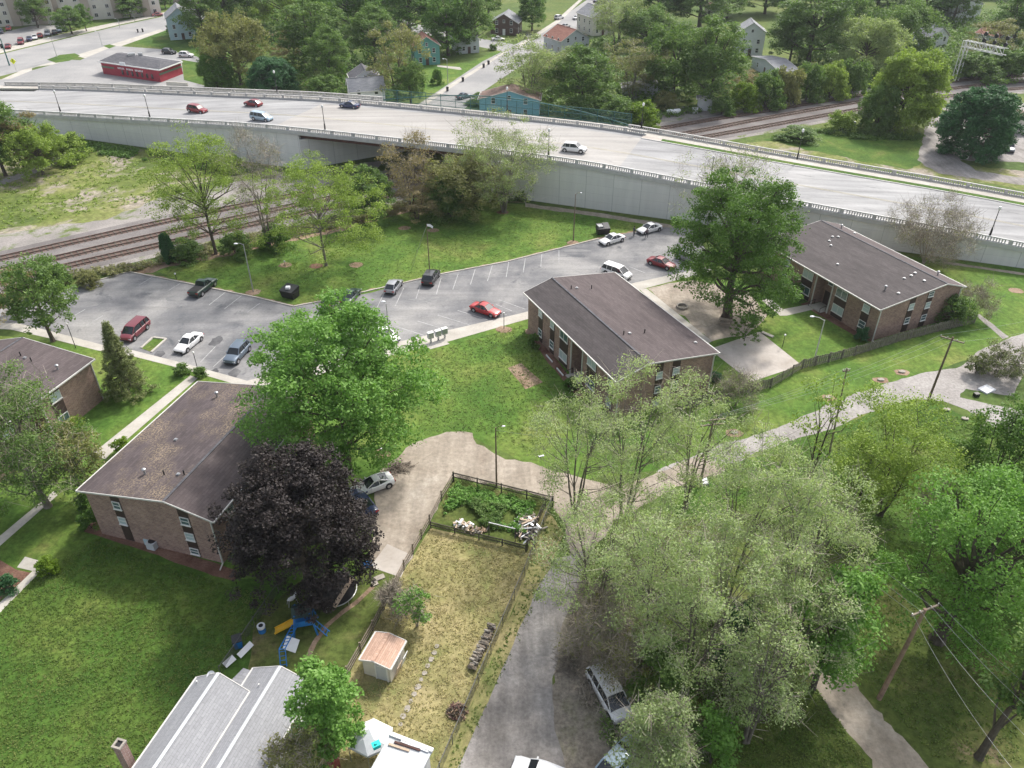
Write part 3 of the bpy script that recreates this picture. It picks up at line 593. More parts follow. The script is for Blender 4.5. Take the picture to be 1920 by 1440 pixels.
# coping and balustrades
def balustrade(n, s0, s1, mat, label, side, pier_gap=5.2, h=1.05, w_=.36, base=.35, solid=False):
    root = empty('balustrade', tuple(W((s0+s1)/2, n)), label=label, cat='balustrade', group='concrete balustrades along the overpass')
    off = -root.location
    def bld(m, nm): o = m.build(nm, mat, root); o.location = off; return o
    k = int((s1-s0)/4); m = MB(); t = MB(); b_ = MB()
    for i in range(k):
        a, b = s0+(s1-s0)*i/k, s0+(s1-s0)*(i+1)/k
        m.beam(W(a, n, base/2-.2), W(b, n, base/2-.2), w_*1.15, base+.4); t.beam(W(a, n, h-.07), W(b, n, h-.07), w_, .17)
    bld(m, 'base_beam'); bld(t, 'top_rail')
    if solid:
        m = MB()
        for i in range(k):
            a, b = s0+(s1-s0)*i/k, s0+(s1-s0)*(i+1)/k; m.beam(W(a, n, .6), W(b, n, .6), w_*.7, .8)
        bld(m, 'panel')
    else:
        m = MB(); s_ = s0+.3
        while s_ < s1-.2:
            if abs(((s_-s0) % pier_gap)-pier_gap/2) < pier_gap/2-.45: m.box(W(s_, n, .62), (.17, .2, .66), -R(20.5))
            s_ += .42
        tag(bld(m, 'balusters'), kind='stuff')
    s_ = s0; cnt = 0
    while s_ <= s1+.01:
        m = MB(); m.box(W(s_, n, .33), (.62, w_*1.12, 1.46), -R(20.5)); bld(m, 'pier'); s_ += pier_gap
    return root
balustrade(N0+.05, -262, 102, M['rail_conc'], 'near side balustrade of the overpass above the apartments, with slots and square piers', -1)
balustrade(NI, -196, -30.5, M['rail_conc_pale'], 'inner barrier between the overpass roadway and its far walkway', 1, 5.2, .95)
balustrade(163.9, -213, -93, M['rail_conc_pale'], 'outer far side balustrade behind the red shop, left of the green mesh fence', 1, 6.5)
balustrade(162.5, -34.5, 102, M['rail_conc_pale'], 'far side balustrade right of the green mesh fence beside the grass verge', 1, 6.5)
ribbon('bridge_walkway', NI+.3, 163.6, -220, -34, M['concrete'], .16, thick=.5)
ribbon('bridge_walkway', 159.6, 162.3, -31, 250, M['concrete'], .12, thick=.3)
ribbon('road_verge', 158.1, 159.6, -27, 250, M['lawn_dark'], .10, thick=.2)
ribbon('road_kerb', 157.8, 158.1, -31, 250, M['rail_conc_pale'], .13, thick=.3)
ribbon('road_kerb', 158.0, 160.1, -196, -31, M['road'], .016)
ribbon('road_kerb', 157.9, 159.6, -31, -27, M['slab'], .125, thick=.2)
ribbon('road_gutter', N0+.5, N0+1.3, -300, 250, M['rail_conc_pale'], .03)
# worn lane lines
m = MB()
for n_, ym in ((147.3, 0), (147.7, 0)):
    for i in range(-240, 200, 4): m.face([W(i, n_, .03), W(i+4, n_, .03), W(i+4, n_+.12, .03), W(i, n_+.12, .03)])
tag(m.build('centre_line', plain('faded yellow line', (.50, .46, .34), .8, .1)), kind='structure')
m = MB()
for n_ in (141.6, 153.4):
    for i in range(-240, 200, 12): m.face([W(i, n_, .03), W(i+3, n_, .03), W(i+3, n_+.13, .03), W(i, n_+.13, .03)])
tag(m.build('lane_dash', M['line']), kind='structure')
# green arched mesh fence over the tracks
gf = empty('mesh_fence', tuple(W(-63, 163.8)), label='green steel mesh fence with an arched rail on the far side of the overpass', cat='fence')
def gb(m, nm, mat=M['green_steel']): o = m.build(nm, mat, gf); o.location = -gf.location; return o
gs0, gs1 = -93, -34.6
s_ = gs0
while s_ <= gs1+.1:
    m = MB(); m.beam(W(s_, 163.8, 0), W(s_, 163.8, 2.9), .12, .12); gb(m, 'post'); s_ += 3.65
for z_ in (.3, 1.5, 2.8):
    m = MB()
    for i in range(16):
        a, b = gs0+(gs1-gs0)*i/16, gs0+(gs1-gs0)*(i+1)/16
        m.beam(W(a, 163.8, z_), W(b, 163.8, z_), .07, .09)
    gb(m, 'rail')
m = MB()
for i in range(24):
    a, b = i/24, (i+1)/24; f_ = lambda t: .5+2.9*math.sin(math.pi*t)
    m.beam(W(gs0+(gs1-gs0)*a, 163.6, f_(a)), W(gs0+(gs1-gs0)*b, 163.6, f_(b)), .16, .18)
gb(m, 'arch')
m = MB(); s_ = gs0+.25
while s_ < gs1:
    a = W(s_, 163.85, .1); b = W(s_, 163.85, 2.8); h_ = RD*.02
    m.face([a-h_, a+h_, b+h_, b-h_]); s_ += .25
for z_ in np.arange(.35, 2.8, .3): m.beam(W(gs0, 163.85, z_), W(gs1, 163.85, z_+0), .02, .03)
tag(gb(m, 'mesh'), kind='stuff')

# worn brown edges where the lawn meets the kerbs
for q0, q1, sd in (((242, 510), (359, 533), 1), ((359, 533), (480, 558), 1), ((480, 558), (550, 575), 1), ((550, 575), (615, 563), 1), ((615, 563), (756, 531), 1), ((756, 531), (824, 515), 1), ((824, 515), (950, 491), 1), ((950, 491), (1122, 448), 1), ((1122, 448), (1192, 434), 1)):
    a, b = P(*q0), P(*q1); t = (b-a).normalized(); n_ = Vector((-t.y, t.x, 0)); pts = [a, b]+[b.lerp(a, k/12)+n_*(.45+.55*noise.noise(Vector((k*.9, q0[0], 0)))) for k in range(13)]
    sheet('kerb_dirt', pts, M['soil'], .0105)
sheet('trackside_dirt', px((130, 545), (242, 505), (300, 492), (420, 472), (520, 448), (640, 424), (720, 400), (800, 380), (900, 372), (985, 380), (900, 378), (800, 390), (710, 412), (640, 434), (520, 458), (420, 482), (310, 502), (285, 512), (242, 513), (133, 548)), M['soil'], .010, .5, .8)

for (x, y, rx_, ry_) in ((405, 640, 1.0, 1.8), (440, 700, .9, 1.5), (296, 668, .9, 1.6), (400, 700, .8, 1.2), (345, 660, .7, 1.2), (160, 570, 2.6, 1.2), (820, 560, 5.0, .7), (1170, 470, 1.2, .8), (330, 560, 2.2, 1.0), (1080, 470, 3.2, .6), (620, 600, 2.5, 1.0)):
    c = P(x, y); sheet('oil_stain', [c+Vector((rx_*math.cos(a)*RNG.uniform(.6, 1.1), ry_*math.sin(a)*RNG.uniform(.6, 1.1), 0)) for a in [i*.45 for i in range(14)]], M['oil'] if rx_ < 1.1 else M['asphalt_patch'], .0165, .08, .4)
# ------------------------------------------------------------------ vegetation
def quads_mesh(name, V, mat, extra=None):
    """V: (n, 4, 3) array of quad corners"""
    n_ = len(V); me = bpy.data.meshes.new(name)
    me.vertices.add(n_*4); me.vertices.foreach_set('co', V.reshape(-1).astype(np.float32))
    me.loops.add(n_*4); me.loops.foreach_set('vertex_index', np.arange(n_*4, dtype=np.int32))
    me.polygons.add(n_); me.polygons.foreach_set('loop_start', np.arange(0, n_*4, 4, dtype=np.int32)); me.polygons.foreach_set('loop_total', np.full(n_, 4, dtype=np.int32))
    me.materials.append(mat); me.update(calc_edges=True); return me
def leaves(rg, C, per, rc, size, outward=None, flat=.5, droop=0.0, aspect=.62):
    n_ = len(C)*per
    c = np.repeat(C, per, axis=0); d = rg.normal(size=(n_, 3)); d /= np.linalg.norm(d, axis=1)[:, None]
    rr = rc*rg.uniform(.15, 1, size=(n_, 1))**.6*np.repeat(rg.uniform(.6, 1.35, size=(len(C), 1)), per, axis=0)
    p = c+d*rr*np.array([1, 1, .62]); p[:, 2] -= droop*rg.uniform(0, 1, n_)*rc
    nn = rg.normal(size=(n_, 3))*.7+d*.5+np.array([0, 0, flat*1.5]); nn /= np.linalg.norm(nn, axis=1)[:, None]
    t = np.cross(nn, rg.normal(size=(n_, 3))); t /= np.linalg.norm(t, axis=1)[:, None]+1e-9; b = np.cross(nn, t)
    s_ = size*rg.uniform(.55, 1.4, size=(n_, 1)); a = s_*.5; e = s_*.5*aspect
    return np.stack([p-t*a, p-b*e+t*a*.1, p+t*a, p+b*e+t*a*.1], axis=1)
def twigs(rg, C, per, rc, ln, wd):
    n_ = len(C)*per; c = np.repeat(C, per, axis=0); d = rg.normal(size=(n_, 3))+np.array([0, 0, .7]); d /= np.linalg.norm(d, axis=1)[:, None]
    p = c+rg.normal(size=(n_, 3))*rc*.4; L_ = ln*rg.uniform(.5, 1.4, size=(n_, 1)); q = p+d*L_
    t = np.cross(d, rg.normal(size=(n_, 3))); t /= np.linalg.norm(t, axis=1)[:, None]+1e-9; t *= wd*.5
    return np.stack([p-t, p+t, q+t*.35, q-t*.35], axis=1)
def tree_mesh(seed, H, Rr, base=.22, shape='round', nlobe=14, nclump=220, per=60, size=.38, rc=1.0, leaf='mid', bark='bark', tr=.3, twig=0, gap=.25, stems=1, droop=0.0, lean=0.0, fill=.55, lobe_r=.42):
    rg = np.random.default_rng(seed); rd = random.Random(seed)
    zb = H*base; Hc = H-zb; cz = zb+Hc*.5
    def surf(dr):      # direction -> radius factor of the crown outline
        x = noise.noise(Vector(dr)*1.3+Vector((seed*3.1, 0, 0)))*.55+noise.noise(Vector(dr)*2.9+Vector((0, seed*2.3, 0)))*.3
        return 1+x*.55
    def scale_at(u):   # horizontal factor by relative height u in 0..1
        if shape == 'cone': return max(.05, (1-u)**.8*1.15)
        if shape == 'vase': return .35+.75*u**.7 if u < .8 else .98-(u-.8)*2.2
        if shape == 'column': return .8 if u < .75 else .8-(u-.75)*2.4
        if shape == 'dome': return math.sqrt(max(0, 1-(max(0, u-.25)/.76)**2))
        return math.sqrt(max(0, 1-((u-.45)/.57)**2))
    lobes = []
    for i in range(nlobe):
        f = (i+.5)/nlobe; a = i*2.39996+rd.uniform(-.4, .4); u = .12+.84*f if shape != 'dome' else .08+.85*f**.9
        rad = Rr*scale_at(u)*surf((math.cos(a), math.sin(a), u*2-1)); k = 1-lobe_r*(.75 if shape != 'cone' else .5)
        lobes.append((Vector((math.cos(a)*rad*k*rd.uniform(.7, 1), math.sin(a)*rad*k*rd.uniform(.7, 1), zb+Hc*u*.93)), max(.35, Rr*lobe_r*rd.uniform(.75, 1.25)*(.5+.5*scale_at(u)))))
    C = []
    for i in range(nclump):
        if shape == 'cone':
            u = rd.random()**1.25; a = rd.uniform(0, 6.283); r_ = Rr*(1-u)*(rd.random()**.45)*(1+.18*math.sin(a*5+u*9)); C.append(Vector((r_*math.cos(a), r_*math.sin(a), zb+Hc*u))); continue
        c, lr = lobes[rd.randrange(nlobe)] if rd.random() > .06 else (Vector((0, 0, zb+Hc*.62)), Rr*.5)
        d = Vector((rd.gauss(0, 1), rd.gauss(0, 1), rd.gauss(.25, 1))).normalized()
        p = c+Vector((d.x, d.y, d.z*.8))*lr*(rd.uniform(0, 1)**.35 if rd.random() > 1-fill else rd.uniform(.8, 1.12))
        if p.z < zb*.75: p.z = zb*.75+rd.random()*Hc*.1
        p.x += lean*(p.z/H); C.append(p)
        if noise.noise(p*(2.2/Rr)+Vector((seed, 9, 0))) < -gap: C.pop()
    Cn = np.array([tuple(p) for p in C])
    V = []
    if per: V.append(leaves(rg, Cn, per, rc, size, droop=droop))
    # trunk and limbs
    m = MB(); st = []
    for k in range(stems):
        a0 = k*2*math.pi/max(1, stems)+rd.random(); sp = 0 if stems == 1 else Rr*.22
        top = Vector((math.cos(a0)*sp+lean*.5, math.sin(a0)*sp, zb+Hc*(.45 if shape not in ('cone', 'column') else .9)))
        b0 = Vector((math.cos(a0)*tr*.8*(stems > 1), math.sin(a0)*tr*.8*(stems > 1), -.1))
        mid = b0.lerp(top, .45)+Vector((rd.uniform(-1, 1), rd.uniform(-1, 1), 0))*Rr*.04
        r0 = tr/(stems**.5)
        m.tube([b0, b0+Vector((0, 0, .5)), mid, top], [r0*1.35, r0, r0*.72, r0*.3], 8); st.append((b0, mid, top, r0))
    for (c, lr) in lobes:
        b0, mid, top, r0 = min(st, key=lambda q: (q[2]-c).length)
        f = min(.95, max(.15, (c.z-zb*.9)/Hc*1.0)); s_ = mid.lerp(top, f) if f > .3 else b0.lerp(mid, .75)
        if c.z < s_.z: s_ = b0.lerp(top, max(.3, c.z/H*.8))
        c2 = c+Vector((lean*(c.z/H), 0, 0)); k = s_.lerp(c2, .5)+Vector((rd.uniform(-1, 1), rd.uniform(-1, 1), rd.uniform(-.4, .9)))*lr*.3
        m.tube([s_, k, c2], [r0*.38, r0*.24, r0*.1], 5, cap=False)
        near = sorted(C, key=lambda p: (p-c2).length)[:max(6, int(nclump/nlobe*.45))]
        for p in near[::2]: m.tube([k.lerp(c2, rd.uniform(.2, 1)), p], [r0*.09, r0*.03], 3, cap=False)
    if twig: V.append(twigs(rg, Cn, twig, rc, rc*1.3, .035))
    tm = m.mesh('trunk', M[bark]); cm = None
    if leaf == 'twigs' and per == 0: cm = quads_mesh('crown', np.concatenate(V), LF['twigs'])
    elif twig:
        cm = quads_mesh('crown', np.concatenate(V), LF[leaf]); cm.materials.append(LF['twigs'])
        idx = np.zeros(len(cm.polygons), dtype=np.int32); idx[len(V[0]):] = 1; cm.polygons.foreach_set('material_index', idx)
    else: cm = quads_mesh('crown', V[0], LF[leaf])
    return tm, cm
PARTS = {'tree': ('trunk', 'crown'), 'shrub': ('stem', 'foliage')}
def place_tree(meshes, loc, label, cat='tree', name='broadleaf_tree', group=None, rz=0, sc=(1, 1, 1), leaf=None):
    root = empty(name, loc, rz, label, cat, group); root.scale = sc; tm, cm = meshes
    a, b = PARTS['shrub' if cat in ('shrub', 'hedge', 'bush') else 'tree']
    for nm, me in ((a, tm), (b, cm)):
        o = bpy.data.objects.new(nm, me); COL.objects.link(o); setparent(o, root)
        if nm == b and leaf: o.material_slots[0].link = 'OBJECT'; o.material_slots[0].material = LF[leaf]
    return root
def at_px(cx, yb, yt, wpx):
    """crown centre column, base row, top row, crown width in pixels -> location, height, radius in metres"""
    yc = (yb+yt)/2; xb = 960+(cx-960)*(2855-yb)/(2855-yc); p = P(xb, yb); H = hgt((xb, yb), (cx, yt))
    zc = p.y*cT+(HC-H*.55)*sT
    return p, H, wpx/2*zc/F
def hero(cx, yb, yt, wpx, label, name='broadleaf_tree', cat='tree', seed=1, group=None, **kw):
    p, H, Rr = at_px(cx, yb, yt, wpx); Rr *= kw.pop('k', 1.16)
    return place_tree(tree_mesh(seed, H, Rr, **kw), p, label, cat, name, group)
SH = {}
hero(630, 885, 568, 350, 'large bright green maple tree between the left brick flats and the middle lawn', seed=3, k=1.02, base=.12, nlobe=30, nclump=760, per=95, size=.30, rc=1.15, leaf='maple', tr=.42, lobe_r=.33, gap=.32)
hero(554, 1088, 856, 298, 'dense round dark purple-leaved tree over the corner of the brick flats', name='purple_maple', seed=5, k=1.0, base=.08, shape='dome', nlobe=44, nclump=900, per=90, size=.23, rc=.75, leaf='purple', tr=.45, lobe_r=.3, gap=.6, fill=.35)
hero(1388, 594, 312, 250, 'tall deep green tree with a thick trunk between the two brick flats on the right', seed=8, k=1.08, base=.07, nlobe=28, nclump=640, per=90, size=.30, rc=1.15, leaf='deep', tr=.75, lobe_r=.34, gap=.45)
hero(1372, 446, 270, 190, 'pale half-leafed tree against the retaining wall behind the tall deep green tree', seed=11, base=.25, nlobe=16, nclump=150, per=34, size=.24, rc=1.3, leaf='pale', bark='bark_grey', tr=.28, twig=22, stems=2)
hero(1750, 494, 378, 155, 'leafless spreading many-stemmed tree in front of the wall right of the far flats', name='bare_tree', seed=13, base=.08, shape='vase', nlobe=22, nclump=220, per=14, size=.2, rc=1.0, leaf='olive', bark='twig', tr=.22, twig=44, stems=6)
hero(945, 398, 228, 175, 'wide olive green many-stemmed willow beside the retaining wall at the lawn edge', name='willow_tree', seed=17, base=.18, shape='vase', nlobe=20, nclump=330, per=90, size=.22, rc=1.35, leaf='pale', bark='bark_grey', tr=.4, twig=10, stems=4)
hero(766, 396, 245, 100, 'brownish budding tree standing before the shaded bridge opening', seed=19, base=.1, nlobe=14, nclump=170, per=34, size=.3, rc=1.2, leaf='brown', tr=.25, twig=12, stems=3)
hero(598, 498, 312, 190, 'fresh yellow green lawn tree with a thin straight trunk near the parked cars', seed=23, k=1.3, base=.18, nlobe=28, nclump=440, per=90, size=.24, rc=1.15, leaf='yellow', bark='bark_grey', tr=.24, gap=.15)
hero(378, 476, 242, 170, 'tall airy yellow green tree left of the bare one by the railway', seed=29, base=.12, nlobe=28, nclump=420, per=95, size=.24, rc=1.25, leaf='yellow', tr=.32, gap=.1, lobe_r=.36)
hero(484, 466, 246, 120, 'tall almost leafless grey tree between two yellow green trees by the railway', name='bare_tree', seed=31, base=.15, shape='vase', nlobe=15, nclump=130, per=6, size=.2, rc=1.2, leaf='olive', bark='bark_grey', tr=.34, twig=26, stems=3)
hero(70, 640, 487, 130, 'deep green tree behind the far left brown roof beside the parking lot', seed=37, base=.22, nlobe=16, nclump=260, per=52, size=.34, rc=.9, leaf='mid', tr=.28, gap=.3)
hero(220, 740, 606, 84, 'soft olive conifer with a pointed top beside the sidewalk', name='conifer_tree', seed=41, base=.03, shape='cone', nlobe=44, nclump=520, per=70, size=.16, rc=.45, leaf='conifer', tr=.2, lobe_r=.26, gap=.9)
hero(35, 950, 708, 225, 'broad green tree at the left edge in front of the brown roofed flats', seed=43, k=1.0, base=.12, nlobe=20, nclump=330, per=110, size=.2, rc=1.2, leaf='mid', bark='bark_grey', tr=.35, twig=8)
hero(130, 930, 800, 110, 'small grey green tree overhanging the walk beside the broad green one', seed=47, base=.2, nlobe=12, nclump=150, per=50, size=.26, rc=.8, leaf='olive', bark='bark_grey', tr=.18, twig=6)
# pale willows on both sides of the lane
WL = dict(leaf='willow', bark='bark_grey', name='willow_tree', droop=.5, size=.17, gap=.12)
def wil(cx, yb, yt, wp, label, seed, n=190, per=115, tw=8, **kw):
    d = dict(WL); d.update(kw); return hero(cx, yb, yt, wp, label, seed=seed, nclump=n, per=per, twig=tw, nlobe=34, rc=.95, base=.2, tr=.26, stems=4, k=1.35, lobe_r=.25, fill=.35, group='pale willows around the lane', **d)
wil(1085, 965, 715, 190, 'pale willow over the dirt drive in front of the middle flats, leftmost of the row', 51, 150)
wil(1185, 985, 672, 190, 'tall pale willow with forked dark trunks in front of the middle flats gable', 52, 160)
wil(1305, 950, 715, 160, 'thin grey green willow beside the crossarm pole above the side lane', 53, 100, 120, 10)
wil(1120, 1170, 930, 190, 'low pale willow leaning over the gravel alley below the junction', 54, 170)
wil(1230, 1240, 930, 190, 'pale willow in the middle of the thicket right of the alley', 55, 190)
wil(1400, 1130, 800, 210, 'large whitish green willow, the highest crown of the thicket beside the side lane', 56, 230)
wil(1520, 1180, 850, 210, 'whitish green willow at the upper right of the thicket, over the small lawn', 57, 230)
wil(1330, 1310, 985, 230, 'broad grey green willow in the heart of the thicket', 58, 230)
wil(1500, 1290, 1010, 180, 'grey green willow at the top end of the lower right lane', 59, 200)
wil(1435, 1390, 1140, 110, 'small pale willow left of the lower right lane', 60, 90)
hero(1565, 1290, 1060, 130, 'bright green tree leaning over the top of the lower right lane', seed=61, base=.12, nlobe=14, nclump=190, per=60, size=.3, rc=1.0, leaf='maple', tr=.25)
hero(1388, 1290, 1115, 70, 'narrow very dark evergreen inside the thicket of willows', name='evergreen_tree', seed=62, base=.05, shape='column', nlobe=14, nclump=130, per=60, size=.25, rc=.6, leaf='dark', tr=.16)
hero(1235, 1490, 1310, 125, 'grey green tree beyond the junked van at the bottom edge', seed=63, base=.1, nlobe=14, nclump=200, per=100, size=.18, rc=.9, leaf='willow', bark='bark_grey', tr=.22, twig=10)
hero(1120, 1245, 1120, 110, 'tangle of leafless brush at the edge of the gravel alley', name='brush_thicket', cat='shrub', seed=65, base=.03, shape='dome', nlobe=14, nclump=150, per=12, size=.2, rc=.8, leaf='olive', bark='twig', tr=.08, twig=26, stems=5)
hero(1172, 1290, 1185, 120, 'brown leafless thicket above the junked van', name='brush_thicket', cat='shrub', seed=66, base=.03, shape='dome', nlobe=14, nclump=120, per=24, size=.2, rc=.85, leaf='olive', bark='twig', tr=.08, twig=22, stems=5)
hero(1250, 1330, 1210, 110, 'leafy green undergrowth right of the leafless thicket', name='undergrowth', cat='shrub', seed=67, base=.03, shape='dome', nlobe=12, nclump=150, per=54, size=.26, rc=.7, leaf='mid', tr=.08, stems=4, bark='twig')
hero(1345, 1430, 1330, 80, 'small bright green shrub on the shaded grass by the lower lane', name='shrub', cat='shrub', seed=68, base=.03, shape='dome', nlobe=10, nclump=60, per=44, size=.26, rc=.6, leaf='maple', tr=.08, stems=3)
hero(1545, 895, 700, 105, 'sparse thin tree in the grass strip beside the side lane', seed=69, base=.25, nlobe=12, nclump=80, per=36, size=.26, rc=1.0, leaf='yellow', tr=.2, stems=2, gap=.0)
hero(1690, 965, 745, 190, 'spreading fresh green tree with several dark stems on the lower right lawn', seed=70, k=1.3, base=.14, shape='vase', nlobe=26, nclump=420, per=80, size=.21, rc=1.05, leaf='yellow', tr=.3, stems=4, gap=.12)
hero(1610, 1000, 820, 100, 'smaller fresh green tree left of the spreading many-stemmed one', seed=71, k=1.3, base=.2, nlobe=16, nclump=170, per=70, size=.22, rc=1.0, leaf='yellow', tr=.22, stems=2, gap=.05)
hero(1878, 985, 752, 140, 'upright deep green tree at the right edge below the lane bend', seed=72, k=1.3, base=.05, nlobe=20, nclump=380, per=80, size=.24, rc=1.0, leaf='deep', tr=.24, gap=.15)
hero(1745, 1010, 905, 70, 'small leafless sapling behind the big lower right tree', name='bare_tree', seed=73, base=.1, shape='vase', nlobe=9, nclump=50, per=6, size=.2, rc=.7, leaf='olive', bark='twig', tr=.08, twig=30, stems=3)
hero(1828, 1200, 905, 250, 'big mid green tree with a leaning dark trunk above the crossarm pole', seed=74, k=1.25, base=.15, nlobe=26, nclump=520, per=85, size=.24, rc=1.1, leaf='maple', tr=.6, gap=.1)
hero(1935, 1120, 850, 150, 'dark green tree cut by the right frame edge beside the big mid green tree', seed=75, k=1.25, base=.1, nlobe=20, nclump=380, per=80, size=.24, rc=1.1, leaf='deep', tr=.3)
hero(1905, 1420, 1190, 110, 'tree with a curved dark trunk in the bottom right corner', seed=76, base=.4, nlobe=10, nclump=90, per=50, size=.3, rc=.9, leaf='mid', tr=.3, lean=.5)
hero(612, 1420, 1243, 116, 'leafy light green tree between the grey roofed house and the dry yard', seed=77, base=.06, nlobe=16, nclump=230, per=60, size=.26, rc=.62, leaf='maple', tr=.14, gap=.4)
hero(560, 1475, 1380, 120, 'olive shrubs in the narrow gap beside the grey roofed house', name='shrub', cat='shrub', seed=78, base=.04, shape='dome', nlobe=12, nclump=110, per=40, size=.22, rc=.6, leaf='olive', bark='twig', tr=.07, twig=16, stems=4)
hero(778, 1175, 1092, 60, 'small half-bare tree with fresh green side shoots at the board fence', seed=79, base=.1, nlobe=9, nclump=60, per=36, size=.22, rc=.5, leaf='maple', bark='twig', tr=.09, twig=14, stems=2)
hero(735, 1150, 1100, 56, 'grey leafless bush growing through the board fence', name='bare_bush', cat='shrub', seed=80, base=.03, shape='dome', nlobe=9, nclump=70, per=0, size=.2, rc=.55, leaf='twigs', bark='twig', tr=.05, twig=40, stems=4)
hero(1790, 606, 555, 66, 'rounded green bush at the corner of the far right flats', name='shrub', cat='shrub', seed=81, base=.03, shape='dome', nlobe=12, nclump=150, per=50, size=.24, rc=.6, leaf='mid', tr=.1, stems=3)
hero(1828, 590, 528, 76, 'grey twiggy bush behind the rounded green one at the far right flats', name='bare_bush', cat='shrub', seed=82, base=.03, shape='dome', nlobe=10, nclump=90, per=14, size=.22, rc=.7, leaf='olive', bark='twig', tr=.08, twig=34, stems=4)
hero(1882, 706, 655, 90, 'spiky grey green shrub on the gravel beside the side lane', name='shrub', cat='shrub', seed=83, base=.03, shape='vase', nlobe=14, nclump=130, per=44, size=.22, rc=.6, leaf='conifer', bark='twig', tr=.08, twig=14, stems=5)
hero(1835, 700, 668, 40, 'smaller spiky shrub left of the big one on the gravel', name='shrub', cat='shrub', seed=84, base=.03, shape='vase', nlobe=9, nclump=60, per=44, size=.22, rc=.5, leaf='conifer', bark='twig', tr=.06, stems=4)
hero(1385, 760, 700, 90, 'twiggy brush along the picket fence below the middle flats', name='bare_bush', cat='shrub', seed=85, base=.03, shape='dome', nlobe=10, nclump=80, per=22, size=.22, rc=.8, leaf='pale', bark='twig', tr=.08, twig=26, stems=4)
# clipped garden shrubs
for k, (cx, yb, yt, wp, lf_, lab) in enumerate([
    (136, 822, 784, 50, 'lime', 'flat-topped lime green shrub at the corner of the far left flats'), (226, 850, 820, 34, 'lime', 'lime green round shrub beside the long entry walk'),
    (164, 990, 960, 36, 'deep', 'dark clipped ball shrub at the left corner of the near brick flats'), (157, 958, 926, 26, 'deep', 'dark green shrub against the left wall corner of the near flats'),
    (85, 1076, 1046, 34, 'lime', 'small yellow green shrub at the end of the concrete slab walk'), (339, 702, 684, 30, 'mid', 'low green shrub beside the walk at the parking sidewalk'),
    (374, 706, 690, 18, 'mid', 'tiny ball shrub at the foot of the small lamp post'), (1069, 728, 708, 24, 'deep', 'dark ball shrub in the mulch beside the middle flats'),
    (1000, 652, 625, 20, 'mid', 'slim green shrub at the far front corner of the middle flats'), (1618, 640, 612, 22, 'dark', 'dark shrub beneath the window of the far right flats'),
    (1343, 716, 700, 16, 'dark', 'small black green bush at the right end of the middle flats'), (1400, 640, 590, 70, 'deep', 'low green regrowth at the foot of the tall deep green tree'),
    (1480, 560, 530, 60, 'deep', 'green shrub against the entry wall of the far right flats'), (10, 1110, 1080, 30, 'dark', 'dark shrub in the left edge flower bed')]):
    hero(cx, yb, yt, wp, lab, name='clipped_shrub', cat='shrub', seed=100+k, k=1.05, group='garden shrubs round the flats', base=.02, shape='dome', nlobe=9, nclump=70, per=60, size=.14, rc=.32, leaf=lf_, tr=.05, lobe_r=.4, gap=.9, fill=.3)
# library of shared crowns for the more distant trees (unit: metres, scaled when placed)
def lib(key, *a, **k): SH[key] = (tree_mesh(*a, **k), a[1], a[2])
lib('round', 201, 14, 6.5, base=.12, nlobe=20, nclump=260, per=84, size=.38, rc=1.2, leaf='mid', tr=.35, lobe_r=.34)
lib('tall', 202, 18, 6.5, base=.12, nlobe=22, nclump=280, per=84, size=.38, rc=1.25, leaf='mid', tr=.4, lobe_r=.34)
lib('wide', 203, 12, 7.5, base=.10, nlobe=24, nclump=280, per=84, size=.38, rc=1.25, leaf='mid', tr=.35, lobe_r=.32)
lib('airy', 204, 15, 6.5, base=.18, shape='vase', nlobe=18, nclump=190, per=80, size=.30, rc=1.3, leaf='pale', bark='bark_grey', tr=.32, twig=8, stems=3, gap=.1)
lib('full', 207, 11, 6.5, base=.02, shape='dome', nlobe=34, nclump=520, per=80, size=.32, rc=.95, leaf='mid', tr=.3, lobe_r=.3, gap=.7, fill=.3)
lib('ball', 205, 11, 6.0, base=.0, shape='dome', nlobe=44, nclump=760, per=84, size=.30, rc=.8, leaf='dark', tr=.35, lobe_r=.24, gap=.8, fill=.3)
lib('bush', 206, 5, 3.6, base=.02, shape='dome', nlobe=16, nclump=160, per=80, size=.30, rc=.8, leaf='mid', tr=.15, lobe_r=.36, stems=4)
lib('ragged', 207, 14, 6.0, base=.08, nlobe=16, nclump=190, per=80, size=.32, rc=1.15, leaf='olive', tr=.3, twig=6, gap=.05, stems=2)
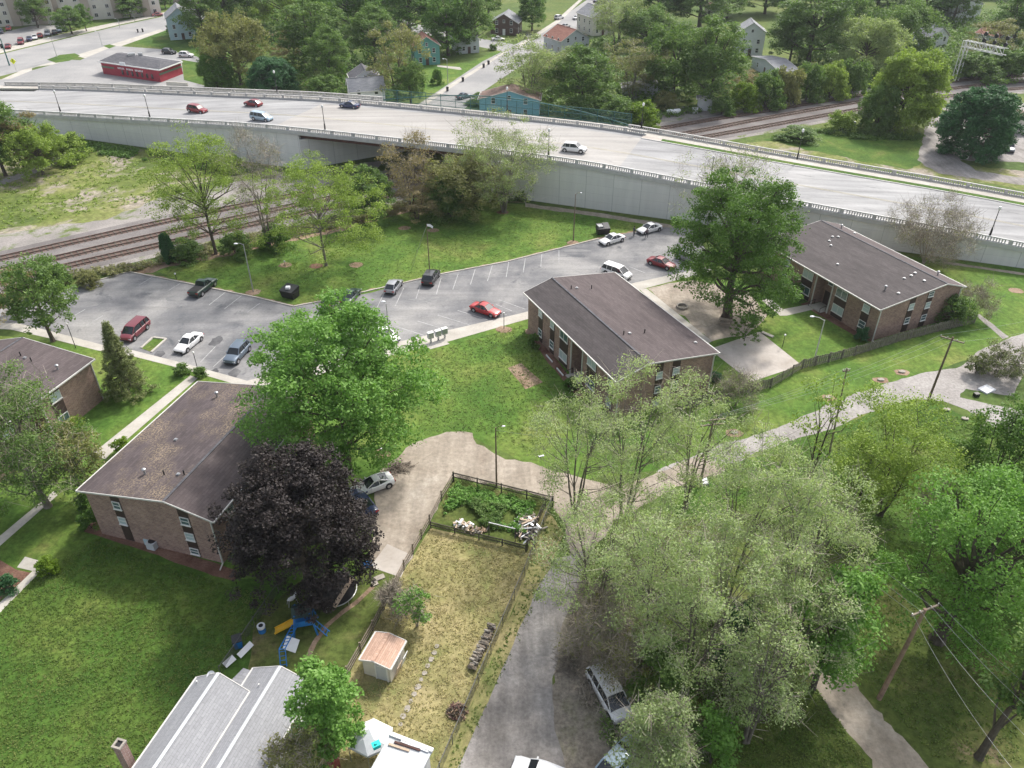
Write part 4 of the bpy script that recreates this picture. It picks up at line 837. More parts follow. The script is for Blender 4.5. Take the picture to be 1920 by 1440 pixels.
BG = [
 # cx, ybase, ytop, width, kind, leaf, label
 (28, 318, 200, 105, 'ragged', 'brown', 'brownish tree at the left edge before the overpass wall'),
 (66, 328, 238, 92, 'wide', 'yellow', 'yellow green bushy tree hiding the left end of the overpass wall'),
 (-15, 330, 190, 110, 'round', 'mid', 'green tree cut by the left frame edge before the overpass wall'),
 (128, 64, 16, 52, 'round', 'mid', 'small round tree in front of the cream block beside the row of parked cars'),
 (155, 58, 6, 26, 'tall', 'deep', 'slim dark tree right beside the small round one at the cream block'),
 (60, 52, -20, 50, 'tall', 'mid', 'green tree between the two cream apartment blocks'),
 (95, 40, -22, 50, 'ragged', 'olive', 'olive tree behind the parking row left of the cream block'),
 (240, 34, -8, 50, 'round', 'mid', 'street tree in front of the right half of the cream block'),
 (306, 16, -24, 30, 'round', 'deep', 'small tree at the far end of the main street'),
 (372, 78, -40, 76, 'tall', 'mid', 'dark tree beside the pale blue house'),
 (415, 62, -62, 100, 'tall', 'mid', 'tall mid green tree behind the dark one by the pale blue house'),
 (440, 158, 28, 105, 'wide', 'olive', 'broad olive tree rising behind the red shop grass'),
 (402, 168, 96, 62, 'ball', 'deep', 'dark rounded tree hugging the grass right of the red shop'),
 (508, 176, 106, 92, 'ball', 'dark', 'dense dark rounded tree just behind the overpass railing'),
 (458, 48, -46, 92, 'round', 'mid', 'green tree at the top left of the wooded block'),
 (530, 62, -60, 110, 'wide', 'yellow', 'yellow green tree top in the middle of the wooded block'),
 (545, 120, 52, 76, 'ragged', 'brown', 'brown budding tree behind the dense dark rounded one'),
 (580, 130, -6, 112, 'tall', 'mid', 'big green tree in the centre of the wooded block'),
 (615, 158, 56, 74, 'round', 'mid', 'green tree left of the white gabled house'),
 (606, 180, 140, 62, 'bush', 'mid', 'green bush between the dark rounded tree and the white gabled house'),
 (650, 60, -56, 110, 'wide', 'deep', 'deep green tree at the top middle edge'),
 (700, 118, 18, 92, 'round', 'mid', 'green tree behind the white gabled house'),
 (738, 190, 34, 104, 'ragged', 'olive', 'tall olive brown tree right of the white gabled house'),
 (768, 198, 120, 60, 'round', 'mid', 'green tree at the overpass end of the side street lawn'),
 (765, 70, -46, 110, 'tall', 'deep', 'dark tree above the rust roofed teal house'),
 (838, 104, -18, 86, 'tall', 'deep', 'dark tree right of the rust roofed teal house'),
 (882, 96, -30, 82, 'tall', 'mid', 'tall tree at the corner of the side street and cross street'),
 (915, 34, -60, 70, 'round', 'mid', 'green tree before the dark brown far house'),
 (998, 58, -12, 54, 'round', 'deep', 'dark tree beside the far stretch of the side street'),
 (996, 206, 78, 118, 'airy', 'pale', 'pale airy tree beside the bright blue house'),
 (1092, 212, 96, 112, 'round', 'mid', 'bright green tree right of the pale airy one by the blue house'),
 (1045, 165, 95, 70, 'ragged', 'olive', 'olive tree behind the bright blue house'),
 (1188, 190, 86, 104, 'airy', 'olive', 'olive airy tree above the small white shed'),
 (1158, 96, -8, 92, 'airy', 'pale', 'pale leafless-looking tree beside the white house on the far street'),
 (1212, 98, 14, 96, 'wide', 'mid', 'wide green tree right of the white house on the far street'),
 (1270, 186, 50, 120, 'wide', 'mid', 'grey green broad tree above the grey shed roof'),
 (1240, 46, -50, 110, 'tall', 'deep', 'deep green tree at the top right of the centre'),
 (1318, 52, -60, 110, 'tall', 'mid', 'green tree left of the tiny pink roof'),
 (1340, 202, 30, 112, 'tall', 'mid', 'large leaning green tree left of the pale two-storey house'),
 (1400, 186, 126, 62, 'ragged', 'brown', 'brown budding tree below the pale two-storey house'),
 (1368, 34, -30, 64, 'round', 'mid', 'deep green tree behind the pale two-storey house'),
 (1440, 26, -50, 90, 'round', 'mid', 'green tree over the far back lawn'),
 (1488, 118, 26, 74, 'round', 'mid', 'dark tree right of the long grey roof'),
 (1530, 122, -34, 138, 'tall', 'mid', 'very large green tree right of the pale two-storey house'),
 (1585, 80, -20, 90, 'wide', 'mid', 'green tree right behind the very large one'),
 (1628, 142, 34, 108, 'wide', 'pale', 'pale green billowing tree beyond the tracks'),
 (1694, 118, 6, 108, 'wide', 'mid', 'billowing green tree left of the white gable beyond the tracks'),
 (1650, 30, -60, 110, 'tall', 'mid', 'green tree on the top edge above the billowing trees'),
 (1740, 40, -50, 100, 'tall', 'deep', 'dark tree on the top edge left of the far grey house'),
 (1706, 240, 92, 145, 'full', 'yellow', 'large yellow green tree on the grass beside the tracks'),
 (1652, 246, 156, 76, 'full', 'mid', 'darker green tree at the left foot of the large yellow green tree'),
 (1840, 292, 160, 140, 'ball', 'dark', 'dense round dark green tree beside the gravel drive'),
 (1862, 122, 30, 92, 'ragged', 'olive', 'olive tree behind the signal gantry'),
 (1912, 96, -20, 80, 'tall', 'deep', 'dark tree in the top right corner'),
 (1800, 44, -60, 80, 'round', 'mid', 'green tree in front of the far grey house'),
 (1832, 150, 92, 90, 'bush', 'mid', 'green thicket below the signal gantry'), (1900, 148, 84, 90, 'bush', 'mid', 'green thicket at the right edge beyond the tracks'),
 (1398, 206, 152, 58, 'bush', 'lime', 'bright green bush at the left end of the trackside hedge'), (1440, 202, 128, 66, 'bush', 'mid', 'second bush of the trackside hedge from its left end'),
 (1478, 196, 122, 62, 'bush', 'olive', 'olive bush of the trackside hedge below the long grey roof'), (1518, 188, 114, 66, 'bush', 'mid', 'green bush in the middle of the trackside hedge'),
 (1562, 184, 112, 62, 'bush', 'yellow', 'yellow green bush right of the middle of the trackside hedge'), (1602, 178, 108, 62, 'bush', 'mid', 'last bush of the trackside hedge, beside the yellow green tree'),
 (1150, 232, 176, 90, 'bush', 'mid', 'green bush between the mesh fence and the small white shed'), (1204, 236, 188, 66, 'bush', 'lime', 'bright bush left of the white fuel tank'),
 (1102, 226, 178, 76, 'bush', 'mid', 'green bush behind the middle of the mesh fence'), (1250, 208, 170, 50, 'bush', 'olive', 'olive bush behind the white fuel tank'), (1355, 214, 178, 46, 'bush', 'mid', 'green bush right of the small grey hut'),
 (1582, 246, 206, 56, 'bush', 'yellow', 'yellow bush on the grass edge by the tracks'), (1500, 262, 238, 70, 'bush', 'mid', 'low weeds clump along the track gravel above the grass'),
 (868, 400, 296, 130, 'wide', 'olive', 'dense olive thicket left of the wide willow at the wall'), (842, 408, 330, 80, 'bush', 'mid', 'green bush at the foot of the olive thicket'),
 (695, 420, 322, 84, 'round', 'mid', 'bushy green tree between the tracks and the park lawn'), (780, 410, 350, 90, 'ragged', 'brown', 'brown undergrowth below the bridge opening'), (650, 400, 340, 70, 'ragged', 'yellow', 'yellow green tree behind the thin-trunked lawn tree'),
 (516, 466, 420, 60, 'bush', 'deep', 'dark bush at the foot of the bare grey tree'), (440, 478, 436, 60, 'bush', 'mid', 'bush at the foot of the tall airy tree'), (312, 492, 434, 26, 'ball', 'dark', 'narrow dark evergreen bush at the left lawn corner by the tracks'), (345, 486, 450, 70, 'bush', 'mid', 'low bush right of the narrow evergreen by the tracks'),
 (15, 600, 500, 90, 'ragged', 'brown', 'brown brush behind the deep green tree at the left edge'), (100, 540, 490, 48, 'bush', 'mid', 'small green tree at the trackside left of the parking lot'), (165, 536, 508, 40, 'bush', 'olive', 'weedy clump between the tracks and the parking lot corner'),
 (120, 300, 250, 80, 'bush', 'yellow', 'low yellow bush at the left end of the wall path'),
 (420, 318, 288, 60, 'bush', 'mid', 'weeds at the foot of the long wall behind the airy tree'),
 (820, 158, 128, 22, 'bush', 'deep', 'small dark shrub on the side street lawn'), (791, 162, 148, 12, 'bush', 'deep', 'tiny dark shrub on the side street lawn'), (925, 94, 82, 16, 'bush', 'mid', 'shrub at the street corner lawn'), (905, 196, 174, 50, 'bush', 'mid', 'hedge in front of the bright blue house'),
 (318, 62, 44, 14, 'bush', 'dark', 'clipped dark shrub at the corner of the pale blue house'),
 (450, 8, -70, 120, 'tall', 'mid', 'tree just showing above the wooded block at the top left'), (720, 0, -70, 120, 'tall', 'mid', 'tree just showing at the top middle'), (820, -4, -80, 110, 'wide', 'yellow', 'pale tree just showing at the top above the teal house'),
 (1060, -12, -70, 60, 'round', 'deep', 'dark tree at the top end of the far street'), (1131, 18, -16, 22, 'tall', 'dark', 'small dark spruce beside the white house on the far street'), (1180, -6, -80, 90, 'tall', 'mid', 'tree just showing at the top right of the far street'), (1270, -10, -80, 110, 'tall', 'mid', 'tree at the top edge behind the tiny pink roof'),
 (1420, -12, -90, 110, 'tall', 'deep', 'tree at the top edge above the pale two-storey house'), (1560, -10, -90, 120, 'tall', 'mid', 'tree at the top edge above the very large green tree'), (1690, -20, -100, 120, 'tall', 'deep', 'tree at the top edge above the billowing trees'), (1850, -10, -90, 120, 'tall', 'mid', 'tree at the top edge behind the far grey house'),
 (160, -20, -80, 90, 'tall', 'mid', 'tree behind the cream blocks'), (340, -14, -90, 110, 'tall', 'mid', 'tree behind the pale blue house'), (560, -20, -100, 120, 'tall', 'deep', 'tree at the top edge of the wooded block'),
]
for k, (cx, yb, yt, wp, kind, lf_, lab) in enumerate(BG):
    p, H, Rr = at_px(cx, yb, yt, wp); me, h0, r0 = SH[kind]
    shrub = kind == 'bush'
    place_tree(me, p, lab, 'shrub' if shrub else 'tree', 'shrub' if shrub else 'broadleaf_tree', 'trackside and garden bushes' if shrub else 'trees beyond the lawns', rz=k*2.1, sc=(Rr/r0*(1.12 if shrub else 1.05 if kind in ('ball', 'full') else 1.24), Rr/r0*(1.12 if shrub else 1.05 if kind in ('ball', 'full') else 1.24), H/h0*(.92 if shrub else 1.04)), leaf=lf_)
# ------------------------------------------------------------------ buildings
def frame_root(name, E, az, label, cat, group=None):
    return empty(name, (E[0], E[1], 0), -R(az), label, cat, group)
def window(parent, c, w_, h_, nrm, pane='pane', frame='white', style='sash', name='window', mb_off=.05):
    """c: centre (local), nrm: 'x-','x+','y-','y+'"""
    ax = {'x-': (Vector((0, -1, 0)), Vector((-1, 0, 0))), 'x+': (Vector((0, 1, 0)), Vector((1, 0, 0))), 'y-': (Vector((1, 0, 0)), Vector((0, -1, 0))), 'y+': (Vector((-1, 0, 0)), Vector((0, 1, 0)))}[nrm]
    U, N = ax; Z = Vector((0, 0, 1)); c = Vector(c); m = MB(); t = .07
    def bar(a, b, wd, dp=.06): m.beam(c+a+N*dp/2, c+b+N*dp/2, wd, dp, up=N) if False else None
    def slab(m_, u0, u1, z0, z1, d0, d1):
        b = [c+U*u0+N*d0, c+U*u1+N*d0, c+U*u1+N*d1, c+U*u0+N*d1]
        if (b[1]-b[0]).cross(b[2]-b[1]).z < 0: b = b[::-1]
        m_.hexa([p+Z*z0 for p in b], [p+Z*z1 for p in b])
    a, h = w_/2, h_/2
    slab(m, -a, a, h-t, h, 0, .07); slab(m, -a, a, -h, -h+t, 0, .07); slab(m, -a, -a+t, -h+t, h-t, 0, .07); slab(m, a-t, a, -h+t, h-t, 0, .07)
    if style == 'sash': slab(m, -a+t, a-t, -.03, .03, 0, .06)
    elif style == 'slide': slab(m, -.03, .03, -h+t, h-t, 0, .06)
    slab(m, -a-.06, a+.06, -h-.07, -h, 0, .12)
    fr = m.build(name, M[frame], parent)
    m = MB(); slab(m, -a+t, a-t, -h+t, h-t, .005, .03); m.build('pane', M[pane], fr); return fr
def slabbox(m, x0, x1, y0, y1, z0, z1, mi=0):
    m.hexa([Vector((x0, y0, z0)), Vector((x1, y0, z0)), Vector((x1, y1, z0)), Vector((x0, y1, z0))], [Vector((x0, y0, z1)), Vector((x1, y0, z1)), Vector((x1, y1, z1)), Vector((x0, y1, z1))], mi)
def gable_roof(root, W_, L, he, hr, rf, mats, over=.0, trim=True, name='roof', eave=.12, x0=0, y0=0, ridge_trim=None):
    """roof whose eave edges are x=0 and x=W_, ridge at x=rf*W_; both slopes in one part"""
    xr = W_*rf; m = MB(); t = .14
    A, B, Cc = (0, he), (xr, hr), (W_, he)
    for (p, q) in ((A, B), (B, Cc)):
        top = [Vector((x0+p[0], y0, p[1])), Vector((x0+q[0], y0, q[1])), Vector((x0+q[0], y0+L, q[1])), Vector((x0+p[0], y0+L, p[1]))]
        sl = math.hypot(q[0]-p[0], q[1]-p[1])
        m.face(top, uv=[(0, 0), (0, sl), (L, sl), (L, 0)], m=0 if p == A else 1)
        m.face([v-Vector((0, 0, t)) for v in top][::-1], m=2)
        m.face([top[1]-Vector((0, 0, t)), top[1], top[0], top[0]-Vector((0, 0, t))], m=2); m.face([top[3]-Vector((0, 0, t)), top[3], top[2], top[2]-Vector((0, 0, t))], m=2)
    o = m.build(name, [mats[0], mats[1], M['trim']], root)
    m = MB()
    for p in (A, Cc): m.beam(Vector((x0+p[0]+(-.05 if p == A else .05), y0-.03, p[1]-.07)), Vector((x0+p[0]+(-.05 if p == A else .05), y0+L+.03, p[1]-.07)), .13, .16)
    m.build('gutter', M['trim'], o)
    for yy, sgn in ((y0, -1), (y0+L, 1)):
        m = MB()
        for (p, q) in ((A, B), (B, Cc)): m.beam(Vector((x0+p[0], yy+sgn*.035, p[1]-.06)), Vector((x0+q[0], yy+sgn*.035, q[1]-.06)), .06, .17)
        m.build('fascia', M['trim'], o)
    m = MB(); m.beam(Vector((x0+xr, y0, hr+.02)), Vector((x0+xr, y0+L, hr+.02)), .26, .06); m.build('ridge_cap', ridge_trim or mats[0], o)
    return o
def flats(E, az, W_, L, rf, he, rise, label, mats, front=(), left=(), right=(), entry=None, vents=(), spouts=(), oh=.55):
    root = frame_root('apartment_building', E, az, label, 'apartment building', 'brown roofed brick flats')
    hr = he+rise; gable_roof(root, W_, L, he, hr, rf, mats, ridge_trim=M['shingle_dark'])
    x0, x1, y0, y1 = oh, W_-oh, .35, L-.35; xr = W_*rf
    zr = lambda x: (he+(hr-he)*x/xr if x < xr else hr-(hr-he)*(x-xr)/(W_-xr))-.16
    m = MB()
    def poly_wall(y, n): p = [Vector((x0, y, -.3)), Vector((x1, y, -.3)), Vector((x1, y, zr(x1))), Vector((xr, y, zr(xr))), Vector((x0, y, zr(x0)))]; m.face(p if n < 0 else p[::-1], uv=[(v.x, v.z) for v in (p if n < 0 else p[::-1])])
    poly_wall(y0, -1); poly_wall(y1, 1)
    ztop = he-.1
    def long_wall(x, sgn, cuts):
        ys = [y0]; 
        for (c, w_) in cuts: ys += [c-w_/2, c+w_/2]
        ys.append(y1)
        for i in range(0, len(ys), 2):
            a, b = ys[i], ys[i+1]; p = [Vector((x, a, -.3)), Vector((x, b, -.3)), Vector((x, b, ztop)), Vector((x, a, ztop))]
            if sgn < 0: p = p[::-1]
            m.face(p, uv=[(v.y, v.z) for v in p])
        for (c, w_) in cuts:
            d = 1.7*(-sgn); a, b = c-w_/2, c+w_/2
            for yy, fl in ((a, 0), (b, 1)):
                p = [Vector((x, yy, -.3)), Vector((x+d, yy, -.3)), Vector((x+d, yy, ztop)), Vector((x, yy, ztop))]; m.face(p if fl else p[::-1], uv=[(v.x, v.z) for v in (p if fl else p[::-1])])
            p = [Vector((x+d, a, -.3)), Vector((x+d, b, -.3)), Vector((x+d, b, ztop)), Vector((x+d, a, ztop))]; m.face(p[::-1] if sgn < 0 else p)
    ent = [entry[1:3]] if entry else []
    long_wall(x0, -1, ent if entry and entry[0] == 'left' else []); long_wall(x1, 1, ent if entry and entry[0] == 'right' else [])
    m.build('wall', M['brick'], root)
    if entry:
        xx = x0 if entry[0] == 'left' else x1; sg = -1 if entry[0] == 'left' else 1; c = entry[1]; xb = xx-sg*1.6; n_ = 'x-' if sg < 0 else 'x+'
        m = MB(); slabbox(m, min(xb, xb+sg*.12), max(xb, xb+sg*.12), c-.95, c+.95, -.1, 2.2); d = m.build('entry_door', M['panel'], root)
        window(root, (xb, c, 3.9), 1.5, 1.2, n_)
        m = MB(); slabbox(m, min(xx-sg*1.5, xx+sg*.9), max(xx-sg*1.5, xx+sg*.9), c-1.2, c+1.2, -.05, .16); m.build('entry_step', M['concrete'], root)
        m = MB()
        for yy in (c-1.15, c+1.15):
            m.beam((xx-sg*.2, yy, .95), (xx+sg*1.0, yy, .75), .05, .05); m.beam((xx+sg*1.0, yy, .1), (xx+sg*1.0, yy, .75), .05, .05); m.beam((xx-sg*.1, yy, .1), (xx-sg*.1, yy, .95), .05, .05)
        m.build('handrail', M['black'], root)
        for yy in (entry[1]-entry[2]/2-.12, entry[1]+entry[2]/2+.12):
            m = MB(); m.beam((xx+sg*.08, yy, 0), (xx+sg*.08, yy, ztop), .14, .14, up=Vector((0, 1, 0))); m.build('downspout', M['trim'], root)
    def panel(n_, c, w_, rows, pane='pane'):
        m = MB()
        if n_ == 'y-': slabbox(m, c-w_/2, c+w_/2, y0-.04, y0+.02, .1, min(zr(c-w_/2), zr(c+w_/2))-.03)
        elif n_ == 'x-': slabbox(m, x0-.04, x0+.02, c-w_/2, c+w_/2, .1, ztop-.02)
        else: slabbox(m, x1-.02, x1+.04, c-w_/2, c+w_/2, .1, ztop-.02)
        m.build('window_panel', M['panel'], root)
        for k, (z_, h_) in enumerate(rows):
            pt = {'y-': (c, y0-.045, z_), 'x-': (x0-.045, c, z_), 'x+': (x1+.045, c, z_)}[n_]
            window(root, pt, w_-.12, h_, n_, pane=('pane' if (k+int(c)) % 2 else 'pane_pale'), style='sash' if w_ < 1.6 else 'slide')
    for c, w_, rows in front: panel('y-', c, w_, rows)
    for c, w_, rows in left: panel('x-', c, w_, rows)
    for c, w_, rows in right: panel('x+', c, w_, rows)
    for (x, y) in spouts:
        m = MB(); sx = -1 if x == 0 else 1; xx = x0 if x == 0 else x1; yy = y0 if y == 0 else y1; sy = -1 if y == 0 else 1
        m.beam((xx+sx*.55, yy+sy*.08, he-.15), (xx+sx*.03, yy+sy*.1, he-.5), .1, .1); m.beam((xx+sx*.0, yy+sy*.1, he-.45), (xx+sx*.0, yy+sy*.1, .15), .12, .12, up=Vector((0, 1, 0))); m.beam((xx, yy+sy*.1, .15), (xx+sx*.2, yy+sy*.9, .06), .1, .1)
        m.build('downspout', M['trim'], root)
    for (fx, fy, kind) in vents:
        x, y = fx*W_, fy*L; z = zr(x)+.16; m = MB()
        if kind == 'turbine': m.tube([(x, y, z-.1), (x, y, z+.4)], .11, 8); m.ball((x, y, z+.55), .22, 10, sq=(1, 1, .75)); m.build('roof_turbine', M['steel'], root, smooth=True)
        elif kind == 'pipe': m.tube([(x, y, z-.1), (x, y, z+.55)], .07, 8); m.build('vent_pipe', M['black'], root)
        else: m.box((x, y, z+.06), (.32, .32, .14)); m.tube([(x, y, z+.12), (x, y, z+.2)], .12, 8); m.build('roof_vent', M['steel'], root)
    return root
R3 = [(4.75, .95), (2.75, .95), (.8, .8)]; R2 = [(4.55, 1.1), (1.5, 1.1)]
WB = [(4.55, 1.25), (1.5, 1.25)]
E_A = P(143.2, 920, 5.9)
flats(E_A, 16.3, 14.9, 19.2, .67, 5.9, 1.25, 'brown roofed brick flats at lower left, its worn roof speckled with lichen, half under trees', (M['shingle_worn'], M['shingle_red']),
      front=[(3.9, 1.0, R3[:2]), (11.4, 1.1, R3)], left=[(4, 1.1, R2), (8, 2.0, WB), (15, 1.1, R2)], right=[(3, 1.1, R2), (8, 2, WB), (13, 2, WB), (17, 1.1, R2)],
      vents=[(.36, .17, 'turbine'), (.5, .18, 'pipe'), (.6, .19, 'vent'), (.64, .195, 'pipe'), (.30, .86, 'turbine'), (.5, .86, 'pipe'), (.6, .86, 'vent'), (.635, .86, 'pipe'), (.33, .45, 'vent')], spouts=[(1, 0)])
E_B = P(1155.7, 715.9, 5.8)
flats(E_B, -25.3, 14.6, 24.2, .30, 5.8, 1.3, 'brown roofed brick flats in the middle of the lawn, seen from its gable corner', (M['shingle'], M['shingle_red']),
      front=[(6.2, 1.0, R3), (8.6, 1.1, R3[:2])], left=[(1.95, 1.2, R2), (6.3, 2.2, WB), (13.4, 2.2, WB), (16.6, 1.2, R2), (20.0, 1.2, R2)], entry=('left', 9.9, 2.6),
      vents=[(.36, .84, 'pipe'), (.42, .84, 'vent'), (.56, .82, 'pipe'), (.36, .29, 'pipe'), (.42, .29, 'vent'), (.56, .28, 'pipe'), (.9, .12, 'vent')], spouts=[(0, 0), (1, 0)])
E_C = P(1651, 581, 5.2)
flats(E_C, -24.6, 16.2, 24.6, .74, 5.2, 1.35, 'brown roofed brick flats at the far right, with many small white roof vents', (M['shingle'], M['shingle_red']),
      front=[(6.4, 1.1, [(4.1, .95), (1.9, .95)]), (9.7, 1.1, [(5.3, .8), (3.6, .95), (1.6, .95)])], left=[(2.6, 1.3, [(4.0, 1.1), (1.5, 1.1)]), (7.2, 2.2, [(4.0, 1.25), (1.5, 1.25)]), (14.0, 2.2, [(4.0, 1.25), (1.5, 1.25)]), (18.5, 1.2, [(4.0, 1.1), (1.5, 1.1)]), (22, 1.2, [(4.0, 1.1), (1.5, 1.1)])], entry=('left', 10.6, 3.0),
      vents=[(.26, .14, 'turbine'), (.30, .07, 'vent'), (.52, .17, 'vent'), (.60, .17, 'vent'), (.66, .18, 'vent'), (.62, .09, 'vent'), (.25, .50, 'vent'), (.5, .75, 'vent'), (.58, .78, 'vent'), (.62, .76, 'vent'), (.45, .70, 'vent'), (.88, .14, 'turbine'), (.84, .88, 'turbine'), (.9, .80, 'vent')], spouts=[(0, 0), (1, 0)])
r_ = P(177, 673, 5.9); dA = dirv(16.3); nA = dirv(106.3); E_D = r_-dA*19.0-nA*14.9
flats(E_D, 16.3, 14.9, 19.0, .33, 5.9, 1.3, 'brown roofed brick flats cut by the left frame edge, with red mulch along its wall', (M['shingle_red'], M['shingle_red']),
      right=[(1.5, 1.2, R2), (6.0, 2.2, WB), (12.7, 1.6, R2)], entry=('right', 9.3, 2.4), vents=[(.86, .82, 'turbine'), (.62, .82, 'pipe'), (.55, .83, 'vent'), (.5, .84, 'pipe')], spouts=[(1, 1)])
# ---- grey roofed house, bottom left
ga = P(410, 1262, 5.0); gb_ = P(289, 1440, 5.0); azh = math.degrees(math.atan2(ga.x-gb_.x, ga.y-gb_.y)); dH = dirv(azh); nH = dirv(azh+90)
el = P(357, 1287, 3.6); er = P(494, 1330, 3.6)
halfL = -(el-ga).dot(nH); LH = 15.0
E_H = Vector((ga.x, ga.y, 0))-dH*LH-nH*abs(halfL)
WH = abs(halfL)*2
hs = frame_root('house', E_H, azh, 'low house with pale grey shingle roofs and a tall brick chimney at the bottom left', 'house')
gable_roof(hs, WH, LH, 3.6, 5.0, .5, (M['shingle_grey'], M['shingle_grey']), ridge_trim=M['siding_pale'])
m = MB(); slabbox(m, .4, WH-.4, .4, LH-.3, 0, 3.5); m.face([Vector((.4, LH-.3, 3.5)), Vector((WH/2, LH-.3, 4.85)), Vector((WH-.4, LH-.3, 3.5))][::-1]); m.face([Vector((.4, .4, 3.5)), Vector((WH-.4, .4, 3.5)), Vector((WH/2, .4, 4.85))])
m.build('wall', M['siding_white'], hs)
# rear wing, ridge parallel, a little lower and further right
wg = P(524, 1250, 4.3)-Vector((ga.x, ga.y, 4.3)); wx = wg.dot(nH)+WH/2; wy = wg.dot(dH)+LH
Ww = 5.2
gable_roof(hs, Ww, 9.5, 3.0, 4.2, .5, (M['shingle_grey'], M['shingle_grey']), x0=wx-Ww/2, y0=wy+.1-9.5, ridge_trim=M['siding_pale'])
m = MB(); slabbox(m, wx-Ww/2+.3, wx+Ww/2-.3, wy-9.2, wy-.2, 0, 2.95); m.face([Vector((wx-Ww/2+.3, wy-.2, 2.95)), Vector((wx, wy-.2, 4.1)), Vector((wx+Ww/2-.3, wy-.2, 2.95))][::-1]); m.build('wall', M['siding_white'], hs)
# small rear lean-to with hipped grey roof joining the two
m = MB(); q0 = Vector((WH*.5, LH-.6, 3.0)); x_l = WH*.42
m.face([Vector((x_l, LH-.6, 2.9)), Vector((wx-Ww/2+.2, LH-.6, 2.9)), Vector((wx-Ww/2+.2, wy-.1, 2.9)), Vector((x_l+.6, wy+.05, 2.75))]); m.build('roof', M['shingle_mid'], hs)
m = MB(); slabbox(m, x_l+.5, wx-Ww/2+.3, LH-.6, wy-.3, 0, 2.72); m.build('wall', M['siding_white'], hs)
# side porch with flat metal roof along the right
m = MB(); m.hexa([Vector((WH+.02, 0, 2.7)), Vector((WH+3.3, 0, 2.45)), Vector((WH+3.3, LH-5.0, 2.45)), Vector((WH+.02, LH-5.0, 2.7))], [Vector((WH+.02, 0, 2.8)), Vector((WH+3.3, 0, 2.55)), Vector((WH+3.3, LH-5.0, 2.55)), Vector((WH+.02, LH-5.0, 2.8))]); m.build('porch_roof', M['siding_pale'], hs)
m = MB(); slabbox(m, WH-.4, WH+3.1, .2, LH-5.2, 0, 2.42); m.build('wall', M['siding_paleblue'], hs)
window(hs, (wx+Ww/2-.3, wy-2.4, 1.7), .9, 1.1, 'x+', pane='glass')
cx_ = hs.matrix_world
cp = P(237, 1438, 0.0); rel = Vector((P(228, 1405, 4.6).x-E_H.x, P(228, 1405, 4.6).y-E_H.y, 0)); cxl, cyl = rel.dot(nH), rel.dot(dH)
m = MB(); m.box((cxl, cyl, 2.6), (.62, .62, 5.2)); ch = m.build('chimney', M['chim_brick'], hs)
m = MB()
for dx, dy, sx_, sy_ in ((-.29, 0, .14, .72), (.29, 0, .14, .72), (0, -.29, .44, .14), (0, .29, .44, .14)): m.box((cxl+dx, cyl+dy, 5.26), (sx_, sy_, .14))
m.build('chimney_cap', M['stone'], ch)
m = MB(); m.box((cxl, cyl, 5.21), (.42, .42, .03)); m.build('flue', M['dark'], ch)
for (X_, Y_, z_) in ((WH*.12, LH-.6, 4.1), (wx-.9, wy-1.6, 3.9)):
    m = MB(); m.tube([(X_, Y_, z_-.8), (X_, Y_, z_+.1)], .06, 6); m.build('vent_pipe', M['white'], hs)
dish = empty('satellite_dish', tuple(P(396, 1266, 4.4)), label='round grey satellite dish on the gable end of the grey roofed house', cat='satellite dish')
m = MB()
for i in range(3):
    for k in range(16):
        a0, a1 = 2*math.pi*k/16, 2*math.pi*(k+1)/16; r0, r1 = .36*i/3, .36*(i+1)/3
        f_ = lambda a, r: Vector((r*math.cos(a), r*math.sin(a)*.9, r*r*.6))
        q = [f_(a0, r0), f_(a0, r1), f_(a1, r1), f_(a1, r0)] if i else [f_(a0, 0), f_(a0, r1), f_(a1, r1)]
        m.face(q, uv=[(0, 0)]*len(q)); m.face([v-Vector((0, 0, .02)) for v in q][::-1], uv=[(0, 0)]*len(q))
d_ = m.build('dish', M['white_plastic'], dish); d_.rotation_euler = (R(25), R(-20), 0)
m = MB(); m.tube([(0, 0, 0), (.05, -.05, -.5), (.3, -.1, -.6)], .03, 6); m.tube([(0, -.3, .05), (0, -.05, .38)], .02, 5); m.build('arm', M['steel'], dish)
# ---- shed
E_S = P(674, 1235, 2.1); azs = 19.0
sd_ = frame_root('garden_shed', E_S, azs, 'small garden shed with a tan shingle roof and grey siding beside the board fence', 'shed')
gable_roof(sd_, 2.75, 2.85, 2.0, 2.35, .45, (M['shingle_tan'], M['shingle_tan']))
m = MB(); slabbox(m, .15, 2.6, .12, 2.7, 0, 1.95); m.face([Vector((.15, .12, 1.95)), Vector((2.6, .12, 1.95)), Vector((1.25, .12, 2.25))]); m.face([Vector((.15, 2.7, 1.95)), Vector((2.6, 2.7, 1.95)), Vector((1.25, 2.7, 2.25))][::-1]); m.build('wall', M['siding_cream'], sd_)
m = MB(); slabbox(m, 1.35, 2.3, .06, .118, .05, 1.75); dr = m.build('door', M['siding_pale'], sd_)
m = MB(); slabbox(m, 1.26, 1.35, .03, .12, .0, 1.85); slabbox(m, 2.3, 2.39, .03, .12, 0, 1.85); slabbox(m, 1.35, 2.3, .03, .12, 1.76, 1.85); m.build('door_frame', M['white'], dr)
for k, (pa, ww, lab, mt) in enumerate([((2.75, 1.0), .9, 'pale board leaning on the right wall of the garden shed, front one', 'wood_pale'), ((2.78, 2.0), .8, 'off-white board leaning on the right wall of the garden shed, rear one', 'white_plastic')]):
    c = E_S+nA*0+dirv(azs+90)*(pa[0]+.12)+dirv(azs)*pa[1]; c.z = 0; o_ = MB(); o_.box((0, 0, .72), (.05, ww, 1.45), ry=R(14)); b = o_.build('leaning_board', M[mt]); b.location = c; b.rotation_euler = (0, 0, -R(azs)); tag(b, lab, 'board')
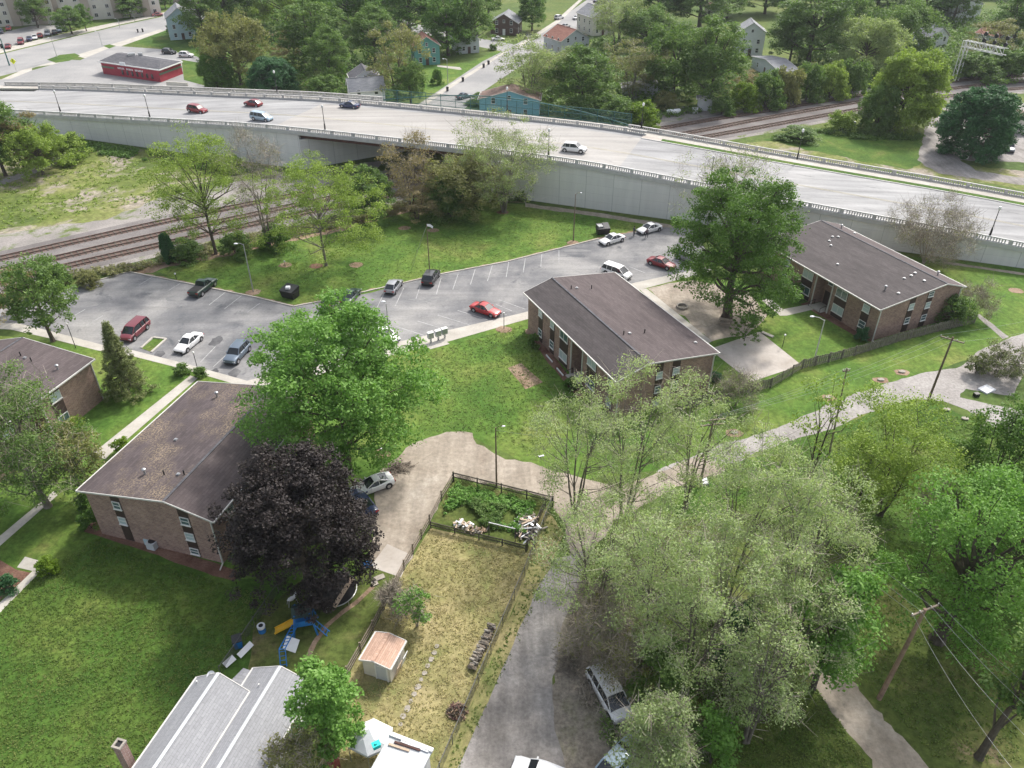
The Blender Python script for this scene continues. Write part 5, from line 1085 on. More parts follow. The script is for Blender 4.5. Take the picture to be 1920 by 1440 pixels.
# ---- house corner at the bottom centre
aG = P(733, 1374, 3.2); bG = P(812, 1405, 3.2); azg = math.degrees(math.atan2(aG.x-bG.x, aG.y-bG.y))+90; dG = dirv(azg); nG = dirv(azg+90)
Lg = 9; Wg_ = (bG-aG).length; E_G = Vector((aG.x, aG.y, 0))-dG*Lg
gh = frame_root('house', E_G, azg, 'house corner with a flat grey roof and stacked planks at the bottom centre', 'house')
m = MB(); slabbox(m, 0, Wg_, 0, Lg, 3.05, 3.2); m.build('roof', M['siding_pale'], gh)
m = MB(); slabbox(m, .2, Wg_-.2, 0, Lg-.25, 0, 3.04); m.build('wall', M['siding_white'], gh)
m = MB(); slabbox(m, -.05, Wg_+.05, Lg-.25, Lg+.05, 3.16, 3.34); m.build('gutter', M['white'], gh)
for k, (o1, o2, mt, lab) in enumerate([((.6, -.55), (2.6, -.42), 'rust', 'reddish plank lying along the edge of the flat grey roof'), ((.3, -.85), (1.9, -.75), 'wood_pale', 'short pale plank lying on the flat grey roof behind the reddish one'), ((1.0, -.32), (3.2, -.3), 'siding_white', 'white plank along the front edge of the flat grey roof')]):
    a = E_G+nG*o1[0]+dG*(Lg+o1[1]); b = E_G+nG*o2[0]+dG*(Lg+o2[1]); m = MB(); m.beam(a+Vector((0, 0, 3.26)), b+Vector((0, 0, 3.26)), .16, .1); tag(m.build('plank', M[mt]), lab, 'plank')
cn = empty('canopy', tuple(P(700, 1410, 0)), label='white domed fabric canopy left of the flat grey roofed house', cat='canopy')
m = MB(); 
apx = Vector((0, 0, 3.0)); rim_ = [Vector((1.6*math.cos(a)*1.1, 1.5*math.sin(a), 2.0)) for a in [R(30+60*k) for k in range(6)]]
for k in range(6):
    a, b = rim_[k], rim_[(k+1) % 6]; md = apx.lerp((a+b)/2, .5)+Vector((0, 0, .12))
    m.face([a, b, md], uv=[(0, 0)]*3); m.face([apx, a, md], uv=[(0, 0)]*3); m.face([b, apx, md], uv=[(0, 0)]*3); m.face([a-Vector((0, 0, .25)), b-Vector((0, 0, .25)), b, a], uv=[(0, 0)]*4)
m.build('canopy_cloth', M['white_plastic'], cn)
for k in range(6): m = MB(); m.tube([(rim_[k].x, rim_[k].y, 0), (rim_[k].x, rim_[k].y, 2)], .03, 6); m.build('leg', M['steel'], cn)
m = MB(); m.box((0, 0, .16), (.55, .4, .32)); m.box((0, 0, .35), (.6, .45, .06)); m.tube([(.0, 0, .4), (0, 0, .5)], .1, 8); o_ = m.build('storage_tub', M['teal_plastic']); o_.location = P(706, 1400, 3.0); o_.rotation_euler = (0, 0, .5); tag(o_, 'bright turquoise plastic tub between the white canopy and the flat grey roof', 'tub')
m = MB(); m.tube([(0, 0, 0), (0, 0, .85)], .42, 16); m.tube([(0, 0, .85), (0, 0, .9)], .46, 16); o_ = m.build('barrel', M['red_paint'], smooth=True); o_.location = P(628, 1440, 0); tag(o_, 'faded red round barrel beside the shrubs at the bottom edge', 'barrel')

# ---- distant houses
def house(cx, yb, w_, l_, h_, rise, az, wall, roof, label, wins=True, hip=False, dormer=False, name='house', z=0, sections=()):
    p = P(cx, yb); root = frame_root(name, p, az, label, 'house' if name == 'house' else name.replace('_', ' '), 'distant houses' if name == 'house' else None)
    x0 = -w_/2
    if not hip: gable_roof(root, w_+.8, l_+.6, h_, h_+rise, .5, (M[roof], M[roof]), x0=x0-.4, y0=-.3)
    else:
        m = MB(); e = [Vector((x0-.4, -.4, h_)), Vector((-x0+.4, -.4, h_)), Vector((-x0+.4, l_+.4, h_)), Vector((x0-.4, l_+.4, h_))]
        r1, r2 = Vector((0, w_*.4, h_+rise)), Vector((0, l_-w_*.4, h_+rise))
        m.face([e[0], e[1], r1]); m.face([e[1], e[2], r2, r1]); m.face([e[2], e[3], r2]); m.face([e[3], e[0], r1, r2]); m.face(e[::-1]); m.build('roof', M[roof], root)
    m = MB(); slabbox(m, x0, -x0, 0, l_, 0, h_-.05)
    if not hip:
        for yy, s_ in ((0, 1), (l_, -1)): f = [Vector((x0, yy, h_-.05)), Vector((-x0, yy, h_-.05)), Vector((0, yy, h_+rise-.25))]; m.face(f if s_ > 0 else f[::-1])
    m.build('wall', M[wall], root)
    if wins:
        zs = [1.7] if h_ < 4.2 else [1.6, 4.3]
        for z_ in zs:
            for x in (-w_*.27, w_*.27): window(root, (x, -.01, z_), 1.0, 1.4, 'y-', pane='glass')
            k = max(2, int(l_/3.5))
            for i in range(k):
                for n_, xx in (('x-', x0-.01), ('x+', -x0+.01)): window(root, (xx, l_*(i+.5)/k, z_), .95, 1.4, n_, pane='glass')
        if rise > 2: window(root, (0, -.01, h_+.5), .8, 1.0, 'y-', pane='glass')
        m = MB(); slabbox(m, -.5, .5, -.08, -.01, 0, 2.1); m.build('door', M['siding_brown' if wall != 'siding_brown' else 'white'], root)
    return root
house(1432, 108, 1, 1, 1, 1, 0, 'white', 'white', 'x', wins=False) if False else None
house(657, 200, 7.5, 9, 4.6, 2.6, 74, 'siding_white', 'shingle_mid', 'white gabled house just behind the overpass railing, grey roof', wins=True)
house(690, 188, 7.5, 8, 5.4, 2.4, -16, 'siding_white', 'shingle_dark', 'dark roofed rear half standing against the white gabled house', wins=True)
house(802, 122, 8, 9, 5.6, 2.8, -14, 'siding_teal', 'shingle_rust', 'teal house with a rust red roof on the side street lawn')
house(880, 100, 7, 9, 4.2, 2.4, -20, 'siding_pale', 'shingle_mid', 'pale house in deep shade of tall trees beside the teal house')
house(955, 222, 15, 7, 4.6, 2.2, 4, 'siding_blue', 'shingle_brown', 'bright blue house with a brown roof right of the side street')
house(945, 66, 10, 10, 4.2, 3.0, 10, 'siding_brown', 'shingle_mid', 'dark brown house with white windows at the street corner')
house(1078, 100, 11, 11, 4.2, 3.2, -30, 'siding_pale', 'shingle_rust', 'rust roofed house beyond the trees beside the far street')
house(1130, 66, 9, 12, 6.2, 3.0, -24, 'siding_cream', 'shingle_mid', 'tall off-white house on the corner of the far street')
house(1404, 104, 8.5, 9, 7.0, 3.0, 8, 'siding_white', 'shingle_mid', 'pale two-storey house with a peaked roof standing on the far lawn')
house(1340, 32, 9, 9, 3.6, 2.0, 20, 'siding_cream', 'shingle_rust', 'tiny house with a pink red roof far behind the trees')
house(1432, 140, 20, 6, 3.2, 1.2, 82, 'siding_pale', 'shingle_mid', 'long low grey roofed building behind the trackside hedge')
house(1755, 100, 7, 8, 5.2, 3.0, -20, 'siding_white', 'shingle_mid', 'white gable peeking between trees left of the signal gantry')
house(1806, 42, 13, 10, 6.5, 3.0, -12, 'siding_white', 'shingle_mid', 'big far white house at the top right behind trees')
house(1885, 90, 10, 9, 3.8, 2.6, -26, 'siding_pale', 'shingle_rust', 'low house with a rust roof behind the signal gantry')
house(345, 74, 9, 12, 7.0, 3.4, -22, 'siding_paleblue', 'shingle_mid', 'pale blue two-storey house beside the main street')
house(1900, 250, 8, 9, 3.0, 1.2, 10, 'siding_cream', 'shingle_brown', 'low brown roofed building behind the round dark green tree', wins=False, name='garage')
house(1212, 186, 13, 5, 2.8, 1.4, 4, 'siding_white', 'shingle_dark', 'small white shed with a dark roof under the airy trees', wins=False, name='shed')
house(1320, 208, 3.6, 3.2, 3.0, .25, 10, 'siding_pale', 'shingle_mid', 'small grey equipment hut beside the railway clearing', wins=False, name='equipment_hut')
# cream apartment blocks far left
def block(cx, yb, w_, l_, h_, az, label):
    p = P(cx, yb); root = frame_root('apartment_block', p, az, label, 'apartment block', 'cream apartment blocks')
    m = MB(); slabbox(m, -w_/2, w_/2, 0, l_, 0, h_); m.build('wall', M['apt_cream'], root)
    m = MB(); slabbox(m, -w_/2-.4, w_/2+.4, -.4, l_+.4, h_+.01, h_+.6); m.build('roof', M['shingle_mid'], root)
    n_ = int(w_/9)
    for i in range(n_):
        x = -w_/2+(i+.5)*w_/n_; m = MB(); slabbox(m, x-1.5, x+1.5, -1.0, -.01, 0, h_-.1); m.build('bay', M['apt_tan'], root)
        for z_ in np.arange(1.7, h_-1, 3.0):
            for dx in (-3.2, 3.2): window(root, (x+dx, -.01, float(z_)), 1.3, 1.4, 'y-', pane='glass', style='slide')
    for z_ in np.arange(1.7, h_-1, 3.0):
        for y in np.arange(2.5, l_, 5): window(root, (w_/2+.01, float(y), float(z_)), 1.2, 1.4, 'x+', pane='glass', style='slide')
    return root
block(10, 50, 36, 16, 13, -22, 'cream and tan apartment block at the top left corner behind the parking row')
block(195, 36, 44, 16, 14, -26, 'long cream and tan apartment block facing the main street at the top left')
block(330, 4, 30, 14, 12, -26, 'farthest cream apartment block beyond the end of the main street')
# ---- red shop
e1 = P(222, 140, 0); azr = -22
E_R = P(200, 140, 0)
rs = frame_root('shop', E_R, 0, 'low red shop with grey green stripes, a dark hipped roof and white lettering', 'shop')
c0 = P(196, 124, 3.6); c1 = P(298, 131, 3.6); c2 = P(342, 115, 3.6); c3 = P(230, 98, 3.6); c4 = P(184, 115, 3.6)
rel = [Vector((c.x-E_R.x, c.y-E_R.y, 0)) for c in (c4, c1, c2, c3)]
cc = sum(rel, Vector())/4
m = MB(); top = [v+Vector((0, 0, 3.6)) for v in rel]; ap = [rel[0].lerp(rel[3], .5).lerp(cc, .25)+Vector((0, 0, 5.0)), rel[1].lerp(rel[2], .5).lerp(cc, .3)+Vector((0, 0, 4.6))]
m.face([top[0], top[1], ap[1], ap[0]]); m.face([top[1], top[2], ap[1]]); m.face([top[2], top[3], ap[0], ap[1]]); m.face([top[3], top[0], ap[0]]); rr_ = m.build('roof', M['shingle_dark'], rs)
m = MB()
for i in range(4): m.beam(top[i]-Vector((0, 0, .12)), top[(i+1) % 4]-Vector((0, 0, .12)), .2, .3)
m.build('fascia', M['white'], rr_)
m = MB(); m.box(cc+Vector((-3, 2, 5.0)), (2.0, 1.4, .9), .3); m.box(cc+Vector((-.6, 2.6, 5.0)), (1.2, 1.0, .8), .3); m.build('roof_unit', M['steel'], rs)
ins = [v.lerp(cc, .05) for v in rel]; m = MB(); m.prism([(v.x, v.y) for v in ins], 0, 3.5); m.build('wall', M['red_wall'], rs)
for i in (0, 1, 3):
    a, b = ins[i], ins[(i+1) % 4]; t = (b-a).normalized(); o_ = Vector((t.y, -t.x, 0))*.03; m = MB()
    m.beam(a+o_+Vector((0, 0, 2.15)) if i else a.lerp(b, 0)+o_+Vector((0, 0, 2.15)), (a.lerp(b, .22) if i == 0 else b)+o_+Vector((0, 0, 2.15)), .06, .5); m.build('stripe', M['stripe'], rs)
a, b = ins[0], ins[1]; t = (b-a).normalized(); nn = Vector((t.y, -t.x, 0)); ang = math.atan2(t.y, t.x)
for k in range(7):
    c = a.lerp(b, .36+k*.085); m = MB(); m.box(c+nn*.04+Vector((0, 0, 1.3)), (.75, .08, 1.3), ang); w__ = m.build('window', M['glass'], rs)
m = MB(); xx_ = .30
for wl_ in (5, 5, 6):          # three short words of pale block letters, too small to read in the photograph
    for q in range(wl_):
        c = a.lerp(b, xx_)+nn*.06+Vector((0, 0, 2.4)); m.box(c, (.26, .05, .5), ang); m.box(c+t*.16+Vector((0, 0, .18 if q % 2 else -.18)), (.16, .05, .1), ang); xx_ += .024
    xx_ += .03
m.build('lettering', M['white_plastic'], rs)
m = MB(); m.box(a.lerp(b, .42)+nn*.5+Vector((0, 0, 3.9)), (2.2, .2, .9), ang); m.build('sign_board', M['white_plastic'], rs)
# round storm drains lids etc. kept in 05
# ------------------------------------------------------------------ vehicles
PAINT = {}
def pm(name, c, metal=0.0):
    if name not in PAINT: PAINT[name] = paint('car paint '+name, c, metal=metal)
    return PAINT[name]
CP = {'white': pm('white', (.78, .78, .78)), 'red': pm('red', (.42, .025, .025)), 'maroon': pm('maroon', (.16, .02, .03)), 'navy': pm('navy', (.02, .035, .10)), 'black': pm('black', (.015, .016, .018)),
      'darkgreen': pm('dark green', (.012, .035, .03)), 'grey': pm('grey', (.12, .13, .15), .3), 'silver': pm('silver', (.34, .35, .37), .4), 'paleblue': pm('pale blue', (.32, .42, .50), .2), 'charcoal': pm('charcoal', (.045, .05, .055), .2), 'darkred': pm('dark red', (.22, .012, .018)), 'slate': pm('slate', (.13, .17, .22), .3), 'pink': pm('faded red', (.45, .16, .17))}
# profile: stations (y, half width, sill z, belt z); cabin: (y, z, half width)
TYPES = {
 'sedan': dict(L=4.75, W=1.82, hood=[(-2.37, .62, .30, .52), (-2.28, .80, .24, .62), (-2.0, .88, .22, .72), (-1.1, .91, .20, .86), (-.85, .91, .20, .90), (.9, .91, .20, .93), (1.35, .91, .20, .94), (2.1, .88, .22, .92), (2.3, .80, .26, .86), (2.37, .66, .32, .62)],
    cab=[(-1.0, .90, .78), (-.25, 1.38, .60), (.15, 1.44, .60), (.75, 1.40, .60), (1.55, .94, .74)]),
 'coupe': dict(L=4.6, W=1.82, hood=[(-2.3, .60, .28, .48), (-2.2, .80, .22, .60), (-1.9, .88, .20, .70), (-1.0, .91, .20, .84), (-.7, .91, .20, .88), (.9, .91, .20, .92), (1.4, .91, .20, .95), (2.05, .88, .22, .95), (2.22, .80, .26, .90), (2.3, .66, .32, .62)],
    cab=[(-.85, .88, .76), (.05, 1.30, .56), (.4, 1.34, .56), (.8, 1.29, .55), (1.75, .95, .70)]),
 'suv': dict(L=4.75, W=1.88, hood=[(-2.37, .66, .36, .62), (-2.28, .84, .32, .85), (-1.95, .92, .28, .98), (-1.15, .94, .28, 1.06), (-.9, .94, .28, 1.08), (.9, .94, .28, 1.10), (1.6, .94, .28, 1.10), (2.2, .92, .30, 1.08), (2.33, .86, .34, 1.0), (2.37, .78, .40, .72)],
    cab=[(-1.15, 1.06, .84), (-.45, 1.66, .68), (0, 1.74, .68), (1.75, 1.70, .68), (2.22, 1.10, .80)]),
 'van': dict(L=5.0, W=1.95, hood=[(-2.5, .70, .34, .60), (-2.4, .88, .28, .80), (-2.0, .95, .26, .95), (-1.6, .97, .26, 1.02), (-1.2, .97, .26, 1.05), (.9, .97, .26, 1.08), (1.9, .97, .26, 1.08), (2.35, .95, .28, 1.06), (2.46, .90, .32, 1.0), (2.5, .82, .36, .70)],
    cab=[(-1.75, 1.0, .86), (-.85, 1.68, .72), (-.3, 1.76, .72), (2.1, 1.74, .72), (2.42, 1.08, .84)]),
 'wagon': dict(L=4.3, W=1.76, hood=[(-2.15, .62, .32, .54), (-2.06, .80, .26, .70), (-1.8, .86, .24, .80), (-1.0, .88, .22, .92), (-.8, .88, .22, .95), (.8, .88, .22, .98), (1.3, .88, .22, .99), (1.98, .86, .24, .97), (2.1, .80, .28, .90), (2.15, .68, .34, .62)],
    cab=[(-1.0, .93, .76), (-.3, 1.46, .62), (.1, 1.54, .62), (1.35, 1.49, .62), (2.0, 1.0, .72)]),
 'pickup': dict(L=5.4, W=1.95, hood=[(-2.7, .72, .40, .65), (-2.6, .90, .34, .88), (-2.2, .96, .32, 1.02), (-1.4, .97, .32, 1.08), (-1.1, .97, .32, 1.10), (.4, .97, .32, 1.10), (.55, .97, .32, 1.10), (2.5, .96, .34, 1.10), (2.64, .94, .36, 1.08), (2.7, .90, .42, .72)],
    cab=[(-1.3, 1.07, .84), (-.6, 1.66, .68), (-.2, 1.74, .68), (.35, 1.72, .68), (.62, 1.10, .80)]),
}
def lower_ring(w_, zs, zb):
    return [(-w_*.9, zs), (-w_*.985, zs+.12), (-w_, zs+(zb-zs)*.5), (-w_*.975, zs+(zb-zs)*.86), (-w_*.86, zb), (-w_*.4, zb+.025), (0, zb+.03), (w_*.4, zb+.025), (w_*.86, zb), (w_*.975, zs+(zb-zs)*.86), (w_, zs+(zb-zs)*.5), (w_*.985, zs+.12), (w_*.9, zs)]
VEH = {}
def make_vehicle(kind):
    T = TYPES[kind]; out_ = []
    # body: lofted rings, wheel arches cut as dark recess discs are separate
    bm = MB(); rings = []
    st = T['hood']
    for (y, w_, zs, zb) in st: rings.append([Vector((x, y, z)) for x, z in lower_ring(w_, zs, zb)])
    for i in range(len(rings)-1):
        A, B = rings[i], rings[i+1]
        for k in range(len(A)-1): bm.face([A[k], B[k], B[k+1], A[k+1]][::-1], uv=[(0, 0)]*4)
        bm.face([A[0], A[-1], B[-1], B[0]][::-1], uv=[(0, 0)]*4)
    bm.face(rings[0][::-1], uv=[(0, 0)]*13); bm.face(rings[-1], uv=[(0, 0)]*13)
    # roof panel and pillars are body coloured
    c = T['cab']; zr = .035
    roof = [(y, z, w_) for (y, z, w_) in c[1:-1]]
    for i in range(len(roof)-1):
        a, b = roof[i], roof[i+1]
        for (x0, x1, za, zb_) in ((-1, -.5, -.03, .012), (-.5, .5, .012, .012), (.5, 1, .012, -.03)):
            bm.face([Vector((a[2]*x0*1.03, a[0], a[1]+zr+za)), Vector((a[2]*x1*1.03, a[0], a[1]+zr+zb_)), Vector((b[2]*x1*1.03, b[0], b[1]+zr+zb_)), Vector((b[2]*x0*1.03, b[0], b[1]+zr+za))], uv=[(0, 0)]*4)
    for s_ in (-1, 1):
        f0, f1 = Vector((c[0][2]*s_, c[0][0], c[0][1])), Vector((c[1][2]*s_, c[1][0], c[1][1])); bm.beam(f0, f1, .07, .07)
        r0, r1 = Vector((c[-1][2]*s_, c[-1][0], c[-1][1])), Vector((c[-2][2]*s_, c[-2][0], c[-2][1])); bm.beam(r0, r1, .10, .12)
        for i in range(1, len(c)-2): bm.beam(Vector((c[i][2]*s_, c[i][0], c[i][1])), Vector((c[i+1][2]*s_, c[i+1][0], c[i+1][1])), .06, .08)
        mid = (c[0][0]+c[-1][0])/2+.1; wt = c[2][2]; wb = c[0][2]*1.0; bm.beam(Vector((wb*1.06*s_, mid, c[0][1]-.02)), Vector((wt*1.02*s_, mid, c[2][1]-.02)), .05, .09)
        if kind in ('suv', 'van', 'wagon'):
            m2 = mid+(.95 if kind != 'wagon' else .75); bm.beam(Vector((wb*1.06*s_, m2, c[0][1]+.03)), Vector((wt*1.02*s_, m2, c[-2][1]-.02)), .05, .12)
        bm.box((s_*(st[4][1]+.1), c[0][0]+.45, c[0][1]+.06), (.2, .12, .13))
    body = bm.mesh('body', [CP['white']], smooth=True)
    # glasshouse
    g = MB()
    for i in range(len(c)-1):
        a, b = c[i], c[i+1]; wl_a = c[0][2] if i == 0 else None
        bz = st[4][3]-.02
        A = [Vector((-a[2], a[0], a[1])), Vector((a[2], a[0], a[1]))]; B = [Vector((-b[2], b[0], b[1])), Vector((b[2], b[0], b[1]))]
        g.face([A[0], A[1], B[1], B[0]], uv=[(0, 0)]*4)
        for s_ in (0, 1):
            sg = -1 if s_ == 0 else 1; wb = .86*st[4][1]/.91+.0; wbx = max(a[2], b[2], st[4][1]*.9)
            la = Vector((sg*(a[2] if i == 0 else wbx), a[0], min(bz, a[1]))); lb = Vector((sg*(b[2] if i == len(c)-2 else wbx), b[0], min(bz, b[1])))
            q = [la, A[s_], B[s_], lb] if s_ == 0 else [lb, B[s_], A[s_], la]; g.face(q, uv=[(0, 0)]*4)
    glassm = g.mesh('windows', [M['glass']])
    ax = (st[3][0]-.42 if kind not in ('pickup', 'van') else st[3][0]-.3), (st[-3][0]-.55)
    if kind == 'pickup': ax = (-1.75, 1.65)
    if kind == 'van': ax = (-1.65, 1.45)
    wr = .33 if kind in ('sedan', 'coupe', 'wagon') else .37
    parts = [('body', body, None), ('windows', glassm, None)]
    tm = MB(); tm.tube([(-.11, 0, 0), (.11, 0, 0)], wr, 20); tyre = tm.mesh('tyre', [M['rubber']], smooth=True)
    rm = MB(); rm.tube([(-.118, 0, 0), (.118, 0, 0)], wr*.62, 14); 
    rim = rm.mesh('rim', [M['rim']], smooth=True)
    am = MB()
    hw = st[4][1]
    wheels = [(s_*(hw-.09), y, wr) for y in ax for s_ in (-1, 1)]
    archm = []
    for (x, y, z) in wheels: sg = 1 if x > 0 else -1; arch = MB(); arch.tube([(sg*(hw-.3), y, z+.03), (sg*(hw+.004), y, z+.03)], wr+.07, 18); archm.append(arch.mesh('wheel_arch', [M['black']]))
    li = {}
    f0 = st[1]; r0 = st[-2]
    for nm, y, zz, mt, col in (('headlight', st[1][0]-.0, (f0[2]*.35+f0[3]*.65), 'head_lens', 1), ('taillight', st[-2][0]+.02, (r0[2]*.3+r0[3]*.7), 'red_lens', -1)):
        for s_ in (-1, 1):
            m = MB(); m.box((s_*.66*hw/.91, y+(-.03 if nm == 'headlight' else .03), zz), (.36, .1, .14)); li.setdefault(nm, []).append(m.mesh(nm, [M[mt]]))
    bp = [MB(), MB()]; bp[0].box((0, st[0][0]-.02, st[0][2]+.08), (1.25, .1, .14)); bp[1].box((0, st[-1][0]+.02, st[-1][2]+.08), (1.25, .1, .14))
    bps = [b.mesh('bumper', [M['black']]) for b in bp]
    bed = None
    if kind == 'pickup':
        b = MB(); slabbox(b, -.78, .78, .72, 2.52, 1.135, 1.15); bed = b.mesh('truck_bed', [M['dark']])
    VEH[kind] = (body, glassm, archm, tyre, rim, wheels, li, bps, bed)
def vehicle(kind, front, rear, color, label, cat='car', name='parked_car', z=None, group='cars parked around the flats', loc=None, az=None, extra=None):
    """front and rear: pixels of the ground under the two bumpers"""
    if kind not in VEH: make_vehicle(kind)
    body, glassm, archm, tyre, rim, wheels, li, bps, bed = VEH[kind]
    if loc is None:
        zz = 0 if z is None else z
        a, b = P(*front, zz), P(*rear, zz); c = (a+b)/2; az_ = math.atan2(a.x-b.x, a.y-b.y); pit = 0
    else: c, az_, pit = loc, R(az), (extra or 0)
    root = empty(name, tuple(c), math.pi-az_, label, cat, group)
    if pit: root.rotation_euler = (pit, 0, math.pi-az_)
    root.location.z += .022
    def add(nm, me, par, loc_=None, mat=None):
        o = bpy.data.objects.new(nm, me); COL.objects.link(o); setparent(o, par)
        if loc_: o.location = loc_
        if mat: o.material_slots[0].link = 'OBJECT'; o.material_slots[0].material = mat
        return o
    b_ = add('body', body, root, mat=CP[color]); add('windows', glassm, root); [add('wheel_arch', q, b_) for q in archm]
    for wl in wheels: t_ = add('wheel', tyre, root, wl); add('rim', rim, t_)
    for nm in li:
        for me in li[nm]: add(nm, me, root)
    for me in bps: add('bumper', me, root)
    if bed: add('truck_bed', bed, root)
    return root
V = vehicle
V('pickup', (396, 534), (368, 556), 'darkgreen', 'dark green pickup parked alone at the grass edge of the lot', 'pickup')
V('van', (238, 642), (272, 612), 'maroon', 'maroon minivan parked beside the grass kerb island', 'minivan')
V('sedan', (332, 668), (378, 630), 'white', 'white saloon with a dark sunroof parked by the sidewalk near the kerb island')
V('suv', (428, 690), (464, 650), 'slate', 'slate grey suv half under the large maple, next to the white saloon', 'suv')
V('wagon', (748, 530), (729, 556), 'silver', 'silver and dark suv parked at the grass kerb left of the black jeep', 'suv')
V('suv', (816, 515), (801, 538), 'black', 'small boxy black offroader with a rear spare wheel at the foot of the tall mast', 'suv')
V('sedan', (669, 547), (648, 574), 'darkgreen', 'dark green car at the grass kerb just above the large maple')
V('wagon', (636, 556), (612, 578), 'charcoal', 'charcoal car mostly hidden by the maple, beside the dark green one')
V('sedan', (745, 646), (702, 622), 'white', 'white car nosed up to the sidewalk behind the big maple crown')
V('sedan', (940, 596), (882, 577), 'red', 'faded red saloon parked across the middle stalls by the sidewalk')
V('sedan', (1124, 461), (1170, 448), 'white', 'white saloon standing nearer the open dumpster')
V('sedan', (1194, 440), (1240, 428), 'white', 'white saloon at the far end of the lot beside the two people')
V('van', (1182, 526), (1130, 508), 'white', 'white van partly hidden behind the roof of the middle flats', 'van')
V('sedan', (1262, 506), (1218, 492), 'darkred', 'dark red car beside the tall deep green tree')
V('wagon', (1310, 494), (1272, 482), 'silver', 'pale car hidden behind the foliage of the tall deep green tree')
V('coupe', (668, 928), (730, 905), 'white', 'white coupe with a dark sunroof parked on the dirt under the purple tree')
V('sedan', (664, 932), (692, 966), 'navy', 'dark blue car mostly under the purple tree behind the white coupe')
V('suv', (974, 1452), (1058, 1484), 'white', 'white suv with a black roof strip cut by the bottom edge on the alley', 'suv')
V('sedan', (1782, 262), (1766, 238), 'white', 'white car on the gravel drive left of the round dark green tree')
V('pickup', (1896, 296), (1884, 268), 'grey', 'grey pickup loaded with timber right of the round dark green tree', 'pickup')
V('van', (1936, 262), (1912, 240), 'white', 'white van cut by the right edge beside the low brown building', 'van')
for k, (s_, n_, col, kind, azd, lab) in enumerate([
    (-131.5, 145.9, 'darkred', 'suv', 1, 'dark red suv on the overpass, leftmost of the five'), (-121.5, 153.2, 'darkred', 'wagon', -1, 'dark red hatchback in the far lane of the overpass'),
    (-111.5, 142.6, 'paleblue', 'van', 1, 'pale blue minivan in the near lane of the overpass'), (-98, 157.0, 'navy', 'sedan', -1, 'dark blue saloon in the far lane of the overpass above the bridge opening'), (-41.0, 143.8, 'white', 'suv', 1, 'white suv on the overpass right of the mesh fence arch')]):
    sl = math.atan2(dzs(s_+3)-dzs(s_-3), 6)
    V(kind, None, None, col, lab, 'car', 'moving_car', group='cars driving over the overpass', loc=W(s_, n_, 0), az=110.5 if azd > 0 else 290.5, extra=sl*azd)
for k, (x, y, col, kind, lab) in enumerate([
    (2, 62, 'slate', 'suv', 'slate car cut by the left edge in the far parking lot'), (17, 56, 'red', 'sedan', 'red car beside the slate one at the left edge of the far parking lot'),
    (16, 90, 'darkred', 'sedan', 'dark red car at the left end of the row facing the main street'), (40, 82, 'darkred', 'van', 'dark red minivan, second from the left in the row facing the main street'),
    (56, 76, 'navy', 'sedan', 'navy car, third from the left in the row facing the main street'), (66, 73, 'white', 'sedan', 'white car in the middle of the row facing the main street'),
    (76, 70, 'darkred', 'wagon', 'dark red hatchback right of the white car in the far parking row'), (90, 66, 'silver', 'van', 'silver van in the right half of the far parking row'),
    (103, 63, 'black', 'sedan', 'black car, third from the right in the far parking row'), (112, 60, 'slate', 'suv', 'slate suv, second from the right in the far parking row'), (122, 58, 'navy', 'sedan', 'dark car at the right end of the far parking row')]):
    c = P(x, y); V(kind, None, None, col, lab, loc=c, az=-25+180*(k % 2), group='cars in the far parking lot')
V('suv', None, None, 'black', 'black suv parked behind the red shop', 'suv', loc=P(318, 101), az=105); V('suv', None, None, 'white', 'long white suv parked behind the red shop beside the black one', 'suv', loc=P(350, 107), az=100)
V('sedan', None, None, 'pink', 'faded red car parked along the far stretch of the main street', loc=P(297, 30), az=60)
V('sedan', None, None, 'slate', 'slate blue car driving on the side street just beyond the overpass', 'car', loc=P(870, 184), az=40, name='moving_car')
for k, (x, y, col, kind, az_, lab) in enumerate([(992, 72, 'black', 'sedan', 38, 'black car on the far street near the crossing'), (1048, 36, 'white', 'suv', 38, 'white suv parked on the left side of the far street'), (1060, 52, 'silver', 'sedan', 38, 'silver car parked right of the far street near the off-white house'),
    (1082, 36, 'white', 'sedan', 38, 'white car on the right side of the far street, beyond the silver one'), (1120, 4, 'navy', 'sedan', 38, 'dark blue car at the top end of the far street'), (934, 76, 'white', 'sedan', 80, 'white car on the cross street in front of the dark brown house'), (1134, 112, 'white', 'van', 60, 'white van among the trees near the rust roofed house')]):
    V(kind, None, None, col, lab, loc=P(x, y), az=az_, group='cars along the far street')
# junked pickup in the thicket, rusty white with no doors' glass
V('van', (1166, 1352), (1118, 1268), 'white', 'junked white van covered in twigs in the thicket beside the alley', 'van', name='junked_van', group=None)
V('wagon', (1180, 1412), (1145, 1450), 'paleblue', 'pale blue abandoned car under the low tree at the bottom edge', 'car', name='junked_car', group=None)
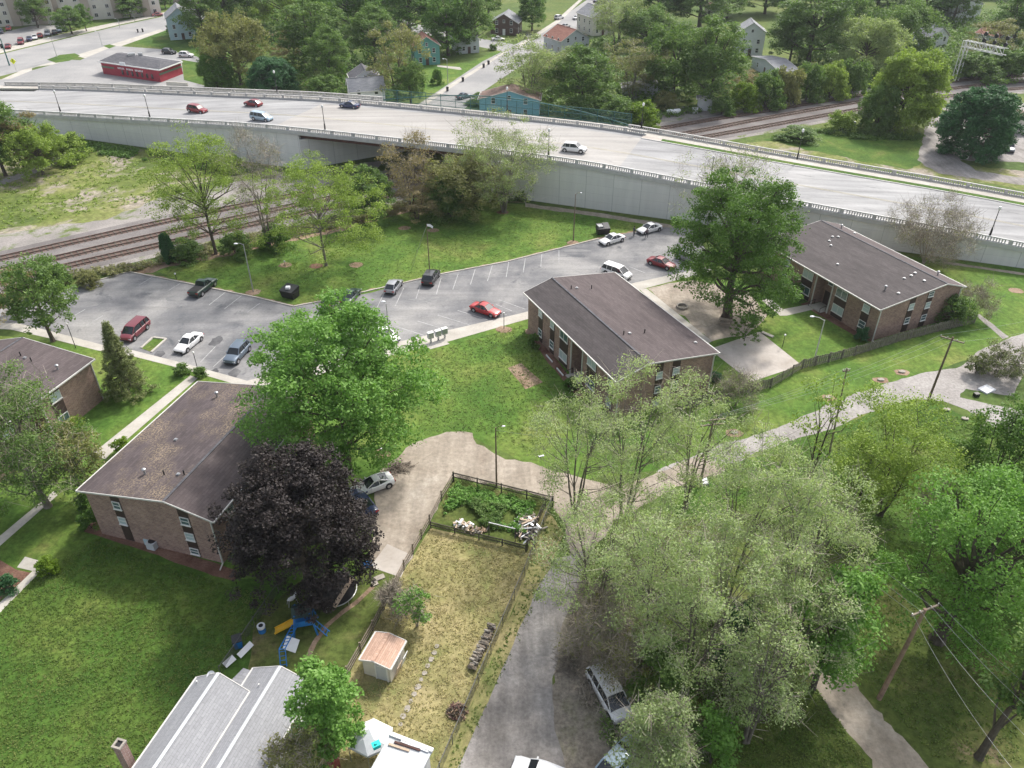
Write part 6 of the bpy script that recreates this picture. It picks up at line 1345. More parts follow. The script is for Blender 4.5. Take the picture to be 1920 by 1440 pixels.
# ------------------------------------------------------------------ fences
def fence(path, label, name='fence', h=1.2, post=2.4, kind='board', mat='wood', pmat=None, cat='fence', group=None):
    path = [Vector((p.x, p.y, 0)) for p in path]
    root = empty(name, tuple(path[0]), 0, label, cat, group); off = -path[0]
    def b(m, nm, mt): o = m.build(nm, M[mt], root); o.location = off; return o
    pts = []
    for i in range(len(path)-1):
        L_ = (path[i+1]-path[i]).length; k = max(1, round(L_/post))
        for j in range(k): pts.append(path[i].lerp(path[i+1], j/k))
    pts.append(path[-1])
    for p in pts[:95]:
        m = MB(); ph = h+.12+RNG.uniform(0, .06)
        if kind == 'chain': m.tube([p, p+Vector((0, 0, ph))], .035, 6)
        else: m.box(p+Vector((0, 0, ph/2)), (.12, .12, ph), .3)
        b(m, 'post', pmat or mat)
    if kind == 'board':
        for z in (.3, .68, 1.06):
            m = MB()
            for i in range(len(pts)-1): m.beam(pts[i]+Vector((0, 0, z*h/1.2+RNG.uniform(-.02, .02))), pts[i+1]+Vector((0, 0, z*h/1.2+RNG.uniform(-.02, .02))), .05, .14)
            b(m, 'rail', mat)
    elif kind == 'picket':
        m = MB()
        for i in range(len(pts)-1):
            a, c = pts[i], pts[i+1]; L_ = (c-a).length; n_ = int(L_/.17); t = (c-a).normalized(); ang = math.atan2(t.y, t.x)
            for j in range(n_):
                q = a.lerp(c, (j+.5)/n_); hh = h*RNG.uniform(.94, 1.04); m.box(q+Vector((0, 0, hh/2))+Vector((-t.y, t.x, 0))*(.05 if j % 2 else -.0), (.14, .03, hh), ang, ry=RNG.uniform(-.03, .03))
        tag(b(m, 'pickets', mat), kind='stuff')
        for z in (.35, h-.3):
            m = MB()
            for i in range(len(pts)-1): m.beam(pts[i]+Vector((0, 0, z)), pts[i+1]+Vector((0, 0, z)), .06, .1)
            b(m, 'rail', mat)
    if kind in ('chain', 'meshboard'):
        if kind == 'chain' or True:
            for z in ((h,) if kind == 'chain' else (h, h*.55)):
                m = MB()
                for i in range(len(pts)-1): m.beam(pts[i]+Vector((0, 0, z)), pts[i+1]+Vector((0, 0, z)), .05, .05 if kind == 'chain' else .12)
                b(m, 'rail', pmat or mat)
        m = MB(); st_ = .10 if kind == 'chain' else .085; wd = .013 if kind == 'chain' else .016
        for i in range(len(pts)-1):
            a, c = pts[i], pts[i+1]; L_ = (c-a).length; t = (c-a)/L_; n_ = int(L_/st_)
            for j in range(n_):
                for sg in (1, -1):
                    q0 = a+t*(j*st_); q1 = q0+t*(h*.7*sg)
                    if (q1-a).dot(t) > L_ or (q1-a).dot(t) < 0: continue
                    w_ = t*wd; m.face([q0-w_, q0+w_, q1+w_+Vector((0, 0, h)), q1-w_+Vector((0, 0, h))], uv=[(0, 0)]*4)
        tag(b(m, 'mesh', 'dark_steel' if kind == 'chain' else 'black'), kind='stuff')
    return root
fence(px((1275, 769), (1372, 743), (1445, 727), (1503, 692), (1602, 667), (1680, 642), (1758, 622), (1826, 606)), 'grey weathered picket fence running behind the patio slab and the far right flats', 'picket_fence', 1.45, 2.4, 'picket', 'wood_fence')
fence(px((850, 902), (828, 938), (806, 982), (758, 1068), (700, 1182), (652, 1268)), 'three-rail board fence between the dirt drive, the side yard and the dry yard', 'board_fence', 1.2, 2.4, 'board', 'wood')
fence(px((851, 903), (940, 925), (1036, 949)), 'black meshed fence along the back of the overgrown garden plot', 'garden_fence', 1.25, 2.4, 'meshboard', 'wood_dark')
fence(px((808, 990), (898, 1012), (986, 1034)), 'low dark fence between the garden plot and the dry yard', 'garden_fence', .8, 2.2, 'meshboard', 'wood_dark')
fence(px((1022, 952), (1004, 992), (988, 1032)), 'meshed fence on the right side of the garden plot behind the junk pile', 'garden_fence', 1.2, 2.2, 'meshboard', 'wood_dark')
fence(px((1034, 950), (984, 1080), (943, 1174), (871, 1344), (800, 1510)), 'long chain link fence between the dry yard and the gravel alley', 'chain_link_fence', 1.35, 2.8, 'chain', 'dark_steel')
fence(px((545, 1080), (500, 1142), (455, 1208), (415, 1266)), 'thin wire fence from the purple tree to the grey roofed house', 'wire_fence', 1.1, 2.4, 'chain', 'dark_steel')
# ------------------------------------------------------------------ lamps, poles, wires
def lamp_arm(b, t, label, arm=(-1.2, 0), mat='steel', base=True, name='street_lamp', group='arm lamps around the flats'):
    p = P(*b); H = hgt(b, t); root = empty(name, p, 0, label, 'lamp post', group)
    m = MB(); m.tube([(0, 0, 0), (0, 0, H*.5), (0, 0, H)], [.10, .085, .06], 8); m.build('pole', M[mat], root)
    a = Vector((arm[0], arm[1], 0)); m = MB(); m.tube([(0, 0, H-.1), a*.5+Vector((0, 0, H+.22)), a+Vector((0, 0, H+.25))], .035, 6); m.build('arm', M[mat], root)
    m = MB(); c = a*1.12+Vector((0, 0, H+.2)); m.ball(c, .3 if mat != 'pole' else .2, 10, sq=(1.1, .6, .35)); h_ = m.build('lamp_head', M['white_plastic'], root, smooth=True)
    h_.location = (0, 0, 0)
    return root
lamp_arm((475, 547), (463, 458), 'tall grey arm lamp on the lawn beside the lot, left of the first dumpster', (-.9, -.2))
lamp_arm((731, 640), (727, 570), 'arm lamp rising beside the big maple crown over the white car', (-.35, .3))
lamp_arm((1526, 678), (1543, 600), 'pale arm lamp behind the picket fence above the patio slab', (-1.3, .5), 'trim')
lamp_arm((1075, 452), (1079, 364), 'tall dark wooden lamp pole at the lot kerb near the open dumpster', (.8, .1), 'pole')
lamp_arm((931, 912), (932, 802), 'dark wooden pole with a small lamp behind the garden plot', (.7, .0), 'pole')
def lamp_small(b, t, label, head='white', group='small post lamps', mat='black'):
    p = P(*b); H = max(.6, hgt(b, t)); root = empty('post_lamp', p, 0, label, 'lamp post', group)
    m = MB(); m.tube([(0, 0, 0), (0, 0, H)], [.05, .04], 7); m.build('pole', M[mat], root)
    m = MB(); m.ball((0, 0, H+.08), .15, 8); m.build('lamp_head', M['lampglass'], root, smooth=True); return root
lamp_small((142, 652), (127, 608), 'slim dark post lamp on the grass strip behind the far left flats')
lamp_small((372, 697), (363, 662), 'slim dark post lamp where the long entry walk meets the sidewalk')
lamp_small((331, 524), (330, 514), 'short white topped post lamp at the lawn corner by the lot')
lamp_small((1467, 650), (1470, 629), 'short white topped post lamp on the grass beside the patio slab')
lamp_small((945, 616), (944, 588), 'thin sign-like post at the sidewalk below the red saloon')
lamp_small((783, 655), (783, 636), 'short grey post beside the mailboxes', mat='steel')
def lamp_bridge(s, n, label, H=5.2):
    root = empty('bridge_lamp', tuple(W(s, n, .9)), 0, label, 'lamp post', 'black lamp posts on the overpass')
    m = MB(); m.tube([(0, 0, 0), (0, 0, .3), (0, 0, 1.3), (0, 0, 1.35), (0, 0, H)], [.2, .17, .15, .08, .055], 10); m.build('pole', M['black'], root, smooth=True)
    m = MB(); m.ball((0, 0, H+.3), .3, 10, sq=(.85, .85, 1.2)); m.build('globe', M['lampglass'], root, smooth=True)
    m = MB(); m.tube([(0, 0, H-.05), (0, 0, H+.05)], [.1, .16], 8); m.build('collar', M['black'], root); return root
for s_, lab in ((-163.6, 'leftmost black globe lamp on the near railing of the overpass'), (-137.2, 'second black globe lamp from the left on the near railing'), (-92, 'black globe lamp above the left end of the bridge opening'), (-44, 'black globe lamp on the near railing above the willow'), (-14, 'black globe lamp on the near railing behind the pale half-leafed tree'), (31.2, 'rightmost black globe lamp on the near railing')): lamp_bridge(s_, N0+.3, lab, 4.4)
lamp_bridge(-62, 162.8, 'black globe lamp on the far railing in front of the bright blue house', 4.4); lamp_bridge(-32, 162.0, 'black globe lamp at the right end of the green mesh fence', 4.4); lamp_bridge(-.5, 159.4, 'black globe lamp on the grass verge of the overpass at the right', 5.2); lamp_bridge(-122, 163.6, 'black globe lamp on the far railing before the dense dark rounded tree', 4.2)
for b, t, lab in [((107, 107), (97, 72), 'street lamp on the verge island by the shop driveway'), ((192, 87), (184, 60), 'street lamp on the small verge patch by the driveway mouth'), ((95, 48), (86, 12), 'tall pale lamp in the far parking lot'), ((225, 52), (222, 36), 'street lamp across the main street before the cream block'), ((253, 40), (250, 22), 'second street lamp across the main street before the cream block'), ((840, 158), (842, 112), 'thin lamp pole on the side street lawn'), ((1542, 122), (1546, 94), 'white lamp pole behind the trackside hedge')]:
    lamp_arm(b, t, lab, (-.9, .2), 'steel', group='distant street lamps')
root = empty('traffic_signal', P(18, 123), 0, 'dark green traffic signal pole at the top left street corner', 'traffic signal')
H = hgt((18, 123), (3, 72)); m = MB(); m.tube([(0, 0, 0), (0, 0, H)], [.22, .14], 8); m.build('pole', M['green_steel'], root); m = MB(); m.beam((0, 0, H-.5), (-5, 2, H-.3), .16, .16); m.build('mast_arm', M['green_steel'], root); m = MB(); m.box((-.4, -.2, H-2.2), (.5, .4, 1.3)); m.build('signal_head', M['black'], root)
root = empty('warning_sign', P(31, 134), 0, 'bright yellow diamond warning sign at the top left street corner', 'sign')
m = MB(); m.tube([(0, 0, 0), (0, 0, 2.4)], .05, 6); m.build('pole', M['steel'], root)
m = MB(); m.box((0, -.06, 3.0), (1.3, .05, 1.3), 0, ry=math.pi/4); m.build('sign_face', M['yellow_sign'], root)
m = MB(); m.box((0, -.1, 3.0), (.16, .02, .7)); m.ball((0, -.1, 3.42), .11, 8, sq=(1, .1, 1)); m.build('symbol', M['black'], root)
def upole(b, t, label, armdir, arml, armz=(-.35,), mat='pole', r=.15, ins=True):
    p = P(*b); v = (t[1]-720)/F; H = hgt(b, t); X = (t[0]-960)/F*(p.y*cT+(HC-H)*sT); lean = Vector((X-p.x, 0, 0))
    root = empty('utility_pole', p, 0, label, 'utility pole', 'wooden utility poles'); top = lean+Vector((0, 0, H))
    m = MB(); m.tube([(0, 0, -.1), lean*.5+Vector((0, 0, H*.5)), top], [r, r*.85, r*.65], 10); m.build('pole', M[mat], root)
    d = dirv(armdir); ends = []
    for z in armz:
        c = top+Vector((0, 0, z)); m = MB(); m.beam(c-d*arml/2, c+d*arml/2, .12, .14); ar = m.build('crossarm', M['wood'], root)
        for k in (-.48, -.2, .2, .48):
            q = c+d*arml*k; m = MB(); m.tube([q+Vector((0, 0, .07)), q+Vector((0, 0, .25))], [.045, .03], 6); m.build('insulator', M['steel'], ar)
            if z == armz[0]: ends.append(p+q+Vector((0, 0, .25)))
    return root, ends, p+top
uA, eA, tA = upole((1740, 752), (1787, 632), 'brown utility pole with a crossarm leaning right at the bend of the side lane', 128, 2.6)
uB, eB, tB = upole((1648, 1310), (1735, 1142), 'reddish utility pole with a pale crossarm at the lower right beside the lane', 68, 2.6, mat='pole_rust', armz=(-.15,), r=.2)
uC, eC, tC = upole((1312, 912), (1338, 786), 'grey utility pole with doubled crossarms standing among the willows by the side lane', 80, 2.6, armz=(-.1, -.7), mat='wood')
uD, eD, tD = upole((1555, 850), (1588, 690), 'thin grey pole rising out of the sparse thin tree by the side lane', 80, .8, mat='wood', r=.11)
def wire(a, b, sag, label, r=.010):
    pts = [a.lerp(b, i/12)-Vector((0, 0, sag*4*(i/12)*(1-i/12))) for i in range(13)]; c = (a+b)/2
    m = MB(); m.tube([p-c for p in pts], r, 4, cap=False); o = m.build('power_line', M['steel'], loc=c); tag(o, label, 'wire', 'power lines'); return o
pB = P(1648, 1310)
out_pts = [P(1905, 1450, 8.6), P(1975, 1430, 8.6), P(2040, 1420, 8.6), P(2080, 1400, 8.4)]
for k in range(4): wire(eB[k], out_pts[k], .6, 'thin wire from the reddish pole to the bottom right corner, %s' % ('lowest strand', 'second lowest strand', 'third lowest strand', 'uppermost strand')[k])
for k in range(3): wire(eC[k], eB[k], 1.0, 'long sagging wire between the willow pole and the reddish pole, %s' % ('left strand', 'middle strand', 'right strand')[k])
for k in range(3): wire(eC[k], eA[k], .9, 'long wire between the willow pole and the pole at the lane bend, %s' % ('lower strand', 'middle strand', 'upper strand')[k])
for k in range(2): wire(eA[k*3], P(2080, 560+k*20, 8.5), .7, 'wire leaving the lane bend pole to the right frame edge, %s' % ('upper strand', 'lower strand')[k])
wire(tD, eC[0], .5, 'single wire from the thin grey pole to the willow pole')
wire(P(932, 912)+Vector((0, 0, 7.6)), P(1312, 912)+Vector((0, 0, 7.4)), 1.2, 'single wire from the pole behind the garden plot to the willow pole')
# mast with a small white flag and guy wire
root = empty('mast', P(806, 514), 0, 'tall thin dark mast with guy wires and a tiny white flag on the lawn kerb', 'mast')
H = hgt((806, 514), (802, 420)); m = MB(); m.tube([(0, 0, 0), (0, 0, H)], [.09, .05], 7); m.build('pole', M['pole'], root)
m = MB(); m.tube([(0, 0, H-.3), (-3.3, 4.0, 0)], .018, 4); m.tube([(.0, 0, H-.3), (-3.2, .6, 0)], .018, 4); tag(m.build('guy_wire', M['steel'], root))
m = MB(); q = [Vector((0, 0, H)), Vector((.55, .05, H-.05)), Vector((1.0, -.02, H-.38)), Vector((.9, 0, H-.75)), Vector((.5, .06, H-.5)), Vector((0, 0, H-.35))]; m.face(q); m.face([v+Vector((0, .02, 0)) for v in q][::-1]); m.build('flag', M['white_plastic'], root)
# ------------------------------------------------------------------ people
def person(b, label, az, top, legs, lean=0, armbend=.3):
    p = P(*b); me = bpy.data.meshes.new('person'); 
    J = {'pel': (0, 0, .95), 'ch': (0, .02, 1.22), 'sh': (0, .01, 1.42), 'nk': (0, .02, 1.52), 'hd': (0, .05, 1.64), 'ht': (0, .03, 1.76),
         'lh': (-.10, 0, .90), 'lk': (-.12, .06, .50), 'la': (-.13, 0, .09), 'lt': (-.14, .17, .04), 'rh': (.10, 0, .90), 'rk': (.13, .02, .50), 'ra': (.15, -.06, .09), 'rt': (.17, .11, .04),
         'ls': (-.19, 0, 1.40), 'le': (-.25, -.03, 1.12), 'lw': (-.20, .16*armbend*2, .92), 'lm': (-.17, .26*armbend*2, .90), 'rs': (.19, 0, 1.40), 're': (.26, -.02, 1.12), 'rw': (.22, .10, .88), 'rm': (.21, .15, .80)}
    Rd = {'pel': .15, 'ch': .15, 'sh': .13, 'nk': .058, 'hd': .095, 'ht': .07, 'lh': .10, 'lk': .065, 'la': .045, 'lt': .035, 'rh': .10, 'rk': .065, 'ra': .045, 'rt': .035, 'ls': .07, 'le': .045, 'lw': .032, 'lm': .03, 'rs': .07, 're': .045, 'rw': .032, 'rm': .03}
    E = [('pel', 'ch'), ('ch', 'sh'), ('sh', 'nk'), ('nk', 'hd'), ('hd', 'ht'), ('pel', 'lh'), ('lh', 'lk'), ('lk', 'la'), ('la', 'lt'), ('pel', 'rh'), ('rh', 'rk'), ('rk', 'ra'), ('ra', 'rt'), ('sh', 'ls'), ('ls', 'le'), ('le', 'lw'), ('lw', 'lm'), ('sh', 'rs'), ('rs', 're'), ('re', 'rw'), ('rw', 'rm')]
    # five short fingers and a thumb side on each hand
    for s_, w_, mm in (('l', 'lw', 'lm'), ('r', 'rw', 'rm')):
        a, c = Vector(J[w_]), Vector(J[mm]); d = (c-a).normalized()
        for k in range(5):
            n_ = s_+'f%d' % k; off = Vector((0, 0, 0)); side = Vector((d.y, -d.x, 0)).normalized() if abs(d.z) < .99 else Vector((0, 1, 0))
            q = c+d*(.07 if k else .03)+side*(.022*(k-2.5) if k else -.06)+Vector((0, 0, -.012*k % .02)); J[n_] = tuple(q); Rd[n_] = .009; E.append((mm, n_))
    ks = list(J); me.from_pydata([J[k] for k in ks], [(ks.index(a), ks.index(b_)) for a, b_ in E], [])
    o = bpy.data.objects.new('person', me); COL.objects.link(o);
    md = o.modifiers.new('skin', 'SKIN'); sv = me.skin_vertices[0].data
    for i, k in enumerate(ks): sv[i].radius = (Rd[k], Rd[k]*(.72 if k in ('pel', 'ch', 'sh') else 1)); 
    sv[0].use_root = True; o.modifiers.new('sub', 'SUBSURF').levels = 1
    dg = bpy.context.evaluated_depsgraph_get(); dg.update(); nm = bpy.data.meshes.new_from_object(o.evaluated_get(dg)); bpy.data.objects.remove(o)
    nm.name = 'person'; nm.materials.clear(); [nm.materials.append(M[x]) for x in ('skin', top, legs, 'black')]
    for f in nm.polygons:
        c = f.center; f.use_smooth = True
        hand = abs(c.x) > .15 and c.z < .93 and c.z > .75
        f.material_index = 0 if (c.z > 1.49 or hand) else 3 if c.z < .10 else 2 if c.z < .96 and abs(c.x) < .22 else 1
    o = bpy.data.objects.new('person', nm); COL.objects.link(o); o.location = p; o.rotation_euler = (0, 0, -R(az)); o.scale = (1.06,)*3; tag(o, label, 'person', 'people in the parking lot')
    m = MB(); m.ball((0, .015, 1.68), .125, 10, sq=(.85, 1, 1.0)); hb = m.build('hair', M['hair'], o, smooth=True)
    m = MB(); m.ball((-.035, .135, 1.655), .012, 6); m.ball((.035, .135, 1.655), .012, 6); m.build('eyes', M['black'], o)
    m = MB(); m.beam((0, .13, 1.65), (0, .155, 1.615), .02, .02); m.build('nose', M['skin'], o)
    return o
M['grey_cloth'] = plain('dark grey clothing', (.06, .065, .075), .85, .1); M['plum_cloth'] = plain('dull plum clothing', (.13, .10, .12), .85, .1)
person((1188, 443), 'person in dark grey clothes standing at the nose of the far white saloon', 60, 'grey_cloth', 'grey_cloth')
person((1212, 446), 'person in a plum top and dark trousers by the wheel of the far white saloon', 10, 'plum_cloth', 'navy', armbend=.8)
# ------------------------------------------------------------------ dumpsters, mailboxes, bins
def dumpster(cx, cy, az, label, openlid=False, sc=1.0):
    root = empty('dumpster', P(cx, cy), -R(az), label, 'dumpster', 'black dumpsters'); root.scale = (sc,)*3
    m = MB(); b = [(-.95, -.6), (.95, -.6), (.95, .65), (-.95, .65)]; t = [(-1.0, -.85), (1.0, -.85), (1.0, .85), (-1.0, .85)]
    m.hexa([Vector((x, y, .1)) for x, y in b], [Vector((x, y, 1.15 if y < 0 else 1.45)) for x, y in t]); m.build('body', M['black'], root)
    m = MB(); m.box((-1.05, 0, .9), (.12, 1.2, .15)); m.box((1.05, 0, .9), (.12, 1.2, .15)); m.build('lift_pocket', M['black'], root)
    for s_ in (-1, 1):
        m = MB(); m.hexa([Vector((s_*.5-.48, -.9, 1.17)), Vector((s_*.5+.48, -.9, 1.17)), Vector((s_*.5+.48, .87, 1.47)), Vector((s_*.5-.48, .87, 1.47))], [Vector((s_*.5-.48, -.9, 1.22)), Vector((s_*.5+.48, -.9, 1.22)), Vector((s_*.5+.48, .87, 1.53)), Vector((s_*.5-.48, .87, 1.53))])
        if openlid and s_ == -1: continue
        m.build('lid', M['charcoal_lid'] if 'charcoal_lid' in M else M['black'], root)
    m = MB(); m.box((0, -.2, 1.5), (.55, .5, .3), .4) if not openlid else m.box((-.5, 0, 1.32), (.8, 1.0, .25), .1); tag(m.build('rubbish_bag', M['white_plastic'] if not openlid else M['steel'], root))
    return root
M['charcoal_lid'] = plain('dark plastic lid', (.03, .032, .034), .5, .1)
dumpster(545, 557, 25, 'black dumpster with a pale bag on top at the lawn kerb by the lot', sc=1.15)
dumpster(1130, 438, -8, 'dark open dumpster beside the white saloon at the far end of the lawn', True, 1.1)
ang_mb = 23
for k, (x, y) in enumerate([(808, 642), (822, 638), (834, 634)]):
    root = empty('mailbox_cluster', P(x, y), 0, ('left pedestal mailbox cluster on the concrete pad by the sidewalk', 'middle pedestal mailbox cluster on the concrete pad by the sidewalk', 'right pedestal mailbox cluster on the concrete pad by the sidewalk')[k], 'mailbox', 'pedestal mailboxes')
    a_ = R(30); m = MB(); m.box((0, 0, 1.15), (.8, .5, .85), a_); m.build('body', M['siding_pale'], root)
    m = MB(); m.box((0, 0, 1.6), (.86, .58, .06), a_); m.build('top', M['white'], root)
    m = MB(); m.box((0, 0, .37), (.2, .2, .73), a_); m.build('pedestal', M['steel'], root)
    m = MB()
    for i in (-1, 0, 1): m.box((math.cos(a_)*i*.25+math.sin(a_)*.26, math.sin(a_)*i*.25-math.cos(a_)*.26, 1.15), (.19, .02, .7), a_)
    m.build('doors', M['steel'], root)
walk('mailbox_pad', (801, 650), (836, 640), (843, 645), (804, 656), z=.03)
def bin_(x, y, label, mat='black', h=1.1, w_=.6, rz=.4, z=0):
    root = empty('trash_bin', P(x, y, z), rz, label, 'trash bin', 'wheeled trash bins'); m = MB()
    m.hexa([Vector((a*w_*.4, b*w_*.4, .05)) for a, b in ((-1, -1), (1, -1), (1, 1), (-1, 1))], [Vector((a*w_*.5, b*w_*.55, h)) for a, b in ((-1, -1), (1, -1), (1, 1), (-1, 1))]); m.build('body', M[mat], root)
    m = MB(); m.box((0, 0, h+.05), (w_*1.08, w_*1.2, .09)); m.build('lid', M['charcoal_lid'], root)
    m = MB(); m.tube([(-w_*.45, w_*.5, .12), (w_*.45, w_*.5, .12)], .12, 8); m.build('wheels', M['rubber'], root); return root
bin_(259, 61, 'left of the two black bins at the kerb of the main street'); bin_(268, 60, 'right of the two black bins at the kerb of the main street')
for (x, y, lab) in ((839, 171, 'black bin on the side street verge nearest the overpass'), (868, 153, 'black bin on the side street verge, second from the overpass'), (907, 127, 'black bin on the side street verge, third from the overpass'), (916, 121, 'black bin on the side street verge, farthest from the overpass')): bin_(x, y, lab)
bin_(448, 1212, 'round-topped blue bin with white rubbish beside the wire fence', 'blue_plastic', 1.0, .75)
root = empty('barrel', P(492, 1184), 0, 'white-rimmed blue barrel beside the wire fence in the shade of the purple tree', 'barrel')
m = MB(); m.tube([(0, 0, 0), (0, 0, .55)], .33, 14); m.build('body', M['blue_plastic'], root, smooth=True); m = MB(); m.tube([(0, 0, .55), (0, 0, .8)], [.34, .36], 14); m.build('rim', M['white_plastic'], root, smooth=True); m = MB(); m.tube([(0, 0, .79), (0, 0, .815)], .2, 12); m.build('hole', M['dark'], root)
def slabthing(name, label, cat, c, d, rz, mat, rx=0, ry=0, z=0, group=None):
    m = MB(); m.box((0, 0, 0), d, 0, rx=rx, ry=ry); o = m.build(name, M[mat]); q = P(c[0], c[1], z); o.location = q; o.rotation_euler = (0, 0, rz); tag(o, label, cat, group); return o
slabthing('white_board', 'white board lying against the wire fence above the grey roofed house', 'board', (460, 1218), (.5, 1.5, .06), -.5, 'white_plastic', ry=.6, z=.35)
slabthing('white_board', 'short white board at the corner of the grey roof by the wire fence', 'board', (430, 1240), (.55, 1.0, .06), -.6, 'white_plastic', ry=.4, z=.3)
slabthing('white_sheet', 'square white sheet propped at the foot of the blue climbing ladder', 'board', (546, 1208), (1.25, .06, 1.1), -.35, 'white_plastic', rx=-.9, z=.45)
slabthing('blue_crate', 'small blue crate at the edge of the dirt drive under the purple tree', 'crate', (690, 1058), (.8, .5, .4), .3, 'blue_plastic', z=.2)
slabthing('white_box', 'flat white box lying on the grass beside the side lane among the willows', 'box', (1321, 903), (.7, .9, .3), .1, 'white_plastic', z=.15)
slabthing('black_crate', 'small black crate on the gravel fork of the side lane', 'crate', (1831, 740), (.6, .5, .45), .2, 'black', z=.22)
slabthing('white_tarp', 'crumpled white tarp beside the spiky shrub on the gravel', 'tarp', (1850, 730), (1.8, 1.3, .2), .5, 'white_plastic', z=.1)
slabthing('white_scrap', 'tiny white scrap on the lawn beside the pale willows', 'scrap', (1015, 855), (.6, .25, .08), .3, 'white_plastic', z=.05)
# playset
root = empty('playset', P(574, 1178), R(12), 'blue metal playset with a dark tarp roof and a yellow slide under the purple tree', 'playset')
tw = 1.0
for sx_ in (-1, 1):
    for sy_ in (-1, 1): m = MB(); m.beam((sx_*1.0, sy_*.95, 0), (sx_*.62, sy_*.6, 2.5), .12, .12); m.build('leg', M['blue_plastic'], root)
m = MB(); m.box((0, 0, 1.2), (1.5, 1.45, .1)); m.build('platform', M['blue_plastic'], root)
m = MB(); m.box((0, -.68, 1.5), (1.4, .06, .5)); m.box((.68, 0, 1.5), (.06, 1.3, .5)); m.build('side_panel', M['blue_plastic'], root)
m = MB(); m.face([Vector((-.85, -.8, 2.35)), Vector((.85, -.8, 2.35)), Vector((.85, 0, 2.85)), Vector((-.85, 0, 2.85))]); m.face([Vector((-.85, 0, 2.85)), Vector((.85, 0, 2.85)), Vector((.85, .8, 2.35)), Vector((-.85, .8, 2.35))]); m.build('tarp_roof', M['tarp'], root)
m = MB(); m.hexa([Vector((-.7, -.28, 1.15)), Vector((-.7, .28, 1.15)), Vector((-2.6, .28, .18)), Vector((-2.6, -.28, .18))], [Vector((-.7, -.28, 1.22)), Vector((-.7, .28, 1.22)), Vector((-2.6, .28, .26)), Vector((-2.6, -.28, .26))]) ; m.beam((-.7, -.3, 1.3), (-2.6, -.3, .34), .05, .16); m.beam((-.7, .3, 1.3), (-2.6, .3, .34), .05, .16); m.build('slide', M['yellow_plastic'], root)
m = MB()
for s_ in (-.25, .25): m.beam((.3+s_-1.0, -.7, 1.5), (.3+s_-2.0, -3.0, 1.55), .07, .07); m.beam((.3+s_-2.0, -3.0, 1.55), (.3+s_-2.1, -3.6, 0), .07, .07)
for k in range(8): f_ = k/7; m.beam((-.95-f_*1.0, -.7-2.3*f_, 1.53), (-.45-f_*1.0, -.7-2.3*f_, 1.53), .05, .05)
for k in range(4): f_ = (k+.5)/4; m.beam((-1.95-.1*f_, -3.0-.6*f_, 1.5*(1-f_)), (-1.45-.1*f_, -3.0-.6*f_, 1.5*(1-f_)), .05, .05)
m.build('monkey_bars', M['blue_plastic'], root)
m = MB()
for s_ in (-.22, .22): m.beam((.8+s_*.3, s_-.4, 1.2), (1.9+s_*.5, s_-1.0, 0), .07, .07)
for k in range(5): f_ = (k+.5)/5; m.beam((.8+1.1*f_-.08, -.62-.6*f_, 1.2*(1-f_)), (.8+1.1*f_+.08, -.18-.6*f_, 1.2*(1-f_)), .05, .05)
m.build('ladder', M['blue_plastic'], root)
root = empty('toy_horse', P(549, 1132), .6, 'white and grey toy on a stand behind the yellow slide', 'toy')
m = MB(); m.ball((0, 0, .7), .28, 8, sq=(1.6, .7, .8)); m.beam((.3, 0, .8), (.55, 0, 1.2), .16, .2); m.build('body', M['white_plastic'], root)
for a in ((-.3, -.15), (-.3, .15), (.3, -.15), (.3, .15)): m = MB(); m.beam((a[0], a[1], .6), (a[0]*1.5, a[1]*1.6, 0), .07, .07); m.build('leg', M['steel'], root)
# trampoline in the shade and the plank across it
root = empty('trampoline', P(628, 1116), 0, 'round black trampoline with a thin pale rim in the shade of the purple tree', 'trampoline')
m = MB(); m.tube([(0, 0, .78), (0, 0, .8)], 1.95, 32); m.build('mat', M['black'], root)
m = MB(); m.tube([(2.05*math.cos(R(11.25*k)), 2.05*math.sin(R(11.25*k)), .8) for k in range(33)], .045, 6, cap=False); m.build('rim', M['steel'], root)
for k in range(6): m = MB(); a = R(60*k+20); m.tube([(2.0*math.cos(a), 2.0*math.sin(a), 0), (2.0*math.cos(a), 2.0*math.sin(a), .78)], .03, 6); m.build('leg', M['steel'], root)
m = MB(); a, b = P(626, 1138, .86), P(660, 1084, .9); c = (a+b)/2; m.beam(a-c, b-c, .42, .06); tag(m.build('plank', M['wood_pale'], loc=c), 'long pale plank lying across the trampoline', 'plank')
sheet('dirt_path', strip(px((566, 1256), (590, 1205), (612, 1174), (640, 1150), (668, 1130), (700, 1100)), .22), M['soil'], .03, .06, .6)
for k, (x, y, w_, d_, lab) in enumerate([(711, 1083, 1.0, .55, 'large flat stone at the top of the narrow dirt path'), (703, 1094, .55, .5, 'small flat stone at the top of the narrow dirt path')]):
    slabthing('flat_stone', lab, 'stone', (x, y), (w_, d_, .1), .5, 'stone', z=.07)
# stepping stones
a, b = P(820, 1212), P(750, 1358)
for k in range(12):
    q = a.lerp(b, k/11); m = MB(); n_ = 7; rr = RNG.uniform(.15, .27); pts = [(rr*RNG.uniform(.8, 1.1)*math.cos(2*math.pi*i/n_)*1.1, rr*RNG.uniform(.8, 1.1)*math.sin(2*math.pi*i/n_)*1.25) for i in range(n_)]
    m.prism(pts, 0, .05); o = m.build('stepping_stone', M['stone'], loc=q+Vector((RNG.uniform(-.06, .06), 0, .012))); o.rotation_euler = (0, 0, -.45)
    tag(o, 'pale stepping stone in the dry yard, number %s from its top end' % ('one', 'two', 'three', 'four', 'five', 'six', 'seven', 'eight', 'nine', 'ten', 'eleven', 'twelve')[k], 'stepping stone', 'stepping stones in the dry yard')
